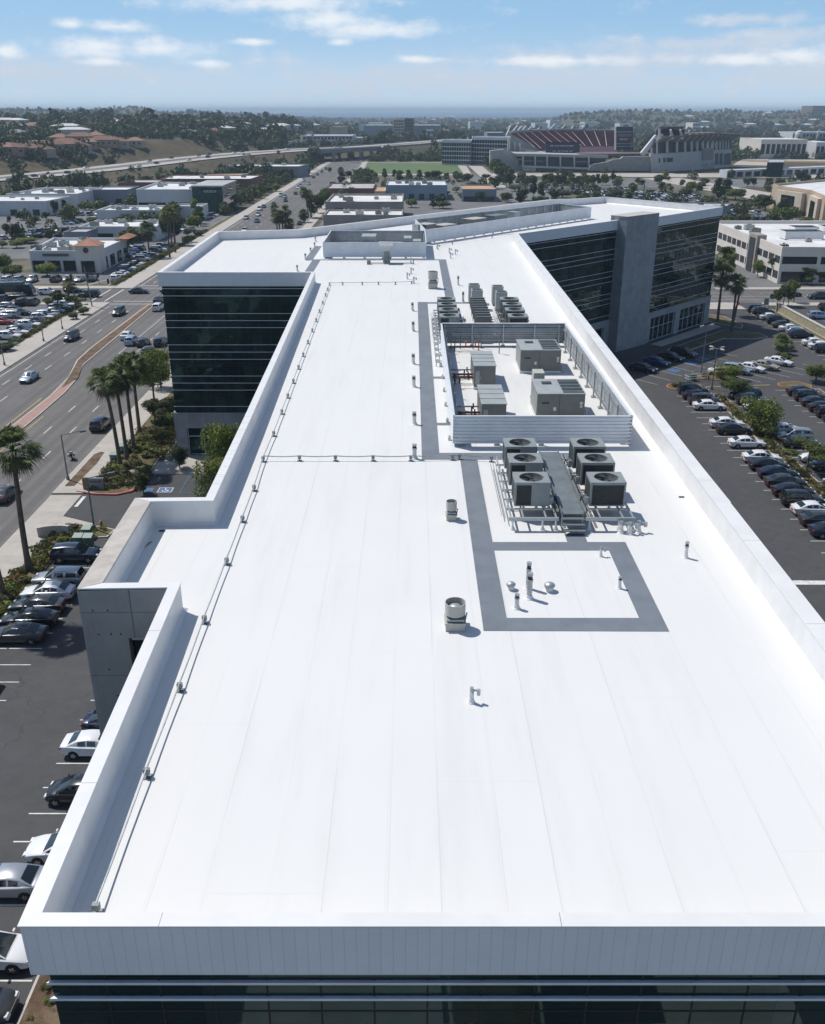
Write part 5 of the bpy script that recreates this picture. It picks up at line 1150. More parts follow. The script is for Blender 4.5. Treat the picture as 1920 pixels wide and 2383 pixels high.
for (K, px, py, k, p, h) in ((kT, 155, 905, 'sedan', 'pale blue', DN), (kT, 430, 640, 'van', 'navy', DN), (kT, 733, 480, 'van', 'dark teal', DN), (kT, 785, 632, 'sedan', 'white', UP), (kT, 815, 668, 'suv', 'pale blue', UP), (kT, 888, 680, 'hatch', 'black', UP),
                            (kT, 1000, 675, 'suv', 'navy', UP), (kT, 918, 736, 'hatch', 'dark teal', UP), (kT, 985, 450, 'suv', 'white', UP), (kT, 990, 400, 'sedan', 'navy', UP), (kT, 895, 905, 'suv', 'white', UP), (kA, 650, 600, 'suv', 'black', UP), (kA, -8, 1085, 'sedan', 'dark grey', UP)):
    p3 = K(px, py); car(p3.x, p3.y + 2.1, h + jit(.02), k, p, AV, group='cars on the avenue')
CS = 'on the cross street'
for (x, y, k, p, h) in ((-87.3, 224.0, 'suv', 'white', RT), (-81.9, 226.4, 'sedan', 'black', RT), (-93.2, 219, 'sedan', 'dark grey', LF), (-101.5, 219.5, 'suv', 'navy', LF), (-66.0, 225.5, 'sedan', 'navy', RT), (-58.6, 226, 'sedan', 'dark grey', RT), (-76.5, 221, 'van', 'dark teal', LF), (95, 218.5, 'suv', 'black', LF), (90, 222, 'sedan', 'black', RT)):
    car(x, y, h, k, p, CS, 'left', group='cars on the cross street')
# long dark truck on the cross street
t = thing('box_truck', 'long dark green truck on the cross street, at the far left', 'truck', (-95.2, 223.2, 0), rz=RT)
mb = MB(); mb.box(-1.2, 1.2, -5.2, 2.6, .9, 3.2); bevelled(mb.build('cargo_body', PAINT['dark teal'], t, local=True).data, .08)
mb = MB(); mb.add([(-1.15, 2.7, .5), (1.15, 2.7, .5), (1.15, 4.9, .5), (-1.15, 4.9, .5), (-1.1, 2.7, 2.7), (1.1, 2.7, 2.7), (1.1, 4.0, 2.7), (-1.1, 4.0, 2.7), (1.15, 4.9, 1.5), (-1.15, 4.9, 1.5)], [(3, 2, 1, 0), (4, 5, 6, 7), (0, 1, 5, 4), (1, 2, 8, 6, 5), (3, 0, 4, 7, 9), (7, 6, 8, 9), (2, 3, 9, 8)]); cab = mb.build('cab', PAINT['dark teal'], t, local=True)
mb = MB(); mb.add([(-1.0, 4.12, 2.6), (1.0, 4.12, 2.6), (1.0, 4.86, 1.65), (-1.0, 4.86, 1.65)], [(3, 2, 1, 0)]); mb.build('windshield', M_CARGL, cab, local=True)
for y in (-4, -3, 3.9):
    for x in (-1.05, 1.05): mb = MB(); mb.tube((x - .15, y, .5), (x + .15, y, .5), .5, n=14); mb.build('wheel', M_TYRE, t, local=True)
# right hand lot
RA = 'of the right lot row nearest the block'
for (S0, k, p) in (((770, 390), 'suv', 'dark teal'), ((770, 440), 'sedan', 'navy'), ((830, 490), 'suv', 'dark grey'), ((900, 545), 'sedan', 'white'), ((970, 640), 'sedan', 'white'), ((1020, 690), 'sedan', 'black'), ((1075, 735), 'sedan', 'black'), ((1100, 810), 'sedan', 'white'),
                   ((1220, 905), 'sedan', 'white'), ((1270, 970), 'sedan', 'black'), ((1330, 1042), 'sedan', 'navy'), ((1400, 1107), 'sedan', 'dark grey'), ((1460, 1178), 'sedan', 'black'), ((1530, 1250), 'suv', 'black'), ((1590, 1320), 'sedan', 'white'), ((1640, 1405), 'sedan', 'dark grey'), ((1680, 1492), 'sedan', 'navy')):
    q = kS(*S0); yy = 85.7 + 2.76 * (round((q.y + .9 - 85.7) / 2.76 - .5) + .5); car(43.75 + jit(.2), yy + jit(.08), RT + jit(.02), k, p, RA, group='cars in the right hand lot')
RB = 'of the right lot row beyond the tree planter'
for (S0, k, p, h) in (((1090, 440), 'suv', 'navy', LF), ((1120, 500), 'suv', 'dark teal', RT), ((1150, 545), 'sedan', 'white', LF), ((1370, 690), 'sedan', 'white', RT), ((1450, 750), 'suv', 'silver', LF), ((1470, 835), 'sedan', 'black', RT), ((1640, 960), 'sedan', 'white', LF), ((1680, 1025), 'hatch', 'dark teal', LF), ((1710, 1120), 'sedan', 'white', LF)):
    q = kS(*S0); yy = 94 + 2.76 * (round((q.y + .9 - 94) / 2.76 - .5) + .5); car(51.0 + jit(.2), yy, h + jit(.02), k, p, RB, group='cars in the right hand lot')
for i, (k, p) in enumerate((('sedan', 'black'), ('suv', 'navy'), ('sedan', 'dark grey'), ('sedan', 'black'), ('suv', 'black'), ('sedan', 'navy'), ('sedan', 'silver'))):
    car(60.4, 141.5 - 2.76 * 1 - i * 2.76, RT + jit(.02), k, p, 'at the right edge of the right lot', group='cars in the right hand lot')
for (q, k, p) in (((51.5, 150.0), 'sedan', 'white'), ((54.4, 151.8), 'suv', 'pale blue'), ((57.3, 153.2), 'sedan', 'white'), ((60.1, 154.6), 'sedan', 'beige'), ((63.5, 157.4), 'sedan', 'white')):
    car(q[0], q[1], RT - rad(38), k, p, 'of the slanted row before the shaded wing', 'left', group='cars in the right hand lot')
for (y, k, p) in ((203, 'suv', 'dark teal'), (200.3, 'suv', 'black'), (195, 'sedan', 'white'), (191.5, 'suv', 'black'), (187.5, 'sedan', 'dark grey'), (184, 'sedan', 'white'), (181, 'hatch', 'pale blue'), (178.3, 'suv', 'navy'), (171.8, 'sedan', 'white'), (169.1, 'sedan', 'white'), (166.3, 'suv', 'navy'), (160.5, 'sedan', 'pale blue'), (157.6, 'sedan', 'silver')):
    car(75.6 + jit(.15), y, RT + jit(.02), k, p, 'of the row against the block wall', group='cars against the retaining wall')
for (x, y, k, p) in ((39.0, 153.0, 'sedan', 'navy'), (42.3, 157.3, 'sedan', 'blue'), (45.6, 160.6, 'sedan', 'black'), (48.6, 163.2, 'suv', 'black')):
    car(x, y, RT - rad(42), k, p, 'in the shade under the stone tower', 'left', group='cars in the tower shade')
for (x, y, k, p) in ((86, 196, 'suv', 'pale blue'), (87, 188, 'sedan', 'white'), (92, 205, 'suv', 'black'), (88.5, 176, 'sedan', 'white')):
    car(x, y, RT, k, p, 'beyond the block wall at the right', group='cars against the retaining wall')
# left lots
cols = ['white', 'white', 'silver', 'black', 'dark grey', 'navy', 'white', 'pale blue', 'black', 'silver', 'dark teal', 'blue']
kinds = ['sedan', 'suv', 'sedan', 'suv', 'hatch', 'van']
rr = random.Random(11)
def row(x0, y0, dx, dy, n, rz, phrase, sort, full=False, skip=.12, first=None, z=0.0, group='cars in the left hand lots'):
    for i in range(n):
        if rr.random() < skip: continue
        x, y = x0 + dx * i + rr.uniform(-.15, .15), y0 + dy * i + rr.uniform(-.15, .15)
        car(x, y, rz + (math.pi if rr.random() < .3 else 0), kinds[rr.randrange(6)], rr.choice(cols), phrase, sort, full, z if z else 0.0, group=group)
W1 = 'of the row beside the left pavement'
for (px, py, k, p) in ((240, 1040, 'suv', 'white'), (260, 985, 'sedan', 'white'), (370, 965, 'suv', 'black'), (455, 895, 'suv', 'white'), (545, 845, 'sedan', 'black'), (570, 800, 'suv', 'white'), (620, 762, 'suv', 'pale blue'), (720, 715, 'sedan', 'silver'), (780, 680, 'suv', 'dark teal'), (860, 640, 'suv', 'white'), (850, 600, 'suv', 'silver')):
    q = kZB(px, py); car(-77.8, q.y + .9, RT + jit(.03), k, p, W1, group='cars in the left hand lots')
for (px, py, k, p, h) in ((95, 770, 'suv', 'silver', LF), (110, 700, 'sedan', 'dark grey', LF), (20, 760, 'sedan', 'white', LF), (20, 690, 'sedan', 'navy', LF), (30, 655, 'hatch', 'silver', LF), (235, 735, 'sedan', 'black', RT), (262, 605, 'suv', 'black', UP), (400, 600, 'suv', 'dark grey', UP), (30, 560, 'suv', 'navy', UP), (10, 850, 'sedan', 'red', RT), (-60, 770, 'sedan', 'white', LF)):
    q = kZB(px, py); car(q.x, q.y + 1.0, h, k, p, 'of the lot south of the cross street', 'left', group='cars in the left hand lots')
row(-110, 241.0, 3.0, .25, 12, UP, 'before the tiled roof shop', 'left', True, .15)
row(-77.8, 246, -.1, 2.9, 22, RT, 'of the row beside the avenue past the shop', 'near', False, .1)
row(-86.5, 284, 0, 4.2, 5, UP + .7, 'behind the tiled roof shop', 'near', False, 0)
row(-91, 300, 2.7, .2, 3, UP, 'by the low white store', 'left', False, 0)
for (x, y) in ((-140, 327), (-137, 345)): row(x, y, 2.7, 1.3, 9, UP, 'of the sloping lot row at %dm' % y if 0 else ('of the nearer row in the tree lined left lot' if y < 335 else 'of the farther row in the tree lined left lot'), 'left', False, .1)
row(-133, 372, 1.2, 3.2, 7, RT, 'beside the long flat grey store', 'near', False, .1)
row(-142, 405, 3.2, .6, 9, UP, 'of the front row in the far left yard', 'left', False, .1)
row(-150, 440, 3.3, .5, 12, UP, 'of the back row in the far left yard', 'left', False, .1)
row(-83.5, 395, .2, 3.2, 15, RT, 'beside the dark glass office', 'near', False, .1)
row(-90, 352, 3, .2, 4, UP, 'by the tall green trees', 'left', False, 0)
# traffic farther along the avenue, lane by lane
for x, y, k, p, h in [(-64, 300, 'sedan', 'white', DN), (-62.3, 306, 'sedan', 'white', DN), (-66.5, 288, 'sedan', 'pale blue', DN), (-66.8, 299, 'hatch', 'black', DN), (-60.8, 348, 'suv', 'white', DN)] + \
    [(rr.choice((-67.6, -64.6, -61.4)), y_, kinds[rr.randrange(6)], rr.choice(cols), DN) for y_ in (380, 392, 404, 428, 440, 452, 470, 492, 500, 512, 540, 552, 565, 580, 610, 640, 668, 700, 735)] + \
    [(rr.choice((-48.6, -45.2, -43.6)), y_, kinds[rr.randrange(6)], rr.choice(cols), UP) for y_ in (372, 420, 455, 500, 585, 660, 720)]:
    car(x, y, h, k, p, 'of the traffic far along the avenue', 'near', False, group='cars on the avenue')
# freeway traffic
for i, (t_, o_, k, p) in enumerate(((12.3, -9, 'suv', 'dark grey'), (13.0, -6, 'van', 'dark grey'), (14.1, 8, 'van', 'white'), (14.8, -10, 'sedan', 'white'), (15.6, -6, 'suv', 'dark grey'), (16.2, 6, 'sedan', 'pale blue'), (16.8, -9, 'sedan', 'white'), (17.3, 10, 'sedan', 'black'), (17.9, -5, 'van', 'dark grey'), (18.4, 7, 'sedan', 'silver'), (19, 9, 'suv', 'navy'), (19.6, -8, 'sedan', 'white'), (20.3, 6, 'sedan', 'white'), (21, 10, 'suv', 'black'), (22, -7, 'sedan', 'silver'), (24, 6, 'van', 'white'), (25, -8, 'suv', 'dark grey'), (26.4, 8, 'sedan', 'white'), (27.2, -6, 'van', 'white'), (28.3, 7, 'suv', 'silver'))):
    j = int(t_); f = t_ - j; a_, b_ = FW[j], FW[j + 1]; d_ = b_ - a_; n_ = Vector((-d_[1], d_[0])).normalized(); c_ = a_ + d_ * f
    car(c_[0] + n_.x * (o_ + 4 * (1 if o_ > 0 else -1)), c_[1] + n_.y * (o_ + 4 * (1 if o_ > 0 else -1)), math.atan2(-d_[0], d_[1]) + (0 if o_ < 0 else math.pi), k, p, 'of the freeway traffic', 'left', False, z=c_[2] + .56, group='cars on the freeway')
# big lot at the upper right: rows across
for j, (y0, x0, n_) in enumerate(((262, 84, 2), (366, 106, 14), (374, 106, 15), (392, 104, 16), (400, 104, 16), (420, 102, 17), (428, 102, 17), (448, 100, 17))):
    row(x0, y0 + 6, 2.8, -.9 if j % 2 else -.9, n_, UP, 'of the %s row by the tan office' % (ordw(j + 1)), 'left', False, .1, group='cars in the crowded right hand lot')
row(10, 392, 4.5, 0, 6, UP, 'before the blue roofed building', 'left', False, .1, group='cars in the middle lots')
row(20, 372, 4.2, -.3, 7, RT, 'of the middle lot behind the angled wing', 'left', False, .1, group='cars in the middle lots')
row(2, 352, 3.4, 0, 6, UP, 'beside the brown store', 'left', False, .1, group='cars in the middle lots')
# past three hundred cars the rest of the far lots are one mass
for j, (y0, x0, n_) in enumerate(((425, 60, 12), (431, 60, 12), (455, 66, 11), (474, 100, 17), (482, 98, 17), (500, 96, 18), (508, 96, 18), (350, 76, 9), (340, 98, 16), (522, 70, 22), (530, 68, 22), (548, 72, 18), (410, 60, 12))): row(x0, y0, 2.9, -.4, n_, UP, 'x', 'left', False, .15)
for j in range(5): row(-60 + 6 * j, 858 + 9 * j, 4.2, .6, 26, UP, 'x', 'left', False, .25)
row(300, 590, 5, 6, 30, UP, 'x', 'left', False, .2); row(320, 760, 9, -3, 40, RT, 'x', 'left', False, .3, z=.1); row(-170, 505, 3.4, .8, 9, UP, 'x', 'left', False, .15); row(-132, 592, 3.4, 0, 14, UP, 'x', 'left', False, .15)
def car_mass():
    pn = sorted({e[5] for e in EXTRA}); ix = {p: i for i, p in enumerate(pn)}; Vs, Fl, Ls, Ms = [], [], [], []; off = 0
    mats = [PAINT[p] for p in pn] + [M_CARGL, M_TYRE, M_HEAD, M_TAIL]; mb = MB()
    for (x, y, z, rz, k, p) in EXTRA:
        me = LC[k]; c, s = math.cos(rz), math.sin(rz); o = len(mb.v)
        mb.v += [(x + v.co.x * c - v.co.y * s, y + v.co.x * s + v.co.y * c, z + v.co.z) for v in me.vertices]
        for f in me.polygons: mb.f.append(tuple(i + o for i in f.vertices)); mb.m.append(ix[p] if f.material_index == 0 else len(pn) + f.material_index - 1)
    o = mb.build('distant_cars', mats); o['kind'] = 'stuff'; o['label'] = 'rows of parked cars far off in the lots before the stadium'
car_mass()
# ------------------------------------------------------------------ trees
rng = np.random.default_rng(5)
def leafcards(n, lobes, size, flat=.25, inner=.55):
    """n small rhombic leaves spread through ellipsoid lobes; lobes (cx,cy,cz,rx,ry,rz)"""
    L = np.array(lobes); w = (L[:, 3] * L[:, 4] * L[:, 5]) ** .67; k = rng.choice(len(L), n, p=w / w.sum()); C = L[k]
    d = rng.normal(size=(n, 3)); d /= np.linalg.norm(d, axis=1)[:, None]; r = inner + (1 - inner) * rng.random(n) ** .5
    r *= 1 + .18 * rng.normal(size=n) * (rng.random(n) < .3)
    P_ = C[:, :3] + d * r[:, None] * C[:, 3:6]
    nrm = d + rng.normal(size=(n, 3)) * .75 + np.array([0, 0, flat]); nrm /= np.linalg.norm(nrm, axis=1)[:, None]
    a = np.cross(nrm, rng.normal(size=(n, 3))); a /= np.linalg.norm(a, axis=1)[:, None]; b = np.cross(nrm, a)
    s = size * (.6 + .8 * rng.random(n))[:, None]; a *= s; b *= s * .62
    V = np.stack([P_ - a, P_ - b, P_ + a, P_ + b], 1).reshape(-1, 3); F = np.arange(4 * n).reshape(n, 4); return V, F
def tree_proto(n, size, mi_, shape=0):
    """unit tree: height 1, crown about .9 wide"""
    r = random.Random(n * 7 + mi_ * 13 + shape); lobes = []
    if shape == 0:
        for i in range(15): a = r.uniform(0, 6.28); q = r.uniform(.05, .31); lobes.append((math.cos(a) * q, math.sin(a) * q, r.uniform(.34, .82), *(r.uniform(.13, .21) for _ in range(3))))
        lobes.append((0, 0, .66, .26, .26, .22))
    elif shape == 1:     # tall loose, eucalyptus like
        for i in range(12): a = r.uniform(0, 6.28); z = r.uniform(.24, .88); q = r.uniform(.04, .34) * (1.25 - z); lobes.append((math.cos(a) * q, math.sin(a) * q, z, r.uniform(.14, .22), r.uniform(.14, .22), r.uniform(.09, .14)))
    elif shape == 2:     # round ball
        lobes = [(0, 0, .6, .40, .40, .34)] + [(math.cos(a) * .24, math.sin(a) * .24, .6 + .16 * math.sin(a * 3), .17, .17, .17) for a in np.arange(0, 6.2, .8)]
    else:                # wide umbrella
        for i in range(14): a = r.uniform(0, 6.28); q = r.uniform(.0, .42); lobes.append((math.cos(a) * q, math.sin(a) * q, .72 + r.uniform(-.10, .12) - q * .15, r.uniform(.11, .17), r.uniform(.11, .17), r.uniform(.07, .12)))
    V, F = leafcards(n, lobes, size, inner=.35); crown = npmesh('crown', V, F, M_LEAF[mi_])
    mb = MB(); h = .45 if shape != 1 else .6
    mb.path([(0, 0, -.03), (.008, .005, h * .45), (-.01, .0, h)], [.026, .019, .015], 8)
    for i in range(6):
        c = lobes[i]; mb.path([(-.01, 0, h * (.55 + .07 * i)), ((c[0]) * .5, c[1] * .5, (h + c[2]) * .5), (c[0], c[1], c[2])], [.012, .008, .003], 5)
    return crown, mb.mesh('trunk', M_BARK)
TP = {}
def get_tp(lod, mi_, shape):
    k = (lod, mi_, shape)
    if k not in TP: n, s = ((8200, .018), (3600, .030), (1400, .050))[lod]; TP[k] = tree_proto(n, s, mi_, shape)
    return TP[k]
NT_ = [0]
def tree(x, y, h, w, phrase, mi_=0, shape=0, desc='green tree', sort='left', group='trees', z=None, name='tree'):
    NT_[0] += 1; w *= 1.3; h *= 1.08
    lod = 0 if y < 160 else (1 if y < 330 else 2); c, tr = get_tp(lod, mi_, shape)
    if z is None: z = hz1(x, y)
    t = thing(name, None, 'tree', (x, y, z), group, random.uniform(0, 6.28)); reg(t, desc, phrase, sort)
    t.scale = (w / .9, w / .9, h)
    for n_, me in (('crown', c), ('trunk', tr)): o = bpy.data.objects.new(n_, me); COL.objects.link(o); o.parent = t
    return t
def treep(K, px, pyb, pyt, wpx, phrase, **kw):
    """tree standing at pixel (px,pyb), its top at pyt, crown wpx wide (crop pixels)"""
    p = K(px, pyb); 
    for _ in range(4): z = hz1(p.x, p.y); p = K(px, pyb, z)
    top = K.v(px, pyt, p.y); a = K.v(px - wpx / 2, pyb, p.y); b = K.v(px + wpx / 2, pyb, p.y)
    return tree(p.x, p.y, max(1.5, top.z - p.z), b.x - a.x, phrase, z=p.z, **kw)
def make_palm_crown(seed, R=1.9, n=62):
    r = random.Random(seed); V = []; F = []; V2 = MB()
    mb = MB(); sk = MB()
    for i in range(n):
        el = rad(r.uniform(-35, 80)); a = r.uniform(0, 6.28); dead = i < 10
        if dead: el = rad(r.uniform(-75, -50))
        L = R * r.uniform(.45, .62) * (.7 if dead else 1); d = Vector((math.cos(a) * math.cos(el), math.sin(a) * math.cos(el), math.sin(el)))
        e = d * L + Vector((0, 0, -.10)); side = d.cross(Vector((0, 0, 1))).normalized(); up = side.cross(d); M_ = sk if dead else mb
        M_.tube((0, 0, 0), tuple(e), .022, .012, 4, cap=False)
        nb = 15; fl = R * .62
        for j in range(nb):
            t_ = rad(-78 + 156 * j / (nb - 1)); dd = (d * math.cos(t_) + side * math.sin(t_)).normalized(); ln = fl * (.75 + .25 * math.cos(t_)) * r.uniform(.85, 1.1)
            w_ = side * math.cos(t_) * .055 - d * math.sin(t_) * .055; m1 = e + dd * ln * .55 + up * .05; m2 = e + dd * ln + Vector((0, 0, -ln * r.uniform(.22, .5)))
            M_.add([tuple(e), tuple(m1 - w_), tuple(m2), tuple(m1 + w_)], [(0, 1, 2, 3)])
    return mb.mesh('crown', M_PALM), sk.mesh('dead_fronds', M_SKIRT)
PC = [make_palm_crown(i) for i in range(4)]
def palm(x, y, h, phrase, R=1.0, lean=(0, 0), desc='fan palm', z=None, sort='left', group='fan palms', thick=.26):
    if z is None: z = hz1(x, y)
    t = thing('palm_tree', None, 'palm tree', (x, y, z), group); reg(t, desc, phrase, sort); mb = MB(); pts = []; rs = []
    for i in range(9):
        f = i / 8; pts.append((lean[0] * f * f, lean[1] * f * f, h * f - (.1 if i == 0 else 0))); rs.append(thick * (1.0 - .35 * f) * (1.35 if i == 0 else 1))
    mb.path(pts, rs, 10); rn = MB(); mb.build('trunk', M_PBARK, t, local=True)
    c, s = random.choice(PC)
    for n_, me in (('crown', c), ('dead_fronds', s)):
        o = bpy.data.objects.new(n_, me); COL.objects.link(o); o.parent = t; o.location = (lean[0], lean[1], h); o.rotation_euler = (0, 0, random.uniform(0, 6.28)); o.scale = (R, R, R)
    return t
def palmp(K, px, pyb, pxt, pyt, phrase, **kw):
    p = K(px, pyb); p = K(px, pyb, hz1(p.x, p.y)); top = K.v(pxt, pyt, p.y); return palm(p.x, p.y, top.z - p.z, phrase, lean=(top.x - p.x, 0), z=p.z, **kw)
PV = 'of the four beside the avenue pavement'
for (px, py, tx, ty, d) in ((812, 835, 700, 255, 'stout fan palm'), (858, 785, 775, 235, 'fan palm'), (905, 725, 838, 175, 'fan palm'), (942, 605, 890, 135, 'slim fan palm')): palmp(kA, px, py, tx, ty, PV, R=1.12, desc=d)
palmp(kB, 198, 375, 90 * 1.0, -440, 'standing alone by the near parking row', R=1.3, desc='tall leaning fan palm', thick=.3)
palm(-37.0, 73.6, 17.5, 'at the far left edge near the parked cars', R=1.35, lean=(-1.6, -1.0), desc='tall fan palm with unseen crown')
PQ = 'beside the right end of the angled wing'
palmp(kQ, 1132, 745, 1160, 480, PQ, R=1.5, desc='tall fan palm'); palmp(kQ, 1210, 800, 1240, 360 + 170, PQ, R=1.2, desc='thin trunked palm'); palmp(kQ, 1135, 700, 1175, 380, PQ, R=1.3, desc='bushy headed palm')
for (px, py, tx, ty) in ((520, 1190, 485, 960), (805, 1190, 775, 830), (590, 1000, 575, 890), (1060, 1190, 1030, 640), (1085, 1030, 1060, 620), (1130, 1130, 1110, 590)): palmp(kZC, px, py, tx, ty, 'of those before the low white stores', R=1.5)
for (px, py, tx, ty) in ((845, 1045, 820, 900), (870, 1045, 868, 870), (910, 1045, 905, 900), (945, 1040, 945, 820), (975, 1040, 985, 970), (1215, 905, 1160, 600), (1250, 905, 1210, 620), (820, 900, 815, 800), (1165, 960, 1150, 860), (1580, 500, 1600, 340)): palmp(kZD, px, py, tx, ty, 'of those lining the avenue behind the block', R=1.25)
palmp(kZG, 265, 375, 265, 270, 'before the brown store', R=1.5); palmp(kZG, 205, 375, 215, 290, 'before the brown store', R=1.4)
for (px, py, tx, ty) in ((1155, 1273 - 30, 1150, 930), (1220, 1190, 1200, 980)): palmp(kZE, px, py - 180, tx, ty - 30, 'in the round planter of the right lot', R=.9, desc='small palm')
palmp(kZB, 865, 480, 868, 330, 'on the corner of the cross street', R=.9, desc='small palm')
# broadleaf trees near the block
N1 = dict(group='trees around the block')
treep(kA, 1045, 420, 40, 230, 'between the palms and the left wing', desc='tall bright green tree', mi_=0, **N1); treep(kA, 1085, 300, 30, 170, 'between the palms and the left wing', desc='green tree', mi_=3, **N1); treep(kA, 1050, 560, 375, 190, 'between the palms and the left wing', desc='low dull green tree', mi_=1, shape=3, **N1)
tree(-21.5, 99.5, 8.4, 4.6, 'by the entrance of the left wing', mi_=3, desc='bright yellow green tree', z=0, **N1); tree(-21.0, 93.6, 6.4, 4.4, 'by the entrance of the left wing', mi_=3, desc='lower yellow green tree', z=0, **N1)
tree(-28.6, 106.3, 3.0, 2.2, 'by the entrance of the left wing', mi_=2, desc='small dark bushy tree', z=0, **N1); tree(-30.9, 98.2, 2.6, 1.9, 'by the entrance of the left wing', mi_=1, desc='thin wispy sapling', shape=1, z=0, **N1)
PT = 'of the planter trees in the right lot'
for (px, py, pt, w_, sh, m_) in ((980, 280, 165, 190, 0, 3), (1030, 420, 270, 200, 0, 0), (1240, 700, 420, 300, 0, 3), (1590, 990, 770, 330, 3, 0)): treep(kS, px, py, pt, w_, PT, desc='green tree', mi_=m_, shape=sh, **N1)
treep(kS, 1660, 300, 160, 190, 'at the right edge of the right lot', desc='round green tree', shape=0, **N1)
for (px, py, pt, w_, m_) in ((1080, 500, 190, 150, 1), (1170, 420, 130, 190, 1), (1235, 420, 60, 150, 0), (1310, 380, 60, 190, 3), (1500, 130, 0, 160, 0)): treep(kZE, px, py, pt, w_, 'behind the block wall at the right', desc='feathery green tree', mi_=m_, shape=3 if m_ else 0, **N1)
for (px, py, pt, w_, m_, sh) in ((735, 1150, 860, 170, 1, 1), (1250, 1180, 830, 200, 1, 1), (1190, 1050, 850, 110, 0, 1), (1050, 1150, 970, 110, 0, 0), (1560, 1215, 1040, 230, 3, 3), (1650, 1215, 1090, 180, 0, 3)): treep(kZF, px, py, pt, w_, 'around the white two storey office at the right', desc='green tree', mi_=m_, shape=sh, **N1)
for (px, py, pt, w_, m_, sh) in ((890, 660, 520, 170, 1, 0), (1050, 660, 590, 120, 0, 0), (1170, 650, 610, 100, 3, 2), (1290, 650, 600, 120, 3, 2), (730, 660, 570, 60, 0, 0), (960, 655, 620, 80, 3, 0)): treep(kZF, px, py, pt, w_, 'behind the white two storey office', desc='green tree', mi_=m_, shape=sh, group='trees right of the block')
for (px, py, pt, w_, m_, sh) in ((1075, 460, 310, 130, 1, 1), (1130, 480, 320, 170, 1, 1), (1300, 540, 340, 120, 1, 1), (1370, 470, 350, 90, 0, 1), (1240, 530, 440, 100, 3, 0), (1400, 530, 440, 120, 2, 0), (1480, 545, 480, 110, 1, 0), (1010, 410, 370, 90, 1, 0), (1570, 610, 540, 90, 0, 0), (1650, 590, 540, 90, 1, 0)): treep(kZF, px, py, pt, w_, 'in front of the tan building', desc='green tree', mi_=m_, shape=sh, group='trees right of the block')
for (px, py, pt, w_, m_, sh) in ((650, 400, 160, 110, 2, 1), (720, 360, 170, 130, 2, 1), (830, 370, 255, 170, 0, 2), (400, 290, 185, 90, 3, 0), (460, 300, 215, 70, 1, 0), (350, 280, 190, 60, 0, 0), (290, 240, 160, 60, 0, 0), (1490, 210, 75, 110, 2, 0), (1550, 200, 115, 60, 2, 0), (1660, 215, 90, 70, 1, 1), (1710, 215, 140, 80, 2, 0), (950, 235, 150, 80, 2, 0), (1010, 235, 150, 60, 2, 0), (120, 180, 115, 35, 1, 0), (155, 180, 130, 50, 0, 0)):
    treep(kZF, px, py, pt, w_, 'beyond the crowded right hand lot', desc=('green', 'dull green', 'dark', 'bright green')[m_] + ' tree', mi_=m_, shape=sh, group='trees right of the block')
# left of the avenue
for (px, py, pt, w_, m_, sh) in ((165, 250, 90, 240, 0, 2), (600, 230, 70, 220, 3, 2), (60, 230, -60, 230, 0, 0), (750, 690, 410, 270, 1, 3), (960, 640, 480, 180, 0, 3), (610, 620, 500, 110, 0, 0), (930, 780, 690, 110, 1, 2), (1060, 720, 620, 130, 0, 2), (80, 1180, 1070, 190, 2, 2)):
    treep(kZB, px, py, pt, w_, 'around the cross street corner', desc=('bright', 'dull green', 'dark', 'yellow green')[m_] + ' tree', mi_=m_, shape=sh, group='trees left of the avenue')
for (px, py, pt, w_, m_, sh) in ((205, 880, 655, 120, 2, 0), (95, 830, 660, 100, 2, 0), (265, 610, 505, 100, 2, 0), (125, 660, 565, 55, 2, 0), (455, 655, 560, 120, 1, 0), (590, 610, 510, 100, 2, 0), (640, 840, 720, 110, 1, 0), (455, 850, 780, 80, 1, 0), (340, 900, 830, 230, 3, 2), (215, 960, 860, 160, 3, 2), (30, 960, 870, 120, 0, 0), (470, 545, 420, 130, 0, 0), (545, 540, 410, 90, 0, 0), (700, 560, 370, 90, 2, 0), (810, 510, 360, 90, 2, 1), (900, 450, 340, 90, 2, 0), (1020, 430, 280, 160, 2, 0), (1100, 400, 290, 110, 1, 0), (1075, 480, 370, 150, 0, 0), (1140, 490, 400, 90, 0, 0), (1230, 470, 380, 110, 0, 2), (1300, 470, 390, 110, 1, 2), (1360, 370, 290, 80, 3, 0), (1200, 390, 310, 90, 0, 0), (1450, 300, 215, 80, 0, 0), (1560, 280, 70, 110, 2, 1), (1660, 300, 100, 130, 2, 0), (1190, 180, 60, 130, 2, 0), (1100, 160, 70, 90, 0, 0), (1650, 450, 380, 130, 1, 2), (1160, 660, 570, 130, 0, 0), (1190, 780, 650, 120, 2, 0), (1310, 860, 700, 130, 0, 0), (1370, 740, 650, 90, 2, 0), (1450, 830, 670, 130, 0, 0), (1700, 860, 740, 100, 2, 0), (940, 810, 745, 120, 2, 2), (740, 830, 780, 90, 2, 2), (1580, 620, 540, 100, 0, 0), (350, 550, 500, 60, 0, 0)):
    treep(kZA, px, py, pt, w_, 'among the low white stores on the left', desc=('green', 'dull green', 'dark', 'yellow green')[m_] + ' tree', mi_=m_, shape=sh, group='trees left of the avenue')
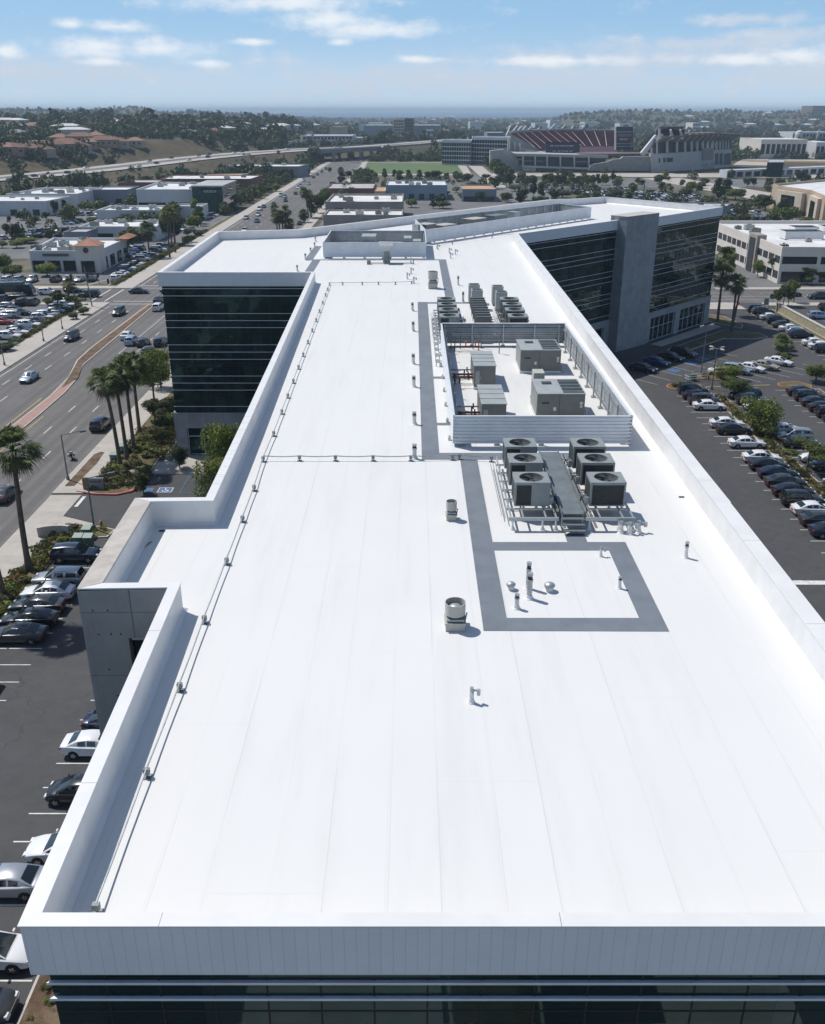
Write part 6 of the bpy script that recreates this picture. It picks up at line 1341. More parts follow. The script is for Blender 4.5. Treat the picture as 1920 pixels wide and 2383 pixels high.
for (px, py, pt, w_, m_, sh) in ((655, 520, 430, 80, 0, 0), (720, 530, 460, 90, 2, 0), (790, 530, 460, 90, 2, 0), (870, 520, 420, 100, 0, 0), (1110, 510, 420, 110, 2, 0), (1320, 520, 430, 100, 2, 0), (1400, 760, 460, 150, 3, 1), (1370, 850, 660, 160, 3, 2), (1450, 790, 620, 120, 2, 1), (1130, 1000, 560, 160, 2, 1), (1020, 1000, 700, 130, 2, 0), (1280, 1040, 920, 110, 3, 0), (1340, 1000, 910, 90, 2, 0), (1290, 920, 830, 110, 2, 0), (1420, 920, 850, 110, 2, 2), (240, 940, 820, 130, 1, 0), (370, 950, 810, 140, 0, 0), (700, 950, 840, 90, 0, 1), (1085, 1090, 1010, 70, 0, 0), (1540, 250, 130, 60, 2, 1), (1580, 250, 140, 60, 2, 1), (1630, 250, 140, 60, 2, 1), (1380, 180, 130, 90, 2, 0), (1050, 240, 150, 130, 0, 0), (1130, 180, 80, 130, 2, 0), (960, 240, 150, 110, 2, 0), (780, 250, 160, 140, 2, 0), (620, 280, 210, 110, 2, 0), (700, 130, 40, 110, 2, 0), (270, 190, 100, 90, 2, 0), (530, 170, 90, 110, 2, 0)):
    treep(kZC, px, py, pt, w_, 'around the dark glass office on the left', desc=('green', 'dull green', 'dark', 'yellow green')[m_] + ' tree', mi_=m_, shape=sh, group='trees left of the avenue')
for (px, py, pt, w_, m_, sh) in ((410, 280, 150, 110, 2, 0), (500, 290, 150, 120, 2, 0), (970, 220, 60, 120, 2, 1), (1285, 260, 70, 140, 2, 0), (1350, 250, 130, 80, 2, 0), (650, 530, 440, 100, 0, 0), (550, 520, 400, 110, 1, 0), (430, 520, 430, 110, 1, 0), (780, 480, 400, 100, 0, 0), (900, 470, 330, 90, 2, 0), (970, 450, 320, 110, 2, 0), (1080, 420, 300, 100, 2, 0), (1190, 400, 310, 90, 0, 0), (830, 590, 500, 120, 0, 0), (740, 600, 520, 100, 0, 0), (490, 690, 560, 70, 0, 1), (650, 680, 480, 60, 0, 1), (1470, 370, 300, 60, 0, 0), (1690, 430, 350, 90, 2, 0), (1600, 390, 330, 70, 0, 0), (1150, 960, 830, 80, 0, 0), (1240, 900, 680, 120, 0, 1), (1320, 850, 640, 130, 2, 0), (1370, 800, 600, 110, 0, 0), (1420, 740, 550, 110, 0, 0), (1470, 660, 520, 100, 0, 0), (1520, 600, 480, 70, 1, 0), (1630, 610, 530, 130, 0, 2), (1400, 650, 590, 80, 2, 0), (1720, 240, 120, 90, 2, 0), (210, 90, 0, 70, 2, 0)):
    treep(kZD, px, py, pt, w_, 'of those flanking the avenue behind the block', desc=('green', 'dull green', 'dark', 'yellow green')[m_] + ' tree', mi_=m_, shape=sh, group='trees along the avenue')
for (px, py, pt, w_, m_, sh) in ((85, 230, 150, 110, 0, 2), (215, 240, 150, 110, 0, 2), (300, 240, 155, 120, 0, 2), (370, 240, 160, 110, 0, 0), (450, 240, 165, 110, 1, 0), (700, 250, 185, 80, 2, 0), (820, 275, 190, 110, 0, 0), (930, 265, 180, 90, 2, 0), (1010, 265, 190, 110, 2, 0), (1100, 270, 190, 110, 2, 0), (770, 360, 275, 110, 3, 2), (990, 370, 280, 80, 2, 1), (1090, 370, 295, 140, 0, 2), (1050, 330, 240, 120, 2, 0), (1380, 240, 105, 120, 2, 0), (1290, 290, 210, 100, 0, 0), (1220, 210, 150, 90, 3, 0), (1470, 300, 200, 90, 0, 0), (1620, 170, 50, 120, 2, 0), (1310, 90, 30, 90, 2, 0), (1520, 80, 25, 90, 2, 0), (940, 90, 0, 70, 2, 0), (1020, 90, -10, 120, 2, 0), (1710, 290, 210, 80, 0, 0), (495, 65, -30, 60, 2, 1), (600, 70, -20, 45, 2, 0), (650, 70, -20, 60, 0, 0), (740, 60, -20, 40, 2, 0), (850, 60, -20, 45, 2, 0), (330, 90, 0, 70, 0, 0), (400, 95, 0, 70, 0, 0), (250, 100, 20, 70, 2, 0), (60, 130, 10, 90, 2, 1), (390, 470, 390, 110, 1, 1), (345, 480, 420, 60, 0, 0)):
    treep(kZG, px, py, pt, w_, 'around the sports field and middle stores', desc=('green', 'dull green', 'dark', 'yellow green')[m_] + ' tree', mi_=m_, shape=sh, group='trees behind the block')
for i, px in enumerate((135, 225, 265, 320, 370, 400, 520, 585, 655, 700, 745, 800, 845, 900, 960, 1000, 1050, 1110, 1160, 1205)):
    treep(kZH, px + rr.uniform(-8, 8), 735 + rr.uniform(-10, 6), 600 + rr.uniform(-10, 30), 75, 'of the line before the stadium', desc='green tree', mi_=rr.choice((0, 1, 2)), shape=rr.choice((0, 1)), group='trees before the stadium')
for (px, py, pt, w_, m_, sh) in ((60, 660, 580, 60, 0, 0), (185, 800, 720, 130, 0, 2), (285, 900, 770, 150, 2, 0), (390, 870, 640, 100, 2, 1), (465, 890, 700, 100, 0, 1), (95, 920, 815, 130, 1, 0), (720, 870, 790, 170, 2, 2), (880, 860, 780, 90, 2, 2), (1500, 830, 700, 110, 0, 0), (20, 720, 640, 80, 2, 0), (1000, 740, 640, 60, 0, 0)): treep(kZH, px, py, pt, w_, 'of those nearer than the stadium line', desc=('green', 'dull green', 'dark')[m_] + ' tree', mi_=m_, shape=sh, group='trees before the stadium')
for i in range(11): x = 22 + i * 3.6; tree(57 + i * .4 - 3 + (i % 2) * 4, 560 + i * 22, 7 + rr.random() * 3, 6, 'of the avenue leading to the stadium', mi_=rr.choice((0, 1, 2)), shape=0, desc='green tree', group='trees before the stadium', sort='near')
for i in range(57):
    x_, y_ = [(rr.uniform(70, 175), rr.uniform(560, 640)), (rr.uniform(-30, 40), rr.uniform(590, 640)), (rr.uniform(120, 330), rr.uniform(500, 600)), (rr.uniform(84, 150), rr.uniform(305, 400)), (rr.uniform(44, 110), rr.uniform(415, 470))][i % 5]
    tree(x_, y_, rr.uniform(3.5, 6.5), rr.uniform(3.5, 6), 'of those scattered over the lots before the stadium', mi_=rr.choice((0, 1, 2)), shape=rr.choice((0, 0, 2, 1)), desc='small tree', group='trees before the stadium')

# shrubs in the near planters
def shrub_mesh(seed, mi_):
    r = random.Random(seed); lobes = [(r.uniform(-.3, .3), r.uniform(-.3, .3), r.uniform(.2, .45), .3, .3, .25) for _ in range(5)]; V, F = leafcards(420, lobes, .075, inner=.3); V[:, 2] = np.maximum(V[:, 2], -.02); return npmesh('shrub', V, F, mi_)
SHM = [shrub_mesh(1, M_SHRUB), shrub_mesh(2, M_SHRUB), shrub_mesh(3, M_LEAF[1]), shrub_mesh(4, M_LEAF[3]), shrub_mesh(5, mat("dry_orange_shrub", (.26, .15, .04), .9, var=.3, scale=3))]
def shrub(x, y, s, phrase, k=None, sort='near', desc=None):
    k = rr.randrange(4) if k is None else k; o = bpy.data.objects.new('shrub', SHM[k]); COL.objects.link(o); o.location = (x, y, .13); o.scale = (s, s, s * rr.uniform(.6, .9)); o.rotation_euler = (0, 0, rr.uniform(0, 6.28))
    tag(o, None, 'shrub', 'low shrubs in the planted beds'); reg(o, desc or ('olive shrub', 'low green shrub', 'dull shrub', 'bright green shrub', 'dry orange shrub')[k], phrase, sort)
for i in range(62):
    y = 100 + 36 * (i / 62) + rr.uniform(-1.5, 1.5); x = rr.uniform(-37.3, -32.7); shrub(x, y, rr.uniform(.9, 2.0), 'of the verge under the four palms')
for i in range(26): shrub(rr.uniform(-37.4, -35.8), 62 + 22 * i / 26 + rr.uniform(-1, 1), rr.uniform(.9, 1.7), 'of the verge beside the near parked cars', k=4 if i == 17 else None)
for i in range(9): shrub(rr.uniform(-36, -32.4), rr.uniform(85.0, 88.4), rr.uniform(.8, 1.4), 'around the green utility boxes', sort='left')
for i in range(12): shrub(-18.6 + rr.uniform(0, .8), 24.5 + i * .85, rr.uniform(.35, .7), 'in the mulch strip at the near corner', k=3 if i % 2 else 1)
for i in range(18): shrub(47.2 + rr.uniform(-.5, .5), 78 + i * 3.4, rr.uniform(.6, 1.2), 'in the long planter of the right lot')
for (x, y, s) in ((42, 143, 1.6), (43.3, 144.2, 1.3), (43.8, 141.9, 1.2), (48.3, 148.4, 1.5), (50.6, 147.6, 1.4), (66, 161.6, 1.8), (65.6, 160.6, 1.5), (66.8, 161.0, 1.3)): shrub(x, y, s, 'on the round ended planters of the right lot', sort='left')
for i in range(34): shrub(-75.4 + rr.uniform(-.6, .6), 166 + i * 1.35, rr.uniform(1.1, 1.9), 'between the left pavement and its cars')
for i in range(30): shrub(-75.6 + rr.uniform(-.5, .5), 240 + i * 2.1, rr.uniform(1.2, 2.2), 'along the pavement past the tiled roof shop')
block('planted_verge', [R4(-76.6, -74.25, 150, 210.8), R4(-76.6, -74.25, 236, 420), R4(-108, -76.6, 235.3, 238.6)], M_COVER, z=.14)
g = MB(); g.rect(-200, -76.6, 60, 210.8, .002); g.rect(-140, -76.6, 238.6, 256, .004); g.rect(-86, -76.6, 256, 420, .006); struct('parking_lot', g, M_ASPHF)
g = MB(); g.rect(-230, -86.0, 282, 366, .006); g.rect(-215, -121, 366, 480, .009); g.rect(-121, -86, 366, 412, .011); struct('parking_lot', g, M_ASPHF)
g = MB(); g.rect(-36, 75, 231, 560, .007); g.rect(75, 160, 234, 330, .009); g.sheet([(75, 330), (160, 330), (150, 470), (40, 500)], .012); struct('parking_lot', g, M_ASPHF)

# ------------------------------------------------------------------ other buildings
WALLS = {'white': mat("painted_white_wall", (.58, .59, .60), .7, var=.06, scale=.15), 'cream': mat("cream_wall", (.68, .63, .56), .75, var=.06, scale=.2), 'tan': mat("tan_wall", (.50, .39, .28), .8, var=.08, scale=.15), 'sand': mat("pale_sand_wall", (.58, .50, .40), .8, var=.08, scale=.15),
         'grey': mat("grey_wall", (.22, .24, .27), .7, var=.08, scale=.15), 'blue': mat("blue_grey_wall", (.22, .29, .34), .6, var=.08, scale=.1), 'brown': mat("brown_wall", (.15, .115, .095), .8, var=.1, scale=.2), 'red': mat("red_brown_wall", (.24, .10, .08), .8, var=.1, scale=.2), 'taupe': mat("taupe_wall", (.33, .29, .25), .8, var=.1, scale=.2)}
M_RFW = mat("bright_flat_roof", (.66, .66, .65), .7, var=.14, scale=.12); M_RFG = mat("grey_flat_roof", (.40, .40, .40), .8, var=.15, scale=.12); M_RFO = mat("orange_flat_roof", (.48, .29, .16), .8, var=.15, scale=.1); M_RFT = mat("terracotta_tiles", (.36, .17, .10), .8, var=.2, scale=.5, bump=.4, bscale=3)
M_WIN = mat("dark_window_glass", (.012, .020, .026), .08, spec=.6)
NB = [0]
def ccw(p): return p if sum(p[i][0] * p[(i + 1) % len(p)][1] - p[(i + 1) % len(p)][0] * p[i][1] for i in range(len(p))) > 0 else p[::-1]
def building(label, poly, h, wall='white', roof=None, para=.7, wins=(), z=None, units=0, phrase=None, cat='building', glassy=False, stripes=()):
    """wins: (edge, z0, z1, n, fill) rows of n windows on wall EDGE"""
    poly = ccw([tuple(p[:2]) for p in poly]); c = (sum(p[0] for p in poly) / len(poly), sum(p[1] for p in poly) / len(poly))
    if z is None: z = max(-.02, hz1(*c) - .5)
    t = thing('building', label, cat, (c[0], c[1], z)); NB[0] += 1
    mb = MB(); mb.prism(poly, z - 1, z + h - .02); mb.build('wall', M_GLASS if glassy else WALLS[wall], t)
    inn = inset(poly, .35); mb = MB(); mb.prism(inset(poly, .1), z + h - .3, z + h, 0); mb.build('roof', roof or M_RFW, t)
    mb = MB(); ring(mb, inset(poly, -.03), inn, z + h - .1, z + h + para); mb.build('parapet', WALLS[wall], t)
    for (e, z0, z1, n, fill) in wins:
        a, b = Vector(poly[e % len(poly)]), Vector(poly[(e + 1) % len(poly)]); L = (b - a).length; d = (b - a).normalized(); nn = Vector((d.y, -d.x)) * .06
        for i in range(n):
            s0 = L * (i + .5 - fill / 2) / n; s1 = L * (i + .5 + fill / 2) / n; p, q = a + d * s0 + nn, a + d * s1 + nn; mb = MB(); mb.wall(p, q, .1, z + z0, z + z1); mb.build('window', M_WIN, t)
    r = random.Random(int(c[0] * 7 + c[1])); x0, x1 = min(p[0] for p in poly), max(p[0] for p in poly); y0, y1 = min(p[1] for p in poly), max(p[1] for p in poly)
    for i in range(units):
        x, y = r.uniform(x0 + 2, x1 - 3), r.uniform(y0 + 2, y1 - 3); s = r.uniform(.7, 1.5)
        u = thing('rooftop_unit', None, 'rooftop unit', (x, y, z + h), 'rooftop units on neighbouring buildings'); reg(u, r.choice(('small grey rooftop unit', 'pale rooftop unit', 'boxy rooftop unit')), 'on ' + (phrase or 'a neighbouring roof'))
        mb = MB(); mb.box(x - s, x + s, y - s * .7, y + s * .7, z + h + .15, z + h + s * 1.1); mb.build('cabinet', r.choice((M_UNIT, M_BEIGE, M_UNITL)), u); mb = MB(); mb.tube((x, y, z + h + s * 1.1), (x, y, z + h + s * 1.1 + .12), s * .5, n=12); mb.build('fan', M_DARKGR, u)
        mb = MB(); mb.box(x - s * .9, x + s * .9, y - s * .6, y + s * .6, z + h - .0, z + h + .15); mb.build('curb', M_GALVD, u)
    return t
X4 = lambda x0, x1, y0, y1: [(x0, y0), (x1, y0), (x1, y1), (x0, y1)]
# shop with the tiled corner tower
ts = building('cream flat roofed shop with a terracotta tiled square corner tower', [(-103.5, 256.8), (-91, 256.8), (-84.9, 258.5), (-84.9, 285), (-107, 285)], 5.0, 'white', M_RFW, .8, [(0, .3, 3.2, 3, .8), (2, .3, 3.4, 4, .62)], units=8, phrase='the tiled tower shop roof', cat='shop')
mb = MB(); mb.box(-90.8, -84.6, 255.9, 261.5, 0, 7.2); tt_ = mb.build('corner_tower', WALLS['cream'], ts)
mb = MB(); mb.add([(-91.3, 255.4, 7.2), (-84.1, 255.4, 7.2), (-84.1, 262, 7.2), (-91.3, 262, 7.2), (-87.7, 258.7, 8.9)], [(0, 1, 4), (1, 2, 4), (2, 3, 4), (3, 0, 4), (3, 2, 1, 0)]); mb.build('roof', M_RFT, tt_)
mb = MB(); mb.tube((-87.9, 255.9, 6.0), (-87.9, 255.8, 6.0), .75, n=20); mb.build('round_sign', mat("dark_red_sign", (.12, .03, .03), .6), tt_); mb = MB(); mb.box(-89.6, -86, 255.7, 255.85, .2, 3.2); mb.build('storefront', M_WIN, tt_)
mb = MB(); mb.add([(-86.5, 278, 6.2), (-82.5, 278, 6.2), (-82.5, 287, 6.2), (-86.5, 287, 6.2), (-84.5, 280, 7.2), (-84.5, 285, 7.2)], [(0, 1, 4), (1, 2, 5, 4), (2, 3, 5), (3, 0, 4, 5), (3, 2, 1, 0)]); mb.build('side_roof', M_RFT, ts)
mb = MB(); mb.box(-100, -93, 256.6, 256.75, 4.3, 5.0); mb.build('sign_band', WALLS['brown'], ts)
building('low grey store with wide bright roof, nearest of the left stores', X4(-112, -86, 322, 342), 4.2, 'white', M_RFW, .7, [(0, .2, 2.6, 2, .75)], units=7, phrase='the nearest low grey store roof')
building('small grey box store in front of the left stores', X4(-112.5, -105, 309, 320), 4.2, 'grey', M_RFG, .5)
building('long low grey store with shaded front and bright roof', X4(-120, -92, 367, 386), 5.2, 'white', M_RFW, .7, [(0, .2, 2.6, 2, .8)], units=8, phrase='the second low grey store roof')
building('short low grey store behind the tall palms', X4(-96, -84, 386, 398), 5.0, 'white', M_RFG, .6)
dgb = building('white office with dark glass corner block beside the avenue', [(-119, 420), (-93.5, 420), (-93.5, 462), (-121, 466)], 8.6, 'white', M_RFW, .8, [(0, .5, 4.0, 2, .92)], units=6, phrase='the white office beside the avenue')
mb = MB(); mb.box(-93.4, -80.5, 413, 446, 0, 10.8); gb = mb.build('glass_block', M_GLASS, dgb); mb = MB(); mb.box(-93.6, -80.2, 412.7, 446.3, 10.8, 11.4); mb.build('roof_slab', M_RFG, gb)
rs_ = random.Random(3)
def lettering(parent, x, y, z, w_, h_, m_, n=9):
    mb = MB(); s = w_ / n
    for i in range(n):
        x0 = x + i * s; mb.box(x0, x0 + s * .2, y, y + .05, z, z + h_)
        if i % 3 != 1: mb.box(x0 + s * .2, x0 + s * .62, y, y + .05, z + h_ * .8, z + h_)
        if i % 2: mb.box(x0 + s * .2, x0 + s * .62, y, y + .05, z, z + h_ * .2)
        if i % 4 == 0: mb.box(x0 + s * .2, x0 + s * .62, y, y + .05, z + h_ * .42, z + h_ * .6)
        if i % 3: mb.box(x0 + s * .62, x0 + s * .78, y, y + .05, z, z + h_)
    return mb.build('lettering', m_, parent)
M_LET = mat("white_sign_letters", (.6, .6, .6), .5)
lettering(gb, -88.5, 412.9, 8.6, 5.5, .9, M_LET)
building('long flat white warehouse at the far left, nearest to the avenue side', [(-190, 404), (-152.5, 404), (-150.5, 428), (-195, 432)], 5.4, 'white', M_RFW, .6, [(0, .2, 2.6, 4, .3)], units=5, phrase='the far left white warehouse roof')
building('white warehouse with rows of vents behind the first left warehouse', [(-182, 436), (-150, 436), (-150, 472), (-178, 476)], 5.6, 'white', M_RFW, .8, units=12, phrase='the second white warehouse roof')
building('grey blue warehouse end beside the trees on the left', X4(-152, -134, 458, 480), 5.8, 'grey', M_RFW, .7, [(0, .2, 2.4, 2, .3)])
building('red brown walled store with pale roof left of the trees', X4(-150, -131, 500, 520), 6.5, 'red', M_RFG, .4)
building('wide orange roofed hall below the freeway', [(-128, 520), (-104, 528), (-96, 575), (-122, 566)], 6.5, 'sand', M_RFO, .3)
building('long bright roofed warehouse with red end wall beside the avenue', [(-134, 520), (-86, 520), (-84, 552), (-134, 552)], 6.8, 'red', M_RFW, .5, units=6, phrase='the red ended warehouse roof')
building('pale blue roofed warehouse under the freeway beside the avenue', [(-124, 640), (-74, 640), (-70, 668), (-124, 668)], 6.8, 'grey', M_RFW, .5, units=5, phrase='the pale blue warehouse roof')
building('white trailer yard building by the red ended warehouse', X4(-128, -105, 572, 588), 4, 'white', M_RFW, .3)
# middle
building('brown store with stepped roof behind the block, nearer half', X4(-32, -3.6, 346, 366), 5.6, 'taupe', M_RFW, .6, [(0, .3, 2.6, 5, .6)], units=5, phrase='the nearer brown store roof', cat='shop')
bs = building('taller brown store with dark wall sign behind the stepped one', X4(-34, -3.8, 380, 418), 7.0, 'taupe', M_RFW, .8, units=6, phrase='the taller brown store roof', cat='shop')
lettering(bs, -30.5, 379.8, 4.6, 3.6, .8, M_TRIM, 7)
building('long red brown building with grey roof left of the blue one', X4(-42, -19, 474, 510), 5.4, 'red', M_RFG, .5); building('small tan hall between the red brown and the blue buildings', X4(-18.6, -13.2, 472, 500), 4.4, 'tan', M_RFO, .3)
building('long blue grey building with bright roof behind the block', X4(-13, 17, 478, 514), 6.4, 'blue', M_RFW, .7, [(0, .3, 3.0, 6, .5)], units=10, phrase='the blue grey building roof')
building('low dark grey pavilion with sandy roof behind the block', X4(24, 40.5, 470, 500), 5.2, 'grey', M_RFO, .6, [(0, .2, 2.4, 2, .8)])
bw_ = building('long low pale green building with a yellow hood before the stadium', [(73, 392), (126, 388), (132, 402), (73, 410)], 5.0, 'grey', M_RFG, .5, [(0, .3, 2.5, 8, .6)], units=8, phrase='the pale green building roof')
# right
wo = building('white two storey office with dark ribbon windows at the right', [(93, 239.5), (150, 236), (150, 300), (93, 300)], 8.2, 'cream', M_RFW, .9, [(3, 1.2, 3.0, 14, .8), (3, 5.0, 6.7, 14, .8), (0, .4, 3.0, 6, .85), (0, 4.9, 6.7, 6, .9)], units=6, phrase='the white two storey office roof', cat='office building')
mb = MB(); mb.box(92.3, 94.8, 256, 262.5, 0, 9.9); pv = mb.build('entrance_bay', WALLS['taupe'], wo); mb = MB(); mb.box(92.15, 92.29, 257.2, 261.3, .2, 9.0); mb.build('glass', M_WIN, pv)
for (x, y, w_, d) in ((106.5, 262, 5.2, 'larger white louvred roof screen'), (121, 274, 4.2, 'smaller white louvred roof screen'), (111, 272, 3.4, 'square roof screen')):
    t = thing('roof_screen', None, 'roof screen', (x, y, 8.2), 'roof screens of the white office'); reg(t, d, 'on the white two storey office roof'); mb = MB()
    corr(mb, (x - w_, y - 2), (x + w_, y - 2), 8.4, 10.4, .35); corr(mb, (x + w_, y - 2), (x + w_, y + 3), 8.4, 10.4, .35); corr(mb, (x + w_, y + 3), (x - w_, y + 3), 8.4, 10.4, .35); corr(mb, (x - w_, y + 3), (x - w_, y - 2), 8.4, 10.4, .35); mb.build('panel', [M_WHITE, M_GALVD], t)
    mb = MB(); [mb.box(x + sx * w_ - .05 - sx * .1, x + sx * w_ + .05 - sx * .1, y + yy - .05, y + yy + .05, 8.2, 10.3) for sx in (-1, 1) for yy in (-1.8, 2.8)]; mb.build('post', M_GALV, t)
tb = building('tan office with tall glazed entrance bays at the upper right', [(161, 437), (159.7, 426), (164, 401), (158, 372), (215, 330), (260, 420), (200, 470)], 9.5, 'tan', M_RFW, 1.0, units=10, phrase='the tan building roof', cat='office building')
for (x0, y0, x1, y1) in ((159.4, 424, 163.2, 404), (163, 396, 159.2, 378)):
    a, b = Vector((x0, y0)), Vector((x1, y1)); nn = Vector((-1, 0)) * 1.5; mb = MB(); mb.prism([tuple(a + nn), tuple(b + nn), tuple(b), tuple(a)], 0, 9.0); f = mb.build('entrance_bay', WALLS['sand'], tb)
    mb = MB(); m0 = a.lerp(b, .25) + nn * 1.06; m1 = a.lerp(b, .75) + nn * 1.06; mb.wall(m1, m0, .1, .3, 7.4); mb.build('glass', M_WIN, f)
building('blue and white slab office left of the stadium, nearer wing', [kM.v(1055, 375, 800)[:2], kM.v(1235, 378, 790)[:2], kM.v(1240, 378, 830)[:2], kM.v(1060, 375, 835)[:2]], 17.4, 'white', M_RFW, 1.2, [(0, 1 + 3.3 * i, 3.5 + 3.3 * i, 12, .86) for i in range(5)], z=0, cat='office building')
building('taller blue and white slab office left of the stadium', [kM.v(1240, 378, 800)[:2], kM.v(1468, 378, 780)[:2], kM.v(1475, 378, 815)[:2], kM.v(1245, 378, 835)[:2]], 19.6, 'white', M_RFW, 1.4, [(0, .8 + 3.15 * i, 3.2 + 3.15 * i, 14, .86) for i in range(6)], z=0, cat='office building')
def slab(K, x0, x1, yb, yt, Y, dep, label, wall='white', roof=None, wins=0, zb=None, nw=8):
    a, b, c = K.v(x0, yb, Y), K.v(x1, yb, Y), K.v(x1, yt, Y); zb = hz1(a.x, Y) - 1 if zb is None else zb
    h = max(3.0, c.z - zb); w_ = [(0, h * (i + .3) / max(1, wins), h * (i + .8) / max(1, wins), nw, .7) for i in range(wins)]
    return building(label, [(a.x, Y), (b.x, Y), (b.x, Y + dep), (a.x, Y + dep)], h, wall, roof, .6, w_, z=zb)
slab(kM, 750, 812, 240, 160, 1500, 30, 'left half of the tall tan twin block on the skyline', 'tan', wins=7, nw=6); slab(kM, 817, 876, 240, 153, 1520, 30, 'right half of the tall tan twin block on the skyline', 'brown', M_RFG, wins=7, nw=6)
slab(kM, 560, 745, 220, 196, 1560, 90, 'long pale hall left of the tan twin block', 'blue'); slab(kM, 878, 1050, 222, 196, 1560, 90, 'long pale hall right of the tan twin block', 'grey'); slab(kM, 585, 680, 196, 182, 1900, 90, 'small white hall on the skyline', 'white')
slab(kM, 175, 490, 300, 262, 1150, 60, 'white building with a curved roof beyond the bridge', 'white', wins=2, nw=14); slab(kM, 345, 440, 225, 207, 1400, 60, 'sandy roofed hall in the far trees', 'tan', M_RFO); slab(kM, 0, 100, 325, 300, 1000, 60, 'white low building left of the bridge', 'white'); slab(kM, 960, 998, 258, 226, 1300, 30, 'small white block in the far trees, nearer the twin block', 'white', wins=3, nw=4); slab(kM, 1060, 1097, 255, 226, 1350, 30, 'small white block in the far trees', 'white', wins=3, nw=4); slab(kM, 1340, 1450, 265, 243, 1100, 50, 'low grey blue building behind the slab offices', 'grey')
slab(kM, 210, 285, 345, 330, 960, 30, 'white shed beside the bridge', 'white'); slab(kM, 1230, 1315, 190, 172, 2100, 60, 'far white hall right of the arch', 'white'); slab(kM, 1640, 1720, 195, 182, 2000, 60, 'far white hall above the stadium stands', 'white'); slab(kM, 530, 560, 205, 195, 1700, 40, 'tiny white block on the left skyline', 'white')
slab(kM, 0, 70, 215, 203, 1500, 60, 'low sandy hall on the left skyline', 'sand'); slab(kM, 500, 575, 285, 275, 1200, 40, 'low cream building behind the bridge', 'cream')
slab(kL, 1200, 1500, 345, 322, 1000, 60, 'long white low building beyond the freeway', 'white', wins=1, nw=12); slab(kL, 1545, 1720, 300, 280, 1200, 60, 'white long hall beyond the freeway', 'white'); slab(kL, 640, 710, 215, 195, 1400, 50, 'white house block on the left hillside', 'white'); slab(kL, 1250, 1330, 203, 192, 1700, 50, 'small white hall below the left ridge', 'white'); slab(kL, 140, 460, 250, 232, 1150, 50, 'long grey terrace on the left hillside', 'grey', M_RFG)
slab(kR, 1330, 1620, 330, 287, 900, 60, 'long cream building right of the stadium', 'cream', wins=1, nw=9); slab(kR, 1680, 1790, 335, 305, 900, 50, 'pale building at the far right edge', 'white', wins=1, nw=4); slab(kR, 1530, 1780, 270, 240, 1250, 50, 'long white building with round turret at the far right', 'white', wins=2, nw=12)
slab(kR, 1655, 1790, 122, 72, 3000, 90, 'big square block on the right hill crest', 'brown', M_RFG, wins=3, nw=8, zb=28); slab(kR, 0, 70, 185, 165, 2000, 60, 'far white hall left of the scoreboard', 'white'); slab(kR, 220, 316, 186, 176, 2000, 60, 'far pale hall above the seating', 'white'); slab(kR, 900, 945, 210, 180, 1900, 50, 'cream block below the right hill', 'cream', wins=3, nw=3); slab(kR, 440, 520, 196, 186, 2000, 50, 'small far hall beside the scoreboard', 'white')
# white arch on the skyline
t = thing('arched_roof', 'white arched sail roof on the skyline right of the tan twin block', 'arched roof', tuple(kM.v(1120, 180, 1700)[:2]) + (0,)); mb = MB(); n = 14; vs = []
for k in range(2):
    for i in range(n + 1):
        f = i / n; ty = 139 - 6 * math.sin(math.pi * f) + 32 * f * f; p = kM.v(1068 + 106 * f, ty - 2 * k, 1700 + 60 * k); q = kM.v(1068 + 106 * f, ty + 4 + 12 * math.sin(math.pi * f) ** .7, 1700 + 60 * k); vs += [p, q]
m2 = 2 * (n + 1); fs = [(2 * i, 2 * i + 1, 2 * i + 3, 2 * i + 2) for i in range(n)] + [(m2 + 2 * i, m2 + 2 * i + 2, m2 + 2 * i + 3, m2 + 2 * i + 1) for i in range(n)] + [(2 * i, 2 * i + 2, m2 + 2 * i + 2, m2 + 2 * i) for i in range(n)] + [(2 * i + 1, m2 + 2 * i + 1, m2 + 2 * i + 3, 2 * i + 3) for i in range(n)]
mb.add(vs, fs); mb.build('shell', M_WHITE, t); mb = MB()
for (px, yy) in ((1075, 152), (1110, 150), (1140, 160), (1170, 172)):
    a = kM.v(px, yy, 1720); mb.tube((a.x, a.y, 0), (a.x, a.y, a.z), 1.0, n=6)
mb.build('column', M_KERB, t)
t = thing('turret', 'white round domed turret on the building at the far right', 'turret', tuple(kR.v(1577, 260, 1245)[:2]) + (0,)); a = kR.v(1577, 228, 1245); mb = MB(); mb.lathe((a.x, a.y, 0), [(5, 0), (5, a.z - 4), (4, a.z - 1), (1.5, a.z + .5)], 14); mb.build('turret_wall', WALLS['white'], t)
t = thing('mast', 'tall white mast at the far right beyond the trees', 'mast', tuple(kR.v(1700, 280, 1240)[:2]) + (0,)); a = kR.v(1702, 218, 1240); mb = MB(); mb.tube((a.x - 3, a.y, 0), (a.x, a.y, a.z), 1.6, 1.0, 8); mb.build('pole', WALLS['white'], t)

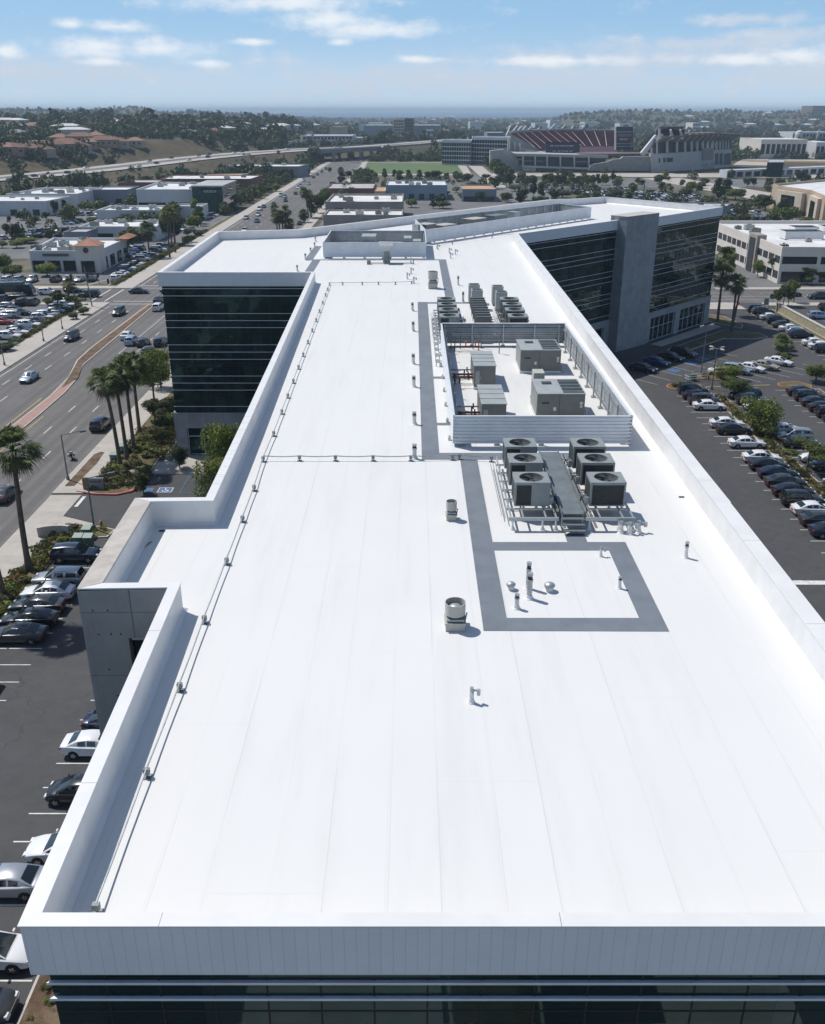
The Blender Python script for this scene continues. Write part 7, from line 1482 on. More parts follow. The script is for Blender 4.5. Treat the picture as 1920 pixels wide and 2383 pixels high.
# houses on the left hillside and the far ridges
M_HW = [mat("house_wall_cream", (.42, .36, .28), .8, var=.1, scale=.3), mat("house_wall_white", (.52, .50, .46), .8, var=.1, scale=.3), mat("house_wall_pink", (.38, .26, .20), .8, var=.1, scale=.3)]
M_HR = [mat("red_tiled_roof", (.20, .105, .07), .85, var=.2, scale=.3, rnd=.2), mat("pale_red_tiled_roof", (.27, .16, .11), .85, var=.2, scale=.3, rnd=.2), mat("grey_house_roof", (.22, .21, .20), .85, var=.2, scale=.3, rnd=.3), mat("white_house_roof", (.55, .55, .54), .8, var=.1, scale=.3)]
def house_mesh(w_, d_, h_, rh, wm, rm):
    mb = MB(); mb.box(-w_ / 2, w_ / 2, -d_ / 2, d_ / 2, -2, h_, 0); o = .6; a, b = w_ / 2 + o, d_ / 2 + o
    mb.add([(-a, -b, h_), (a, -b, h_), (a, b, h_), (-a, b, h_), (-a + b, 0, h_ + rh), (a - b, 0, h_ + rh)], [(0, 1, 5, 4), (1, 2, 5), (2, 3, 4, 5), (3, 0, 4), (3, 2, 1, 0)], 1)
    k = int(w_ / 4)
    for i in range(k): x = -w_ / 2 + w_ * (i + .5) / k; mb.box(x - .7, x + .7, -d_ / 2 - .05, -d_ / 2 + .01, .9, 2.3, 2)
    return mb.mesh('house', [wm, rm, M_WIN])
HM = [house_mesh(15, 10, 3.6, 2.6, M_HW[0], M_HR[0]), house_mesh(20, 10, 3.8, 2.8, M_HW[2], M_HR[0]), house_mesh(12, 9, 3.6, 2.5, M_HW[0], M_HR[1]), house_mesh(15, 10, 4, 2.2, M_HW[1], M_HR[2]), house_mesh(26, 14, 6, 2.0, M_HW[1], M_HR[3])]
def house(x, y, k, phrase, rz=0):
    o = bpy.data.objects.new('house', HM[k]); COL.objects.link(o); o.location = (x, y, hz1(x, y)); o.rotation_euler = (0, 0, rz); tag(o, None, 'house', 'houses on the slopes'); reg(o, ('red roofed house', 'long red roofed house', 'pale red roofed house', 'grey roofed house', 'white roofed house')[k], phrase)
def onhill(K, px, py, y0=450, y1=5200):
    """where the sight line through a pixel first meets the terrain"""
    a = K.v(px, py, 1.0) - Vector((0, 0, HC)); Y = y0
    while Y < y1:
        if HC + a.z * Y <= hz1(a.x * Y, Y): return a.x * Y, Y
        Y += 8
    return None
for (px, py, k) in [(75, 300, 0), (240, 290, 2), (385, 290, 0), (510, 285, 1), (610, 275, 2), (30, 355, 1), (130, 355, 0), (230, 340, 2), (320, 355, 1), (420, 335, 1), (500, 345, 0), (560, 330, 2), (660, 325, 1), (750, 320, 0), (860, 325, 2), (60, 375, 1), (170, 370, 1), (270, 372, 0), (390, 355, 1), (200, 210, 2), (100, 205, 1), (300, 215, 0), (340, 262, 3), (560, 200, 2), (430, 190, 3), (870, 195, 3)]:
    r_ = onhill(kL, px, py + 12)
    if r_: house(r_[0], r_[1], k, 'on the slope above the freeway', rr.uniform(-.4, .3))
for i in range(60):
    r_ = onhill(kL, rr.uniform(0, 1736), rr.uniform(150, 275), 700)
    if r_ and not (-90 < r_[0] < -20): house(r_[0], r_[1], rr.choice((2, 3, 3, 4, 0)), 'in the far left suburbs', rr.uniform(-.6, .6))
for i in range(60):
    r_ = onhill(kR, rr.uniform(850, 1736), rr.uniform(125, 235), 1000)
    if r_: house(r_[0], r_[1], rr.choice((1, 2, 3, 4, 0, 2)), 'in the far right suburbs', rr.uniform(-.6, .6))
for i in range(46):
    r_ = onhill(kM, rr.uniform(0, 1736), rr.uniform(150, 235), 1000)
    if r_: house(r_[0], r_[1], rr.choice((3, 4, 4, 2)), 'in the middle of the far valley', rr.uniform(-.6, .6))
# ------------------------------------------------------------------ sports field, stadium
g = MB(); g.sheet([(-38.6, 834), (36.4, 834), (35.6, 690), (-34.2, 690)], .03); struct('sports_field', g, M_SPORT)
g = MB(); g.sheet([(-43, 845), (44, 845), (44, 838), (-42, 838)], .02); g.sheet([(-43, 845), (-38.6, 838), (-34.2, 685), (-39, 685)], .024); g.sheet([(36.4, 838), (44, 838), (41, 684), (35.6, 684)], .027); g.sheet([(-39, 685), (41, 684), (41, 670), (-39, 670)], .018)
g.sheet([(44, 860), (56, 860), (54, 560), (46, 560)], .016); g.sheet([(54, 690), (300, 690), (300, 640), (54, 660)], .014); struct('plaza', g, M_PLAZA)
g = MB(); g.sheet([(44, 660), (54, 560), (66, 470), (60, 420), (50, 420), (36, 560), (35, 668)], .013); g.rect(-36, 160, 560, 620, .0105); g.sheet([(130, 640), (330, 610), (420, 640), (420, 560), (160, 560)], .0125); struct('service_road', g, M_ASPHF)
g = MB(); g.sheet([(170, 480), (150, 640), (175, 640), (200, 470)], .02); g.sheet([(200, 660), (330, 720), (900, 700), (900, 660), (330, 690), (210, 640)], .02); g.sheet([(260, 800), (300, 900), (900, 760), (900, 735), (320, 860), (285, 790)], .02); struct('plaza', g, M_PLAZA)
g = MB(); g.sheet([(290, 880), (700, 760), (700, 725), (290, 850)], .035); struct('dry_field', g, mat_patchy("dry_grass", ((.30, .21, .10), (.24, .18, .09), (.17, .14, .07)), .03))
M_SCON = mat("stadium_concrete", (.36, .36, .35), .85, var=.10, scale=.08); M_SCOL = mat("stadium_pale_wall", (.46, .46, .44), .8, var=.08, scale=.08); M_SEAT = mat("maroon_seats", (.028, .007, .013), .9, spec=.05, var=.22, scale=.25)
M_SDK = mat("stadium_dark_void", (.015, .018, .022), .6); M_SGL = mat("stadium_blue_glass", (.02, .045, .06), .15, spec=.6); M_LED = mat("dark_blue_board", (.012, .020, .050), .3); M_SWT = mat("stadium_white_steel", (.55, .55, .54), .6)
ST = thing('stadium', 'grey concrete stadium with maroon seats, dark scoreboard and ribbed right stand', 'stadium', (170, 720, 0))
def vpoly(mb, K, pts, Y, dep, mi=0):
    """upright slab: outline read from the photo on the plane Y, with real thickness DEP"""
    f = [K.v(x, y, Y) for x, y in pts]; b = [Vector((p.x, Y + dep, p.z)) for p in f]; n = len(f); vs = f + b
    mb.add(vs, [tuple(range(n)), tuple(range(2 * n - 1, n - 1, -1))] + [(i, n + i, n + (i + 1) % n, (i + 1) % n) for i in range(n)], mi); return mb
YF = 705
mb = MB(); vpoly(mb, kZH, [(-95, 590), (-95, 340), (60, 325), (150, 355), (215, 430), (270, 510), (285, 590)], YF + 12, 6); mb.build('perforated_wall', M_SCOL, ST)
mb = MB()
for i in range(9):
    for j in range(8):
        px = -80 + i * 28 + j * 3; py = 350 + j * 26
        if px < 60 + j * 26 and py < 530: a = kZH.v(px, py, YF + 12); mb.box(a.x, a.x + 1.2, YF + 11.7, YF + 12.0, a.z - .6, a.z)
mb.build('perforation', M_SCON, ST)
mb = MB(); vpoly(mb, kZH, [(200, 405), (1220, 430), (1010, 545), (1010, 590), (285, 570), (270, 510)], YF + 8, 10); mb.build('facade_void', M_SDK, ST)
mb = MB(); vpoly(mb, kZH, [(180, 372), (1230, 392), (1230, 425), (200, 402)], YF + 2, 50); mb.build('concourse_slab', M_SCON, ST)
for (x, yb) in ((280, 515), (415, 520), (550, 525), (698, 530), (855, 535), (1018, 540)): mb = MB(); vpoly(mb, kZH, [(x - 6, 400), (x + 6, 400), (x + 6, yb), (x - 6, yb)], YF, 6); mb.build('pier', M_SCOL, ST)
mb = MB(); vpoly(mb, kZH, [(270, 508), (1012, 532), (1012, 552), (275, 530)], YF - 1, 10); vpoly(mb, kZH, [(280, 532), (420, 536), (420, 575), (285, 570)], YF, 9); mb.build('lower_beam', M_SCOL, ST)
for (a, b, c, d) in ((225, 405, 275, 500), (290, 408, 405, 508), (425, 412, 545, 512), (570, 415, 688, 520), (712, 418, 845, 522), (868, 420, 1008, 500), (1030, 425, 1200, 465)): mb = MB(); vpoly(mb, kZH, [(a, b), (c, b + 2), (c, d), (a, d)], YF + 6, 1.5); mb.build('glazing', M_SGL, ST)
for (x0, x1, y) in ((290, 405, 455), (425, 545, 458), (225, 270, 440), (868, 1008, 465)): mb = MB(); vpoly(mb, kZH, [(x0, y - 3), (x1, y - 3), (x1, y + 4), (x0, y + 4)], YF + 5, 1); mb.build('spandrel', M_SCOL, ST)
mb = MB(); vpoly(mb, kZH, [(430, 545), (1740, 570), (1740, 610), (430, 580)], YF + 2, 6); mb.build('ground_arcade', M_SGL, ST)
mb = MB(); vpoly(mb, kZH, [(1015, 540), (1035, 508), (1080, 488), (1210, 470), (1290, 440), (1370, 432), (1400, 408), (1735, 405), (1735, 600), (1720, 570), (1070, 568), (1010, 566)], YF - 3, 5); mb.build('textured_wall', mat("rough_grey_wall", (.27, .27, .26), .9, var=.18, scale=.5, bump=.8, bscale=.9), ST)
# seating bowl across the pitch: a raked slope
def slope(mb, K, top, bot, Yt, Yb, th=2.0, mi=0):
    a = [K.v(x, y, Yt if i == 0 else Yt) for i, (x, y) in enumerate(top)]; b = [K.v(x, y, Yb) for x, y in bot]; n = len(a)
    for i in range(n - 1):
        q = [b[i], b[i + 1], a[i + 1], a[i]]; lo = [Vector((p.x, p.y + .5, p.z - th)) for p in q]
        mb.add(q + lo, [(0, 1, 2, 3), (7, 6, 5, 4), (0, 4, 5, 1), (1, 5, 6, 2), (2, 6, 7, 3), (3, 7, 4, 0)], mi)
    return mb
mb = MB(); slope(mb, kZH, [(130, 150), (430, 125), (720, 115), (1325, 125)], [(430, 325), (520, 318), (720, 300), (1325, 285)], 812, 775); mb.build('upper_seating', M_SEAT, ST)
mb = MB(); slope(mb, kZH, [(620, 300), (1325, 290)], [(620, 380), (1325, 380)], 774, 745); mb.build('lower_seating', mat("deep_maroon_seats", (.050, .016, .030), .8, var=.2, scale=.3), ST)
for i, (xt, xb) in enumerate(((210, 430), (280, 480), (365, 585), (450, 665), (545, 765), (635, 850), (725, 930), (820, 975), (960, 1060), (1075, 1145), (1192, 1215), (1312, 1312))):
    yt, yb = (150 - 25 * (xt - 130) / 300 if xt < 430 else 120), 285 + max(0, (900 - xb)) * .07; mb = MB(); slope(mb, kZH, [(xt - 1, yt), (xt + 2, yt)], [(xb - 3, yb), (xb + 3, yb)], 811.4, 774.4, .1); o = mb.build('aisle', M_SCOL, ST)
mb = MB(); vpoly(mb, kZH, [(85, 165), (110, 130), (230, 118), (430, 102), (720, 95), (1325, 104), (1325, 128), (720, 120), (430, 130), (130, 155)], 814, 8); mb.build('top_rim', M_SCON, ST)
mb = MB(); vpoly(mb, kZH, [(95, 150), (135, 150), (470, 335), (1325, 290), (1325, 318), (920, 325), (420, 345), (300, 310)], 772.5, 1.2); mb.build('deck_front', M_SCON, ST)
mb = MB(); vpoly(mb, kZH, [(110, 200), (150, 200), (300, 320), (420, 345), (520, 372), (100, 372)], 745, 5, 0); mb.build('side_structure', M_SCON, ST)
for (x, y0, y1) in ((120, 200, 330), (180, 250, 350), (240, 260, 360)): mb = MB(); vpoly(mb, kZH, [(x, y0), (x + 12, y0), (x + 12, y1), (x, y1)], 742, 3); mb.build('pier', M_SCOL, ST)
for (x0, y0, x1, y1) in ((90, 165, 135, 60), (160, 125, 215, 60), (215, 118, 265, 65), (265, 115, 310, 65), (330, 112, 380, 62), (435, 108, 455, 88), (575, 105, 635, 42), (705, 100, 740, 62), (815, 100, 845, 60), (932, 100, 970, 50)):
    a, b = kZH.v(x0, y0, 812), kZH.v(x1, y1, 826); mb = MB(); mb.tube(a, b, .75, .6, 6); mb.build('light_mast', M_SWT, ST)
mb = MB()
for (x0, y0, x1, y1) in ((90, 95, 150, 55), (240, 72, 310, 66), (745, 48, 975, 44), (665, 70, 700, 70), (770, 75, 815, 70), (870, 70, 910, 70)): mb.tube(kZH.v(x0, y0, 824), kZH.v(x1, y1, 826), .7, n=6)
mb.build('light_bar', M_SWT, ST)
# board and scoreboard
sb = thing('display_board', 'wide dark blue board with two lines of white letters and a red top edge', 'display board', tuple(kZH.v(720, 372, 735)[:2]) + (18,))
mb = MB(); vpoly(mb, kZH, [(530, 258), (910, 258), (910, 378), (530, 378)], 735, 2.5); mb.build('board', M_LED, sb); mb = MB(); vpoly(mb, kZH, [(530, 246), (910, 246), (910, 258), (530, 258)], 734.8, 2.7); mb.build('top_edge', M_SEAT, sb)
def glyphs(parent, K, x0, x1, y0, y1, Y, n, m_, seed):
    r = random.Random(seed); a, b = K.v(x0, y1, Y), K.v(x1, y0, Y); s = (b.x - a.x) / n; h_ = b.z - a.z; mb = MB()
    for i in range(n):
        if r.random() < .08: continue
        x = a.x + i * s; mb.box(x, x + s * .22, Y - .15, Y, a.z, b.z)
        for k in (0, .42, .82):
            if r.random() < .6: mb.box(x + s * .22, x + s * .6, Y - .15, Y, a.z + h_ * k, a.z + h_ * (k + .18))
        if r.random() < .6: mb.box(x + s * .6, x + s * .8, Y - .15, Y, a.z, b.z)
    mb.build('lettering', m_, parent)
glyphs(sb, kZH, 580, 845, 279, 293, 734.9, 26, M_LET, 1); glyphs(sb, kZH, 608, 835, 338, 354, 734.9, 24, M_LET, 2)
sc = thing('scoreboard', 'tall dark scoreboard tower with red lettered panel beside the maroon seats', 'scoreboard', tuple(kZH.v(1420, 330, 740)[:2]) + (15,))
mb = MB(); vpoly(mb, kZH, [(1325, 72), (1513, 72), (1513, 330), (1325, 330)], 740, 5); mb.build('board', M_LED, sc)
mb = MB(); vpoly(mb, kZH, [(1318, 70), (1326, 70), (1326, 332), (1318, 332)], 739.5, 6); vpoly(mb, kZH, [(1512, 70), (1520, 70), (1520, 332), (1512, 332)], 739.5, 6); vpoly(mb, kZH, [(1326, 124), (1512, 124), (1512, 134), (1326, 134)], 739.7, .3); vpoly(mb, kZH, [(1326, 258), (1512, 258), (1512, 266), (1326, 266)], 739.7, .3); vpoly(mb, kZH, [(1326, 288), (1512, 288), (1512, 296), (1326, 296)], 739.7, .3); mb.build('frame', M_SCON, sc)
mb = MB(); vpoly(mb, kZH, [(1355, 198), (1462, 198), (1462, 226), (1355, 226)], 739.7, .3); mb.build('red_panel', mat("red_screen_panel", (.42, .05, .06), .5), sc); glyphs(sc, kZH, 1362, 1455, 204, 220, 739.6, 10, M_LET, 4)
mb = MB(); vpoly(mb, kZH, [(1478, 198), (1505, 198), (1505, 215), (1478, 215)], 739.7, .3); vpoly(mb, kZH, [(1480, 230), (1503, 230), (1503, 315), (1480, 315)], 739.75, .3); vpoly(mb, kZH, [(1340, 150), (1495, 150), (1495, 182), (1340, 182)], 739.75, .3); mb.build('side_panel', mat("dim_grey_panel", (.14, .15, .17), .5), sc)
mb = MB(); [vpoly(mb, kZH, [(x, 330), (x + 14, 330), (x + 14, 400), (x, 400)], 741, 4) for x in (1335, 1490)]; mb.build('leg', M_SCON, sc)
# concourse crowding between board and stand
mb = MB(); vpoly(mb, kZH, [(915, 375), (1735, 372), (1735, 408), (1220, 408), (1220, 395), (915, 395)], YF + 6, 30); mb.build('terrace', mat("dull_mauve_terrace", (.15, .115, .12), .9, var=.2, scale=.3), ST)
# right hand stand seen from behind: pale base, dark undercroft, columns and raking fins
def pt(px, py, f): return kR.v(px, py, YF - 5 + f * 75)
mb = MB(); P_ = [(640, 505, 375, 0), (700, 503, 372, .05), (1035, 470, 352, .65), (1145, 440, 345, 1.0)]
for i in range(3):
    (x0, b0, t0, f0), (x1, b1, t1, f1) = P_[i], P_[i + 1]; a, b, c, d = pt(x0, b0, f0), pt(x1, b1, f1), pt(x1, t1, f1), pt(x0, t0, f0); a.z = b.z = -.05
    w_ = Vector((-.3, 6, 0)); mb.add([a, b, c, d, a + w_, b + w_, c + w_, d + w_], [(0, 1, 2, 3), (7, 6, 5, 4), (3, 2, 6, 7), (0, 4, 5, 1), (1, 5, 6, 2), (0, 3, 7, 4)])
mb.build('stand_base', M_SCOL, ST)
def strip(x0, x1, y0a, y1a, y0b, y1b, fa, fb, off, m_, nm):
    a, b, c, d = pt(x0, y1a, fa), pt(x1, y1b, fb), pt(x1, y0b, fb), pt(x0, y0a, fa); w_ = Vector((0, -off, 0)); mb = MB(); mb.add([p + w_ for p in (a, b, c, d)] + [a, b, c, d], [(0, 1, 2, 3), (7, 6, 5, 4), (3, 2, 6, 7), (0, 4, 5, 1), (1, 5, 6, 2), (0, 3, 7, 4)]); return mb.build(nm, m_, ST)
fx = lambda x: np.interp(x, [640, 700, 1035, 1145], [0, .05, .65, 1.0])
for (x0, x1) in ((686, 728), (735, 775), (781, 842), (848, 888), (894, 946)): strip(x0, x1, 402 - (x0 - 686) * .05, 430 - (x0 - 686) * .05, 402 - (x1 - 686) * .05, 430 - (x1 - 686) * .05, fx(x0), fx(x1), .4, M_SDK, 'window')
for (x0, x1) in ((818, 852), (858, 898), (905, 942), (950, 1000), (1010, 1035)): strip(x0, x1, 450 - (x0 - 815) * .1, 492 - (x0 - 815) * .08, 450 - (x1 - 815) * .1, 492 - (x1 - 815) * .08, fx(x0), fx(x1), .4, M_SGL, 'window')
for (x0, x1) in ((1042, 1062), (1070, 1090), (1098, 1140)): strip(x0, x1, 375, 445, 368, 440, fx(x0), fx(x1), .4, M_SDK, 'window')
strip(960, 1028, 340, 415, 336, 408, fx(960), fx(1028), 1.5, mat("pale_stone_panel", (.27, .25, .23), .8, var=.08, scale=.1), 'banner_panel')
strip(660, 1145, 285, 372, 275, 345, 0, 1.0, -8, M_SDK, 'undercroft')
for i, x in enumerate((672, 738, 800, 852, 893, 928, 964, 996, 1025, 1050, 1072, 1090, 1108, 1125)):
    f = fx(x); a = pt(x, 372 - (x - 672) * .058, f); b = pt(x, 285 - (x - 672) * .02, f); mb = MB(); mb.tube(a, b, 1.0 if i < 10 else .8, n=6); mb.build('stand_column', M_SWT, ST)
mb = MB(); tp = [(672, 262, 0), (850, 250, .3), (1030, 245, .65), (1145, 250, 1.0)]; bt = [(672, 300, 0), (850, 300, .3), (1030, 295, .65), (1145, 285, 1.0)]
for i in range(3):
    a, b, c, d = pt(*bt[i]), pt(*bt[i + 1]), pt(*tp[i + 1]), pt(*tp[i]); c = c + Vector((6, -8, 0)); d = d + Vector((6, -8, 0)); w_ = Vector((1, 3, 0)); mb.add([a, b, c, d, a + w_, b + w_, c + w_, d + w_], [(0, 1, 2, 3), (7, 6, 5, 4), (3, 2, 6, 7), (0, 4, 5, 1), (1, 5, 6, 2), (0, 3, 7, 4)])
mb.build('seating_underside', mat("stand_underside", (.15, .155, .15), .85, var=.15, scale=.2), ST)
for i, x in enumerate((672, 738, 800, 852, 893, 928, 964, 996, 1025, 1050, 1072, 1090, 1108, 1125)):
    f = fx(x); a = pt(x - 5, 300 - (x - 672) * .03, f) + Vector((0, -1, 0)); b = pt(x + 12, 254 - (x - 672) * .005, f) + Vector((0, -9.5, 0)); mb = MB(); mb.tube(a, b, .9, 1.2, 6); mb.build('raking_fin', M_SCOL, ST)
for (x0, y0, x1, y1) in ((672, 262, 670, 215), (752, 262, 740, 220), (815, 262, 800, 220)): mb = MB(); mb.tube(pt(x0, y0 + 15, fx(max(x0, 672))) + Vector((0, -9, 0)), pt(x1, y1, fx(max(x1, 672))) + Vector((0, -9, 0)), 1.1, .8, 6); mb.build('light_mast', M_SWT, ST)
mb = MB(); mb.tube(pt(580, 378, 0), pt(680, 265, 0) + Vector((0, 4, 0)), 2.0, 1.8, 6); mb.tube(pt(640, 375, 0), pt(640, 335, 0), .7, n=6); mb.build('raking_beam', M_SWT, ST)
mb = MB(); vpoly(mb, kR, [(700, 235), (705, 222), (740, 215), (848, 222), (852, 262), (700, 258)], YF + 6, 14); mb.build('press_box', M_SEAT, ST); mb = MB(); vpoly(mb, kR, [(738, 205), (840, 205), (840, 216), (738, 216)], YF + 4, 20); mb.build('press_roof', M_SDK, ST)
mb = MB(); vpoly(mb, kR, [(855, 245), (1060, 240), (1060, 262), (855, 268)], YF + 70, 20); mb.build('far_tier', mat("dusty_rose_tier", (.20, .13, .13), .9, var=.1, scale=.2), ST)
building('teal glazed low hall right of the stadium', [kR.v(1365, 475, 650)[:2], kR.v(1470, 470, 650)[:2], kR.v(1480, 470, 690)[:2], kR.v(1370, 475, 690)[:2]], 9, 'blue', M_RFG, .3, z=0, glassy=True)
for i in range(12):
    x = 268 + i * 11; y = 660 + i * 9 - 20; t = building('long low pale annex beside the stadium', [(205, 640), (300, 690), (297, 700), (203, 650)], 4.5, 'white', M_RFW, .3, [(0, .5, 3.5, 14, .7)]) if i == 0 else None

# ------------------------------------------------------------------ street furniture
def lamp_post(x, y, h, phrase, arms=1, d='grey street lamp', r=.09, white=False):
    t = thing('street_lamp', None, 'street lamp', (x, y, 0), 'street lamps'); reg(t, d, phrase); mb = MB(); mb.tube((x, y, 0), (x, y, h), r * 1.2, r * .8, 8); mb.tube((x, y, 0), (x, y, .6), r * 2.2, n=10); mb.build('pole', M_GALVD, t)
    for k in range(arms):
        a = 2 * math.pi * k / arms + .5; dx, dy = math.cos(a), math.sin(a); L = .9 if arms > 1 else 2.2; mb = MB(); mb.tube((x, y, h - .1), (x + dx * L, y + dy * L, h + .05), .045, n=6); mb.build('arm', M_GALVD, t)
        mb = MB(); c = Vector((x + dx * (L + .25), y + dy * (L + .25), h)); mb.tube(c - Vector((dx, dy, 0)) * .35 - Vector((0, 0, .0)), c + Vector((dx, dy, 0)) * .35, .17, .15, 8); mb.build('lamp_head', M_KERB if arms > 1 else M_GALVD, t)
RL = 'in the right hand lot'
p = kS(855, 355); lamp_post(p.x, p.y, kS.v(885, 35, p.y).z, RL, 4, 'pale lamp post with four heads'); p = kQ(1040, 1040); lamp_post(p.x, p.y, kQ.v(1065, 765, p.y).z, RL, 2, 'tall thin lamp post with two heads')
p = kA(460, 922); lamp_post(p.x, p.y, kA.v(405, 610, p.y).z, 'on the avenue kerb beside the palms', 1, 'tall grey street lamp'); p = kA(637, 1255); lamp_post(p.x, p.y, kA.v(590, 900, p.y).z, 'beside the green utility boxes', 1, 'dark street lamp')
for (px, py, ty) in ((553, 1060, 690), (790, 905, 610), (965, 770, 600)): p = kZB(px, py); lamp_post(p.x, p.y, kZB.v(px, ty, p.y).z, 'of the left pavement', 1, 'dark street lamp')
for (px, py, ty) in ((30, 790, 660),): p = kT(px, py); lamp_post(p.x, p.y, kT.v(px, ty, p.y).z, 'at the far left of the avenue', 1, 'thin pale pole')
for (px, py, ty) in ((700, 495, 440), (895, 535, 430), (405, 575, 535), (590, 640, 560)): p = kR(px, py); lamp_post(p.x, p.y, kR.v(px, ty, p.y).z, 'before the stadium', 1, 'tall pale lamp post', r=.35)
# traffic lights at the corner
for (px, py, tx, ty, arm, d) in ((1165, 620, 1110, 120, 1, 'tall traffic light pole with white mast arm'), (938, 480, 905, 170, 0, 'dark traffic signal pole'), (1258, 330, 1245, 190, 0, 'short signal post')):
    p = kZB(px, py); h = kZB.v(tx, ty, p.y).z; t = thing('traffic_light', None, 'traffic light', (p.x, p.y, 0), 'traffic lights at the crossing'); reg(t, d, 'at the cross street corner'); mb = MB(); mb.tube((p.x, p.y, 0), (p.x - .6, p.y, h), .16, .09, 8); mb.build('pole', M_GALVD, t)
    if arm: mb = MB(); mb.tube((p.x - .3, p.y, h * .55), (p.x + 4.5, p.y + 1.5, h * .68), .1, .07, 8); mb.build('mast_arm', M_WHITE, t)
    for (dx, dz) in (((0, .8),) + (((4.4, .66),) if arm else ())): mb = MB(); z = h * dz; mb.box(p.x + dx - .2, p.x + dx + .2, p.y - .45, p.y - .15, z - .55, z + .55); hd = mb.build('signal_head', M_TRIM, t)
p = kQ(1210, 800); t = thing('utility_pole', 'tall dark wooden utility pole beside the right wing', 'utility pole', (p.x, p.y, 0)); mb = MB(); mb.tube((p.x, p.y, 0), (p.x + .8, p.y, kQ.v(1238, 510, p.y).z), .24, .14, 9); mb.build('pole', M_BARK, t)
p = kZE(965, 440); t = thing('signal_pole', 'white leaning signal pole beside the right hand road', 'signal pole', (p.x, p.y, 0)); mb = MB(); q = kZE.v(1000, 225, p.y); mb.tube((p.x, p.y, 0), tuple(q), .14, .1, 8); mb.box(p.x - 1.0, p.x - .1, p.y - .1, p.y + .1, .6, 2.1, 1); mb.build('pole', [M_WHITE, M_GALVD], t)
# hydrants, utility boxes, signs
for (K, px, py, col, d) in ((kA, 685, 1235, mat("yellow_hydrant_paint", (.50, .22, .03), .5), 'orange yellow fire hydrant beside the driveway kerb'), (kZE, 570, 410, mat("red_hydrant_paint", (.5, .04, .03), .5), 'small red fire hydrant beside the right hand road')):
    p = K(px, py, .12); t = thing('fire_hydrant', d, 'fire hydrant', p); mb = MB(); mb.lathe(tuple(p), [(.17, 0), (.17, .06), (.12, .1), (.12, .6), (.15, .62), (.15, .68), (.09, .78), (.03, .82)], 14); mb.tube((p.x - .24, p.y, p.z + .48), (p.x + .24, p.y, p.z + .48), .06); mb.tube((p.x, p.y - .2, p.z + .42), (p.x, p.y, p.z + .42), .08); mb.build('barrel', col, t)
M_UBOX = mat("green_utility_paint", (.11, .20, .15), .55, var=.08, scale=2); M_UBOXL = mat("pale_green_lid", (.24, .32, .27), .5)
for (K, px, py, w_, d_, h_, d) in ((kA, 583, 1310, .85, .8, 1.1, 'pale lidded green utility box behind the other two'), (kA, 525, 1368, .85, .8, 1.15, 'green utility box at the left of the front pair'), (kA, 592, 1372, .85, .8, 1.2, 'green utility box at the right of the front pair'), (kA, 765, 790, .9, .8, .9, 'dark green utility box under the palms'), (kA, 828, 740, 1.0, .9, 1.1, 'larger green utility box under the palms')):
    p = K(px, py, .12); t = thing('utility_box', d, 'utility box', p); mb = MB(); mb.box(p.x - w_ / 2, p.x + w_ / 2, p.y, p.y + d_, .12, .12 + h_ * .85); bevelled(mb.build('cabinet', M_UBOX, t).data, .03, 1)
    mb = MB(); z = .12 + h_ * .85; a = w_ / 2 + .04; mb.add([(p.x - a, p.y - .04, z), (p.x + a, p.y - .04, z), (p.x + a, p.y + d_ + .04, z), (p.x - a, p.y + d_ + .04, z), (p.x - a, p.y - .04, z + .07), (p.x + a, p.y - .04, z + .07), (p.x + a, p.y + d_ + .04, z + h_ * .2), (p.x - a, p.y + d_ + .04, z + h_ * .2)], [(3, 2, 1, 0), (4, 5, 6, 7), (0, 1, 5, 4), (1, 2, 6, 5), (2, 3, 7, 6), (3, 0, 4, 7)]); mb.build('lid', M_UBOXL, t)
p = kA(345, 1300, .12); t = thing('monument_sign', 'long curved weathered concrete sign wall by the driveway', 'sign wall', p); mb = MB(); n = 8
for i in range(n):
    a0, a1 = rad(-28 + 56 * i / n), rad(-28 + 56 * (i + 1) / n); R = 3.2; c = Vector((p.x + .2, p.y - R + .5)); f = lambda a, r_: (c.x + math.sin(a) * r_, c.y + math.cos(a) * r_ + math.sin(a) * .5)
    mb.prism([f(a0, R), f(a0, R + .35), f(a1, R + .35), f(a1, R)], .1, 1.15)
mb.build('wall_face', M_KERB, t)
p = kA(640, 980, .14); t = thing('monument_sign', 'small brown and grey sign panel in the planted corner by the driveway', 'sign', p); mb = MB(); mb.box(p.x - 1.1, p.x + 1.1, p.y, p.y + .3, .1, 1.5); mb.build('panel', M_GALVD, t); mb = MB(); mb.box(p.x - 1.35, p.x - .9, p.y - .03, p.y + .33, .1, 1.55); mb.build('post', mat("ochre_post", (.22, .14, .05), .8), t); lettering(t, p.x - .7, p.y - .03, 1.0, 1.5, .18, M_TRIM, 9)
for i, (px, py) in enumerate(((860, 878), (905, 870), (945, 850))): 
    p = kA(px, py, .14); o = MB().lathe(tuple(p), [(.75, 0), (.8, .15), (.6, .4), (.25, .5)], 9).build('boulder', mat("pale_boulder", (.34, .30, .26), .9, var=.2, scale=2, bump=.6), origin=tuple(p)); tag(o, None, 'boulder', 'boulders at the driveway corner'); reg(o, 'pale flat boulder', 'in the planted corner by the driveway'); o.scale = (1, .7, .8)
t = thing('green_post', 'thin green post beside the dark shrubs at the left wing entrance', 'post', kA(1188, 825, .12)); p = kA(1188, 825, .12); mb = MB(); mb.tube((p.x, p.y, .12), (p.x, p.y, 2.4), .06, n=8); mb.box(p.x - .12, p.x + .12, p.y - .03, p.y + .03, 2.0, 2.5); mb.build('post', M_UBOX, t)
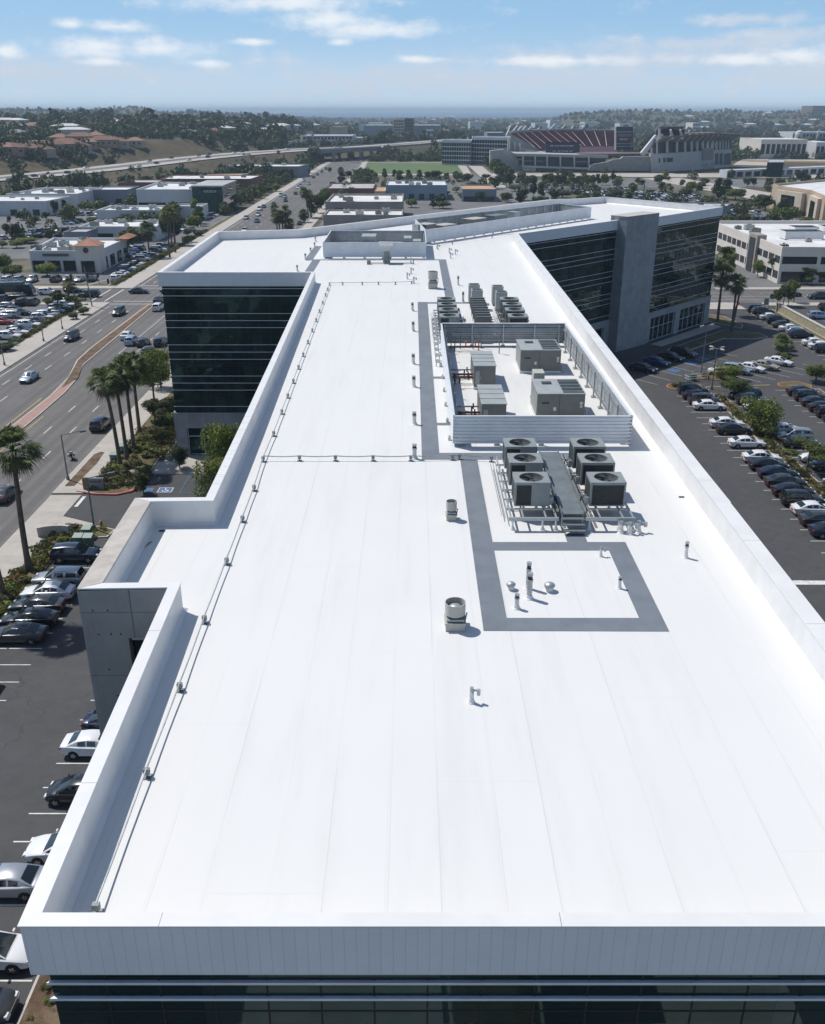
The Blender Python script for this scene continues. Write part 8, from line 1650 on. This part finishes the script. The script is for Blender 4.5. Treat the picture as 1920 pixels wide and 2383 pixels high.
# low steel vehicle like a motorcycle on the avenue
p = kA(470, 780); t = thing('motorcycle', 'grey and blue motorcycle with rider boxes on the avenue beside the lamp', 'motorcycle', (p.x, p.y + .5, 0), rz=.5)
for y in (-.75, .75):
    mb = MB(); mb.tube((-.07, y, .33), (.07, y, .33), .33, n=16); w_ = mb.build('wheel', M_TYRE, t, local=True); mb = MB(); mb.tube((-.08, y, .33), (.08, y, .33), .2, n=12); mb.build('rim', M_RIM, w_, local=True)
mb = MB(); mb.box(-.14, .14, -.45, .4, .35, .75); mb.tube((0, .3, .7), (0, .75, .33), .06); mb.tube((0, .35, .7), (0, .2, 1.15), .05); mb.tube((-.4, .15, 1.12), (.4, .15, 1.12), .03); bevelled(mb.build('frame', M_GALVD, t, local=True).data, .03, 1)
mb = MB(); mb.box(-.2, .2, -.1, .45, .72, .98); bevelled(mb.build('tank', PAINT['blue'], t, local=True).data, .06); mb = MB(); mb.box(-.17, .17, -.75, -.1, .72, .84); bevelled(mb.build('saddle', M_BLACK, t, local=True).data, .04)
mb = MB(); mb.box(-.42, -.2, -.85, -.35, .45, .85); mb.box(.2, .42, -.85, -.35, .45, .85); mb.box(-.2, .2, -.95, -.6, .85, 1.2); bevelled(mb.build('pannier', M_UNITL, t, local=True).data, .05)
# trash enclosure and small carts in the right lot
t = thing('bin_enclosure', 'small white rail enclosure with green bin on the lot island', 'bin enclosure', (45.8, 146.6, .1)); mb = MB()
for (a, b) in (((44.9, 145.9), (48.2, 147.2)), ((44.9, 145.9), (44.4, 147.2)), ((44.4, 147.2), (47.7, 148.6))):
    for z in (.5, .9): mb.tube((*a, z), (*b, z), .04, n=6)
    for f in (0, .5, 1): mb.tube((a[0] + (b[0] - a[0]) * f, a[1] + (b[1] - a[1]) * f, .05), (a[0] + (b[0] - a[0]) * f, a[1] + (b[1] - a[1]) * f, 1.0), .04, n=6)
mb.build('rail', M_WHITE, t); mb = MB(); mb.box(45.4, 46.3, 146.7, 147.5, .1, 1.1); mb.build('bin', M_UBOX, t)

# ------------------------------------------------------------------ distant woods and roadside scrub: masses nobody could count
def clumps(P_, H_, W_, nleaf, size):
    n = len(P_); tot = n * nleaf; k = np.repeat(np.arange(n), nleaf); d = rng.normal(size=(tot, 3)); d /= np.linalg.norm(d, axis=1)[:, None]; r = .55 + .45 * rng.random(tot) ** .5
    off = d * r[:, None]; c = P_[k].copy(); top = H_[k]; wd = W_[k]; taper = 1 - .35 * np.clip(off[:, 2], 0, 1)
    c[:, 0] += off[:, 0] * wd * .5 * taper; c[:, 1] += off[:, 1] * wd * .5 * taper; c[:, 2] += top * (.52 + .48 * off[:, 2])
    nr = d + rng.normal(size=(tot, 3)) * .5; nr /= np.linalg.norm(nr, axis=1)[:, None]; a = np.cross(nr, rng.normal(size=(tot, 3))); a /= np.linalg.norm(a, axis=1)[:, None]; b = np.cross(nr, a)
    s = (size * wd * (.6 + .8 * rng.random(tot)))[:, None]; a *= s; b *= s * .8; V = np.stack([c - a, c - b, c + a, c + b], 1).reshape(-1, 3); return V, np.arange(4 * tot).reshape(tot, 4)
def keep(x, y):
    px = 960 + 2344 * x / y
    s, _ = fwy_dist(x, y); m = (s < -19) | (s > 19)
    m &= ~((s > -23) & (s < 23)); m &= ~((x > -74) & (x < -36) & (y < 1000)); m &= ~((x > -45) & (x < 58) & (y > 520) & (y < 850)); m &= ~((x > 50) & (x < 300) & (y < 860)); m &= ~((x > 285) & (x < 720) & (y > 720) & (y < 890))
    return m
def scatter(n, y0, y1, power=1.0, xlim=None):
    y = y0 + (y1 - y0) * rng.random(n) ** power; x = y * (rng.random(n) * 1.0 - .5) if xlim is None else xlim[0] + (xlim[1] - xlim[0]) * rng.random(n)
    dens = wav(x, y, 90, .7) + .6 * wav(x, y, 33, 1.9) > -.45; m = keep(x, y) & dens; return x[m], y[m]
x, y = scatter(15000, 950, 5200, 1.35)
H_ = 6 + 8 * rng.random(len(x)) ** 2 + (rng.random(len(x)) < .06) * 6; H_ *= np.where(y > 2600, .8, 1); V, F = clumps(np.stack([x, y, hz(x, y) - .5], -1), H_, H_ * (.7 + .5 * rng.random(len(x))), 40, .17)
o = bpy.data.objects.new('distant_woods', npmesh('distant_woods', V, F, M_FAR)); COL.objects.link(o); o['kind'] = 'stuff'; o['label'] = 'dark woods filling the far valley and ridges'
# scrub and trees on the slopes by the freeway and beyond
x, y = scatter(9000, 420, 1100, 1.0); s, zf = fwy_dist(x, y); m = ((s > 45) & (rng.random(len(x)) < .45)) | ((s < -23) & (s > -70) & (rng.random(len(x)) < .6)) | ((s > 23) & (s < 60) & (x < -90) & (rng.random(len(x)) < .28)) | ((x > 300) & (rng.random(len(x)) < .5)) | ((x > -36) & (y > 860) & (rng.random(len(x)) < .8)) | ((x > -130) & (x < -75) & (y > 560) & (s < -20) & (rng.random(len(x)) < .25)); x, y, s = x[m], y[m], s[m]
m = ~((x > -128) & (x < -68) & (y > 636) & (y < 672)); x, y, s = x[m], y[m], s[m]
near = (s > -62) & (s < 20); H_ = np.where(near, 1.2 + 2.6 * rng.random(len(x)), 4.5 + 7 * rng.random(len(x)) ** 1.6); V, F = clumps(np.stack([x, y, hz(x, y) - .3], -1), H_, H_ * (.8 + .6 * rng.random(len(x))), 80, .11)
o = bpy.data.objects.new('hillside_scrub', npmesh('hillside_scrub', V, F, M_LEAF[2])); COL.objects.link(o); o['kind'] = 'stuff'; o['label'] = 'dark scrub and trees on the freeway slopes'
# smaller trees massed along the avenue, in the lots and round the far stores
parts_ = [(110, -84, -76.5, 400, 850), (120, -36, -27, 400, 700), (90, -215, -122, 320, 500), (60, -130, -86, 552, 640), (34, -36, 44, 518, 610), (90, -128, -80, 470, 520), (22, 44, 130, 520, 660), (45, 92, 160, 310, 520), (40, -112, -86, 342, 366), (70, 170, 420, 430, 640), (140, -36, 70, 845, 900)]
xx, yy = [], []
for (n_, a_, b_, c_, d_) in parts_: xx.append(a_ + (b_ - a_) * rng.random(n_)); yy.append(c_ + (d_ - c_) * rng.random(n_))
x, y = np.concatenate(xx), np.concatenate(yy); s, _z = fwy_dist(x, y); m = ((s < -24) | (s > 24)) & ~((x > -134) & (x < -84) & (y > 518) & (y < 554)) & ~((x > 159) & (y < 470)) & ~((x > -43) & (x < 42) & (y > 664) & (y < 846)) & ~((x > 23) & (x < 42) & (y > 466) & (y < 502)) & ~((x > -182) & (x < -134) & (y > 400))
x, y = x[m], y[m]; H_ = 3.0 + 3.6 * rng.random(len(x)); V, F = clumps(np.stack([x, y, hz(x, y) - .2], -1), H_, H_ * (.8 + .5 * rng.random(len(x))), 150, .085)
o = bpy.data.objects.new('roadside_woods', npmesh('roadside_woods', V, F, M_LEAF[1])); COL.objects.link(o); o['kind'] = 'stuff'; o['label'] = 'small trees massed along the avenue and between the far stores'
# low undergrowth filling the planted verges near the block
n = 3000; x = -38 + 6.6 * rng.random(n); y = 84 + 125 * rng.random(n); m = ((y > 99.5) | ((y < 88.5) & (x < -33))) & (x > -37.8) & (wav(x, y, 3.1, .5) > -.35); x, y = x[m], y[m]
x2 = -37.9 + 2.4 * rng.random(1600); y2 = 50 + 34 * rng.random(1600); m = wav(x2, y2, 2.6, 1.5) > -.3; x2, y2 = x2[m], y2[m]
x3 = 46.4 + 1.6 * rng.random(330); y3 = 70 + 68 * rng.random(330); x4 = -76.4 + 1.9 * rng.random(1500); y4 = 152 + 200 * rng.random(1500); m = (y4 < 210) | (y4 > 237); x4, y4 = x4[m], y4[m]
x = np.concatenate([x, x2, x3, x4]); y = np.concatenate([y, y2, y3, y4]); H_ = .2 + .45 * rng.random(len(x)) ** 2; V, F = clumps(np.stack([x, y, np.full(len(x), .12)], -1), H_, H_ * 1.9, 26, .14)
o = bpy.data.objects.new('ground_cover', npmesh('ground_cover', V, F, M_SHRUB)); COL.objects.link(o); o['kind'] = 'stuff'; o['label'] = 'low olive undergrowth in the planted verges'

# forecourt in front of the near end of the block, seen in its glass
block('pavement', [R4(-8, 2, -26, 9), R4(12, 19, -26, 9)], M_CONCP)
block('planted_verge', [R4(2.3, 6, -24, 8), R4(-8, 15, 10.5, 15.3)], M_COVER)
# ------------------------------------------------------------------ haze
hb = MB(); hb.box(-14500, 14500, -560, 24000, -3.5, 72); hz_o = hb.build('haze', None); hz_o['kind'] = 'stuff'
hm = bpy.data.materials.new('pale_haze'); hm.use_nodes = True; nt = hm.node_tree; nt.nodes.clear(); out = nt.nodes.new('ShaderNodeOutputMaterial'); pv_ = nt.nodes.new('ShaderNodeVolumePrincipled')
pv_.inputs['Color'].default_value = (.66, .84, 1.0, 1); pv_.inputs['Density'].default_value = .00014; pv_.inputs['Anisotropy'].default_value = 0.0
nt.links.new(pv_.outputs[0], out.inputs['Volume']); hz_o.data.materials.clear(); hz_o.data.materials.append(hm)
finish_labels()
